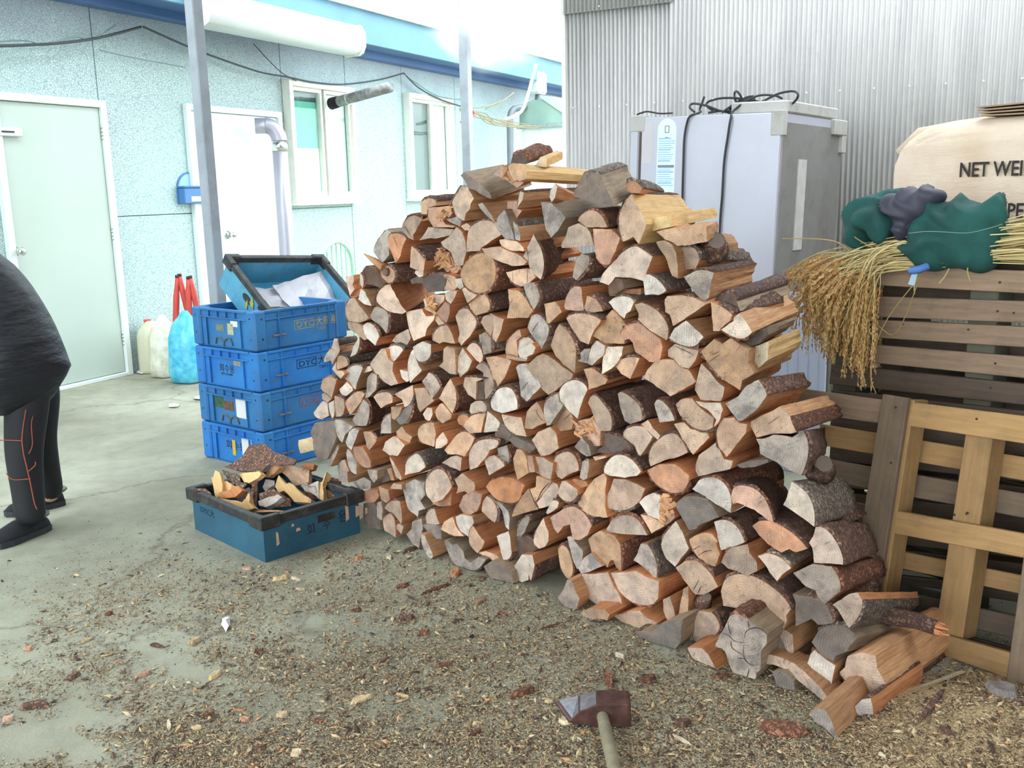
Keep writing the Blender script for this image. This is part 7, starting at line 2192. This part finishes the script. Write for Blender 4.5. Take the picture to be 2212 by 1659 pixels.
lobe('sleeve', [(1885, 470, 50, 42, 52, 0), (1860, 500, 34, 34, 44, .0), (1912, 490, 26, 34, 40, .03), (1930, 430, 70, 20, 42, -.05)], GREEN, 4, .02, .0, .01)
lobe('lining', [(1960, 450, 52, 36, 40, .03), (2000, 425, 40, 22, 34, .02), (1955, 500, 24, 28, 36, .03)], LINING, 9, .018, .0, .009)
bm = bmesh.new(); 
# pale stitched seam across the big panel
sm_ = [(1962, 504), (2000, 500), (2040, 501), (2090, 503), (2140, 492), (2165, 484)]
tube(bm, spline([upx(x, y, .19 - .06 * ((x - 2065) / 100) ** 2) for x, y in sm_], 5), .0012, 4); finish('seam', bm, plain('pale_thread', lin(120, 150, 150), .8), jk, world=True)
# ------------------------------------------------------------------ splitting maul on the floor
mh = gnd(1290, 1556)
mdir = (gnd(1362, 1548) - gnd(1215, 1546)); mdir.z = 0; mdir.normalize()
hd = (gnd(1326, 1659) - gnd(1302, 1552)); hd.z = 0; hd.normalize()
MS_ = frame(V((mh.x, mh.y, 0)) , mdir, V((0, 0, 1)).cross(mdir), V((0, 0, 1)))
ml = empty('splitting_maul', None, MS_)
tag(ml, 'rusty splitting maul with a worn wooden handle lying on the sawdust', 'splitting maul')
def rust():
    t = NT('rusty_steel'); co = t.coord('Object')
    n1 = t.noise(co, 24, 5); col = t.ramp(n1, [(.35, lin(66, 40, 38)), (.6, lin(96, 62, 54)), (.8, lin(120, 92, 80))])
    t.base(col); t.rough(.75); t.b.inputs['Metallic'].default_value = .3; t.bump(n1, .3, .003); return t.m
WORN = plain('worn_steel', lin(150, 152, 162), .35, .75, .2, 20, lin(90, 76, 70), .6)
L0 = (gnd(1362, 1548) - gnd(1215, 1546)).length
xl, xr = -L0 * .52, L0 * .48
bm = bmesh.new()
sec = [(xr, .036, .030), (xr - .008, .038, .034), (xr * .25, .038, .034), (.0, .040, .033), (xl * .5, .044, .02), (xl * .92, .05, .006), (xl, .051, .002)]
rings = []
for x, hy, hz in sec:
    rings.append([bm.verts.new((x + (.02 * (1 if a < 0 else -1) * (1 if x < xl * .8 else 0)), a * hy, .036 + b * hz - (.0 if x > xl * .4 else .012 * (x / xl)))) for a, b in ((-1, -1), (1, -1), (1, 1), (-1, 1))])
for i, (A, B) in enumerate(zip(rings, rings[1:])):
    for k in range(4): bm.faces.new((A[k], A[(k + 1) % 4], B[(k + 1) % 4], B[k])).material_index = 1 if i >= 3 and k == 2 else 0
bm.faces.new(rings[0][::-1]); bm.faces.new(rings[-1])
bmesh.ops.bevel(bm, geom=[e for e in bm.edges if e.calc_length() > .02], offset=.003, segments=1, affect='EDGES')
finish('maul_head', bm, [rust(), WORN], ml)
hl = MS_.to_3x3().inverted() @ hd
bm = bmesh.new()
st_ = V((.012, -.02, .034))
tube(bm, [st_ - hl * .02, st_ + hl * .01, st_ + hl * .15, st_ + hl * .4, st_ + hl * .72, st_ + hl * .75], .016, 14, rs=[.014, .0155, .017, .0165, .018, .014])
HW = wood_mat('old_handle', lin(150, 140, 112), lin(126, 116, 94), lin(92, 84, 72))
finish('handle', bm, HW, ml)

# ------------------------------------------------------------------ sawdust: a heap, loose flakes, and bigger chips
hc_ = gnd(2190, 1590)
bm = bmesh.new()
nr, na = 16, 40
rows = []
for i in range(nr + 1):
    rr_ = i / nr
    row = []
    for k in range(na):
        a = 2 * math.pi * k / na
        R_ = .52 * (1 + .18 * mnoise.noise(V((math.cos(a) * 1.4, math.sin(a) * 1.4, 5))))
        x, y = hc_.x + math.cos(a) * R_ * rr_ * .95, hc_.y + math.sin(a) * R_ * rr_ * .62
        z = .085 * (math.cos(math.pi * rr_) * .5 + .5) + .008 * mnoise.noise(V((x * 16, y * 16, 0))) * (1 - rr_) + .001
        row.append(bm.verts.new((x, y, max(z, .0005))))
    rows.append(row)
for A, B in zip(rows, rows[1:]):
    for k in range(na):
        f = bm.faces.new((A[k], A[(k + 1) % na], B[(k + 1) % na], B[k])); f.smooth = True
bmesh.ops.remove_doubles(bm, verts=bm.verts, dist=.0002)
SAWM = NT('sawdust_heap')
_c = SAWM.coord('Object'); _n = SAWM.noise(_c, 110, 4, .7)
SAWM.base(SAWM.ramp(_n, [(.3, lin(120, 96, 70)), (.5, lin(172, 146, 108)), (.7, lin(206, 182, 140))])); SAWM.rough(.95); SAWM.bump(_n, .8, .006); SAWM = SAWM.m
hp_ = finish('sawdust_heap', bm, SAWM, None, world=True)
tag(hp_, 'low heap of sawdust at the foot of the leaning pallet', 'sawdust', None, 'stuff')
def heap_z(x, y):
    r_ = math.hypot((x - hc_.x) / (.52 * .95), (y - hc_.y) / (.52 * .62))
    return .085 * (math.cos(math.pi * min(r_, 1)) * .5 + .5)
FLK = NT('sawdust_flakes'); _i = FLK.n('ShaderNodeNewGeometry').outputs['Random Per Island']
FLK.base(FLK.ramp(_i, [(0, lin(56, 40, 36)), (.25, lin(92, 66, 52)), (.4, lin(132, 108, 82)), (.7, lin(170, 147, 112)), (.9, lin(200, 179, 142)), (1, lin(196, 136, 92))])); FLK.rough(.85); FLK = FLK.m
vs, fs_ = [], []
rs_ = random.Random(11)
BXI = Mb.inverted()
def blocked(p):
    b = BXI @ p
    if -.02 < b.x < DBX + .02 and -.02 < b.y < WBX + .02: return True
    return (p - PA).dot(PN) < -.02 and -.3 < (p - PA).dot(PD) < 1.62
cnt = 0
while cnt < 150000:
    x = rs_.uniform(-250, 2450); y = 1100 + 680 * rs_.random() ** .8
    edge = 1390 - (x - 0) * .42 if x < 560 else min(1155 + max(0, x - 700) * .28, 1455)
    if y < edge and rs_.random() > math.exp(-(edge - y) / 55): continue
    cl = mnoise.noise(V((x / 260, y / 120, 3.3))) + .5 * mnoise.noise(V((x / 70, y / 35, 8)))
    dens = .55 + 1.1 * cl + (.35 if x > 700 else -.12)
    if rs_.random() > dens: continue
    p = gnd(x, y)
    if blocked(p): continue
    p.z = heap_z(p.x, p.y) + rs_.uniform(.0008, .005)
    s = rs_.uniform(.0014, .0034) * (rs_.uniform(1.8, 3.6) if rs_.random() < .035 else 1)
    a = rs_.uniform(0, 6.28); l_ = s * rs_.uniform(1, 2.4)
    ux_ = V((math.cos(a), math.sin(a), rs_.uniform(-.5, .5))) * l_; uy_ = V((-math.sin(a), math.cos(a), rs_.uniform(-.5, .5))) * s * .7
    i0 = len(vs)
    top = V((0, 0, s * .5))
    vs += [p - ux_, p + uy_, p + ux_, p - uy_ * .9, p + top]
    fs_ += [(i0, i0 + 3, i0 + 4), (i0 + 3, i0 + 2, i0 + 4), (i0 + 2, i0 + 1, i0 + 4), (i0 + 1, i0, i0 + 4)]
    cnt += 1
me = bpy.data.meshes.new('sawdust'); me.from_pydata([tuple(v) for v in vs], [], fs_); me.materials.append(FLK)
tag(link(bpy.data.objects.new('sawdust', me)), 'sawdust and wood flakes scattered over the floor before the pile', 'sawdust', None, 'stuff')

CHIPS = [  # x, y, length px, width px, angle, kind
 (780, 1515, 66, 16, -22, 'y'), (1130, 1500, 62, 28, -18, 'b'), (1690, 1580, 120, 55, 8, 'b'), (1905, 1640, 20, 8, 30, 'y'), (2012, 1562, 90, 14, -52, 'k'), (2042, 1622, 46, 16, 25, 'k'), (2160, 1556, 74, 46, 30, 's'),
 (878, 1336, 36, 22, 5, 'k'), (610, 1548, 28, 18, 0, 'y'), (18, 1556, 34, 16, -10, 'o'), (75, 1528, 90, 20, -6, 'k'), (160, 1463, 42, 14, -25, 'k'), (310, 1460, 46, 10, -18, 'o'), (190, 1384, 44, 6, -24, 'y'), (60, 1404, 22, 10, 10, 'o'), (365, 1570, 22, 9, 75, 'y'), (385, 1578, 24, 8, -60, 'y'), (425, 1575, 28, 12, -8, 'y'), (528, 1557, 22, 14, 30, 'o'), (640, 1632, 26, 22, 10, 'y'),
 (450, 1548, 34, 12, -15, 'b'), (560, 1410, 26, 14, -20, 'b'), (465, 1462, 34, 16, -35, 'y'), (420, 1388, 36, 16, -20, 'y'), (605, 1252, 40, 14, -10, 'y'), (535, 1231, 24, 10, 5, 'o'), (620, 1237, 16, 9, 20, 'o'), (775, 1207, 22, 14, -15, 'o'), (840, 1205, 14, 10, 60, 'y'), (640, 1253, 24, 10, 20, 'y'), (940, 1275, 80, 8, -20, 'b'), (985, 1240, 26, 22, -60, 'o'), (650, 1275, 26, 9, 0, 'y'), (690, 1282, 28, 10, -22, 'y'), (870, 1268, 34, 14, -14, 'b'), (1040, 1300, 30, 5, -40, 'o'), (885, 1190, 44, 12, -20, 'k'), (1040, 1252, 20, 16, 0, 'k'), (770, 1320, 30, 12, -10, 'b'), (170, 1328, 22, 8, -5, 'y'), (235, 1328, 24, 10, -20, 'b'), (340, 1397, 34, 10, 12, 'k'),
 (1338, 1420, 26, 12, 30, 'y'), (1315, 1470, 46, 18, 70, 'b'), (1220, 1562, 30, 22, 35, 'y'), (1185, 1518, 20, 12, 10, 'y'), (1470, 1600, 60, 8, 28, 'y'), (1475, 1565, 40, 26, -20, 'k'), (1560, 1465, 40, 20, -10, 'b'), (1400, 1470, 40, 26, -10, 'b'), (1190, 1355, 60, 6, -15, 'b'), (1850, 1520, 30, 8, 45, 'y'), (2030, 1480, 150, 6, -20, 'y'), (915, 1370, 30, 14, -15, 'b'), (985, 1345, 20, 8, -20, 'k'), (1085, 1330, 26, 10, 15, 'b'), (830, 1430, 30, 10, -24, 'k'), (960, 1440, 40, 12, -12, 'b'), (870, 1505, 36, 9, 16, 'y'), (1030, 1585, 30, 12, -30, 'b'), (560, 1620, 30, 20, -10, 'k'), (690, 1560, 26, 14, 10, 'b'),
]
CM = {'y': END['y'], 'o': END['o'], 'b': BARK[1], 'k': BARK[0], 's': END['d']}
KN = {'y': ('wood_chip', 'pale yellow wood chip lying on the sawdust-strewn floor'), 'o': ('wood_chip', 'orange wood chip lying on the sawdust-strewn floor'), 'b': ('bark_chip', 'reddish brown flake of bark lying on the floor'), 'k': ('bark_chip', 'dark brown flake of bark lying on the floor'), 's': ('wood_chip', 'flat whitish slab chip on the sawdust heap')}
for i, (x, y, ln, wd_, an, kd) in enumerate(CHIPS):
    c = gnd(x, y)
    dx_, dy_ = math.cos(rad(an)) * ln / 2, math.sin(rad(an)) * ln / 2
    e1 = (gnd(x + dx_, y + dy_) - gnd(x - dx_, y - dy_)); L1 = e1.length; e1.normalize()
    e2 = V((-e1.y, e1.x, 0)); W1 = wd_ * (c - CAM).length / FPX * 1.15
    zb_ = max(heap_z(c.x + a * e1.x * L1 * .5, c.y + a * e1.y * L1 * .5) for a in (-1, 0, 1)) if heap_z(c.x, c.y) > .001 else 0
    npt = 9
    poly = []
    for k in range(npt):
        a = 2 * math.pi * k / npt
        rr_ = R.uniform(.72, 1.05)
        poly.append(V((c.x, c.y, zb_ + .001)) + e1 * math.cos(a) * L1 / 2 * rr_ + e2 * math.sin(a) * W1 / 2 * rr_)
    bm = bmesh.new(); th = min(.018, .004 + W1 * .25)
    prism(bm, poly, V((0, 0, 1)), th, 0, .3)
    for v in bm.verts:
        if v.co.z > zb_ + .002: v.co.xy = c.xy + (v.co.xy - c.xy) * .82
    uvl = bm.loops.layers.uv.new('UVMap')
    for f in bm.faces:
        for lp_ in f.loops: lp_[uvl].uv = ((lp_.vert.co - c).dot(e2), (lp_.vert.co - c).dot(e1))
    nm, lab = KN[kd]
    o = finish(nm, bm, CM[kd], None, world=True)
    grp = {'y': 'pale wood chips on the floor', 'o': 'orange wood chips on the floor', 'b': 'reddish bark flakes on the floor', 'k': 'dark bark flakes on the floor', 's': None}[kd]
    special = {(1690, 1580): 'large slab of bark lying loose right of the splitting maul', (2012, 1562): 'black stick stuck in the sawdust heap', (780, 1515): 'longest pale wood chip, alone on the open floor', (2160, 1556): KN['s'][1]}
    if (x, y) in special: lab = special[(x, y)]
    else:
        FM = [('scrap box', 575, 1180), ('splitting maul', 1290, 1545), ('crumpled white paper', 488, 1352), ('longest pale chip', 780, 1515), ('loose bark slab', 1690, 1580), ('cup-shaped log', 1010, 1200), ('near shoe', 50, 1170)]
        cand = []
        for nm_, mx, my in FM:
            k_ = _oct((mx, my), (x, y))
            same = sorted((q for q in CHIPS if q[5] == kd and _oct((mx, my), q[:2]) == k_), key=lambda q: math.dist((mx, my), q[:2]))
            cand.append((math.dist((mx, my), (x, y)) * (1 + .5 * same.index(CHIPS[i])), nm_, k_, same.index(CHIPS[i])))
        _, nm_, k_, rk_ = min(cand)
        lab = '%s, %s %s the %s' % ({'y': 'pale wood chip', 'o': 'orange wood chip', 'b': 'reddish bark flake', 'k': 'dark bark flake'}[kd], ['first', 'second', 'third', 'fourth', 'fifth', 'sixth', 'seventh'][rk_], OCT[k_], nm_)
    tag(o, lab, 'wood chip' if nm == 'wood_chip' else 'bark flake', grp)
# white paper scraps
for i, (x, y, w, h, lab) in enumerate(((488, 1352, 26, 30, 'crumpled white paper scrap on the floor before the scrap box'), (430, 862, 30, 12, 'white paper scrap beside the bottom of the crate stack'), (375, 878, 34, 9, 'white paper scrap on the bare concrete before the cans'), (306, 803, 28, 14, 'white paper scrap at the door corner'))):
    bm = bmesh.new()
    pts = []
    for k in range(8):
        a = 2 * math.pi * k / 8; q = R.uniform(.6, 1.05)
        p = gnd(x + math.cos(a) * w / 2 * q, y + math.sin(a) * h / 2 * q); p.z = R.uniform(.002, .016); pts.append(p)
    c = bm.verts.new(sum(pts, V()) / 8 + V((0, 0, .012))); vv = [bm.verts.new(p) for p in pts]
    for k in range(8): bm.faces.new((c, vv[k], vv[(k + 1) % 8]))
    o = finish('paper_scrap', bm, PAPER, None, world=True); tag(o, lab, 'paper')
    so = o.modifiers.new('t', 'SOLIDIFY'); so.thickness = .0008

# ------------------------------------------------------------------ person bending at the left edge
pb0 = gnd(70, 1160); vdir = V((pb0.x, pb0.y, 0)).normalized()
prt = V((vdir.y, -vdir.x, 0))
def pp(x, y, d=0.0): return onp(x, y, pb0 + vdir * d, vdir)
def grow(name, verts, edges, mats, parent=None, sub=2, root=0):
    me = bpy.data.meshes.new(name)
    me.from_pydata([tuple(v[0]) for v in verts], edges, [])
    o = link(bpy.data.objects.new(name, me))
    sk_ = o.modifiers.new('skin', 'SKIN'); sk_.use_smooth_shade = True
    for i, v in enumerate(verts):
        r_ = v[1] if isinstance(v[1], tuple) else (v[1], v[1])
        me.skin_vertices[0].data[i].radius = r_
        me.skin_vertices[0].data[i].use_root = (i == root)
    ss = o.modifiers.new('sub', 'SUBSURF'); ss.levels = sub; ss.render_levels = sub
    dg = bpy.context.evaluated_depsgraph_get()
    m2 = bpy.data.meshes.new_from_object(o.evaluated_get(dg))
    o.modifiers.clear(); o.data = m2; bpy.data.meshes.remove(me)
    m2.materials.clear(); m2.materials.append(mats)
    m2.polygons.foreach_set('use_smooth', [True] * len(m2.polygons))
    if parent is not None:
        m2.transform(PM(parent).inverted()); o.parent = parent
    return o
SKIN = plain('skin', lin(206, 160, 132), .55, 0, .06, 8)
JACK = NT('black_padded_cloth'); _c = JACK.coord('Object'); JACK.base(JACK.ramp(JACK.noise(_c, 8, 4), [(.3, lin(16, 17, 24)), (.7, lin(28, 30, 40))])); JACK.rough(.55); JACK.bump(JACK.noise(JACK.coord('Object', (1.4, 1.4, 5)), 4, 4, .5), .5, .04); JACK = JACK.m
TROU = plain('black_track_trousers', lin(20, 20, 26), .7, 0, .25, 12)
SHOE = plain('black_felt_shoe', lin(26, 26, 32), .9, 0, .2, 40)
SOLE = plain('dark_rubber_sole', lin(44, 44, 50), .7, 0, .2, 12)
FUR = plain('grey_fleece_trim', lin(120, 116, 110), .95, 0, .25, 60)
HAIR = plain('black_hair', lin(22, 20, 20), .6, 0, .2, 40)
TH_ = plain('orange_thread', lin(168, 82, 62), .8)
ps = empty('person', gnd(60, 1165))
tag(ps, 'person in a black padded jacket and dark trousers bending over at the frame edge', 'person')
A_n, K_n, H_n = pp(62, 1128), pp(52, 985), pp(64, 820)
A_f, K_f, H_f = pp(112, 1086, .22), pp(86, 955, .2), pp(82, 815, .16)
pel = pp(66, 790, .08); sp1 = pp(10, 715, .08); sp2 = pp(-62, 640, .08); nk = pp(-128, 590, .08); nk2 = pp(-158, 580, .08); hd_ = pp(-205, 578, .08); hd2 = pp(-238, 590, .08)
sh_n, el_n, wr_n = pp(-100, 640, -.1), pp(-112, 775, -.14), pp(-140, 890, -.1)
sh_f, el_f, wr_f = pp(-100, 625, .26), pp(-118, 765, .3), pp(-150, 880, .26)
body_v = [(pel, (.13, .11)), (sp1, (.12, .12)), (sp2, (.14, .12)), (nk, .06), (nk2, .055), (hd_, .085), (hd2, .075),
          (H_n, .09), (K_n, .06), (A_n, .042), (H_f, .09), (K_f, .06), (A_f, .042),
          (sh_n, .055), (el_n, .042), (wr_n, .028), (sh_f, .055), (el_f, .042), (wr_f, .028)]
body_e = [(0, 1), (1, 2), (2, 3), (3, 4), (4, 5), (5, 6), (0, 7), (7, 8), (8, 9), (0, 10), (10, 11), (11, 12), (2, 13), (13, 14), (14, 15), (2, 16), (16, 17), (17, 18)]
for wv, wi, sgn in ((wr_n, 15, -1), (wr_f, 18, 1)):
    dn = V((0, 0, -1)); fwd = -prt
    pal = wv + dn * .06 + fwd * .01
    ip = len(body_v); body_v.append((pal, (.034, .018))); body_e.append((wi, ip))
    for k, (o_, l_) in enumerate(((-.027, .062), (-.009, .072), (.009, .068), (.027, .052))):
        b_ = pal + dn * .03 + vdir * o_; m_ = b_ + dn * l_ * .55 + fwd * .012; e_ = m_ + dn * l_ * .4 - fwd * .006
        i0 = len(body_v); body_v += [(b_, .0095), (m_, .0085), (e_, .007)]; body_e += [(ip, i0), (i0, i0 + 1), (i0 + 1, i0 + 2)]
    b_ = pal + fwd * .03 + dn * .0; i0 = len(body_v); body_v += [(b_, .011), (b_ + fwd * .02 + dn * .03, .009)]; body_e += [(ip, i0), (i0, i0 + 1)]
grow('body', body_v, body_e, SKIN, ps)
# face: nose, eyes, mouth, ears; hair cap
fd = (hd2 - hd_).normalized()
fdn = (fd * .5 + V((0, 0, -1)) * .85).normalized()     # looks down at the floor
fc = hd_.lerp(hd2, .5)
bm = bmesh.new(); tube(bm, [fc + fdn * .075 + fd * .02, fc + fdn * .105 - fd * .005], .014, 8, rs=[.01, .016]); finish('nose', bm, SKIN, ps, True, True)
for s in (-1, 1):
    bm = bmesh.new(); g = bmesh.ops.create_icosphere(bm, subdivisions=2, radius=.011); bmesh.ops.translate(bm, vec=fc + fdn * .08 + fd * .028 + vdir * .03 * s, verts=bm.verts); finish('eye', bm, WHITE, ps, True, True)
    bm = bmesh.new(); g = bmesh.ops.create_icosphere(bm, subdivisions=2, radius=.02)
    for v in bm.verts: v.co = fc + vdir * (.088 * s + v.co.x * .4) + fd * v.co.y + fdn * v.co.z * 1.5
    finish('ear', bm, SKIN, ps, True, True)
bm = bmesh.new(); tube(bm, [fc + fdn * .083 - fd * .045 + vdir * a for a in (-.022, 0, .022)], .005, 6); finish('mouth', bm, plain('lips', lin(176, 110, 100), .6), ps, True, True)
bm = bmesh.new(); g = bmesh.ops.create_icosphere(bm, subdivisions=3, radius=.108)
for v in list(bm.verts):
    if v.co.dot(fdn) > .045: bm.verts.remove(v)
bmesh.ops.translate(bm, vec=fc - fdn * .006, verts=bm.verts); finish('hair', bm, HAIR, ps, True, True)
# jacket: padded body (ring by ring through its thickness) and sleeves
outl = [(-150, 560), (-110, 522), (-60, 524), (-20, 538), (10, 556), (42, 584), (85, 640), (120, 702), (150, 776), (151, 790), (138, 814), (120, 845), (96, 870), (60, 884), (10, 892), (-40, 886), (-84, 840), (-112, 760), (-140, 650)]
bm = bmesh.new()
lay = []
dc = lambda k: spline([V((x, y, 0)) for x, y in outl + outl[:1]], 3)[:-1]
ring2 = dc(0)
for k in range(13):
    t_ = -1 + 2 * k / 12
    t_ = max(-.985, min(.985, t_))
    s_ = (1 - abs(t_) ** 2.6) ** .42
    row = []
    for p in ring2:
        x, y = 0 + (p.x - 0) * s_, 730 + (p.y - 730) * s_
        q = pp(x, y, .07)
        q = q + vdir * (.25 * t_)
        q += (vdir * .016 + V((0, 0, .012))) * (mnoise.noise(q * 7) + .6 * mnoise.noise(V((q.x * 9, q.y * 9, q.z * 26)))) * (1 if s_ < .97 else .5)
        row.append(bm.verts.new(q))
    lay.append(row)
m_ = len(ring2)
for A, B in zip(lay, lay[1:]):
    for i in range(m_): bm.faces.new((A[i], A[(i + 1) % m_], B[(i + 1) % m_], B[i]))
for row in (lay[0], lay[-1]):
    c = bm.verts.new(sum((v.co for v in row), V()) / m_)
    for i in range(m_): bm.faces.new((c, row[i], row[(i + 1) % m_]))
finish('jacket', bm, JACK, ps, True, True)
for a_, b_, c_ in ((sh_n, el_n, wr_n), (sh_f, el_f, wr_f)):
    grow('sleeve', [(a_ + (b_ - a_) * -.2, .09), (a_, .095), (b_, .078), (c_ + V((0, 0, .03)), .055)], [(0, 1), (1, 2), (2, 3)], JACK, ps, 2)
# trousers
tv = [(pp(50, 790, .08), (.10, .10)), (pp(60, 850, -.01), .098), (K_n + V((0, 0, .02)), .082), (pp(60, 1060), .07), (pp(68, 1134), .066), (pp(84, 845, .17), .098), (K_f + V((0, 0, .02)), .075), (pp(103, 1030, .22), .06), (pp(114, 1084, .22), .06)]
grow('trousers', tv, [(0, 1), (1, 2), (2, 3), (3, 4), (0, 5), (5, 6), (6, 7), (7, 8)], TROU, ps, 2)
for pts in ([(56, 885), (48, 940), (50, 975), (58, 1010), (66, 1045), (74, 1085), (80, 1100)], [(76, 880), (68, 915), (70, 960), (62, 980)], [(0, 951), (20, 951), (48, 952)], [(14, 1022), (28, 1036), (66, 1034)], [(62, 1018), (76, 1005), (76, 998)]):
    bm = bmesh.new(); tube(bm, spline([pp(x, y, -.098 + abs(x - 50) * .0007) for x, y in pts], 5), .0022, 5); finish('orange_piping', bm, TH_, ps, True, True)
# shoes
def shoe(hx, hy, tx, ty, dz, w):
    q = gnd(hx, hy); base = V((q.x, q.y, 0))
    t = gnd(tx, ty); dr = (V((t.x, t.y, 0)) - base); L = dr.length; dr.normalize(); sd = V((-dr.y, dr.x, 0))
    bm = bmesh.new(); rows = []
    for u_, hw, z1 in ((-.02, .5, .03), (0, .75, .06), (.12, .95, .075), (.3, 1.0, .085), (.5, 1.05, .08), (.75, 1.05, .06), (.92, .8, .045), (1.0, .35, .03)):
        c = base + dr * L * u_
        rows.append([bm.verts.new(c + sd * w * hw * math.cos(a * math.pi / 8) + V((0, 0, .022 + (z1 - .02) * math.sin(a * math.pi / 8)))) for a in range(9)])
    for A, B in zip(rows, rows[1:]):
        for k in range(8):
            f = bm.faces.new((A[k], A[k + 1], B[k + 1], B[k])); f.smooth = True
        bm.faces.new((A[8], A[0], B[0], B[8]))
    bm.faces.new(rows[0]); bm.faces.new(rows[-1][::-1])
    s = finish('shoe', bm, SHOE, ps, world=True)
    bm = bmesh.new(); rows = []
    for u_, hw in ((-.03, .5), (0, .8), (.15, 1.0), (.3, .98), (.5, 1.0), (.75, 1.08), (.93, .8), (1.02, .35)):
        c = base + dr * L * u_
        rows.append([bm.verts.new(c + sd * w * hw * 1.04 * s_ + V((0, 0, z))) for s_, z in ((-1, 0.001), (1, .001), (1, .026), (-1, .026))])
    for A, B in zip(rows, rows[1:]):
        for k in range(4): bm.faces.new((A[k], A[(k + 1) % 4], B[(k + 1) % 4], B[k]))
    bm.faces.new(rows[0]); bm.faces.new(rows[-1][::-1])
    bmesh.ops.transform(bm, matrix=PM(s).inverted(), verts=bm.verts); finish('sole', bm, SOLE, s)
    bm = bmesh.new()
    ring = [base + dr * (L * .2 + .07 * math.cos(a * math.pi / 8)) + sd * .056 * math.sin(a * math.pi / 8) + V((0, 0, .076)) for a in range(17)]
    tube(bm, ring, .008, 7); bmesh.ops.transform(bm, matrix=PM(s).inverted(), verts=bm.verts); finish('fleece_trim', bm, FUR, s)
shoe(96, 1142, -22, 1188, 0, .058)
shoe(135, 1088, 14, 1116, 0, .048)

# ------------------------------------------------------------------ smoke drifting across the eave
sc_ = CAM + ray(1075, 52).normalized() * 9.6
bm = bmesh.new(); g = bmesh.ops.create_icosphere(bm, subdivisions=3, radius=1)
SMX = V((.95, .8, .52))
for v in bm.verts: v.co = V((v.co.x * SMX.x, v.co.y * SMX.y, v.co.z * SMX.z))
SM = bpy.data.materials.new('white_smoke'); SM.use_nodes = True
nt = SM.node_tree; nt.nodes.clear()
out = nt.nodes.new('ShaderNodeOutputMaterial'); vol = nt.nodes.new('ShaderNodeVolumePrincipled')
vol.inputs['Color'].default_value = (1, 1, 1, 1); vol.inputs['Anisotropy'].default_value = .2
tc = nt.nodes.new('ShaderNodeTexCoord'); nz = nt.nodes.new('ShaderNodeTexNoise'); nz.inputs['Scale'].default_value = 2.6; nz.inputs['Detail'].default_value = 5
mp = nt.nodes.new('ShaderNodeMapping'); mp.inputs['Scale'].default_value = (1 / SMX.x, 1 / SMX.y, 1 / SMX.z)
nt.links.new(tc.outputs['Object'], nz.inputs['Vector']); nt.links.new(tc.outputs['Object'], mp.inputs[0])
ln2 = nt.nodes.new('ShaderNodeVectorMath'); ln2.operation = 'LENGTH'; nt.links.new(mp.outputs[0], ln2.inputs[0])
def mth(op, a, b):
    x = nt.nodes.new('ShaderNodeMath'); x.operation = op
    for s, v in ((x.inputs[0], a), (x.inputs[1], b)):
        if hasattr(v, 'links'): nt.links.new(v, s)
        else: s.default_value = v
    return x.outputs[0]
fall = mth('SUBTRACT', 1.0, ln2.outputs['Value'])
den = mth('MULTIPLY', mth('MAXIMUM', mth('SUBTRACT', mth('ADD', fall, mth('MULTIPLY', nz.outputs[0], 1.0)), .80), 0.0), 8.0)
nt.links.new(den, vol.inputs['Density']); nt.links.new(vol.outputs[0], out.inputs['Volume'])
smk = finish('smoke', bm, SM, None); smk.location = sc_
tag(smk, 'white smoke drifting before the blue eave', 'smoke', None, 'stuff')
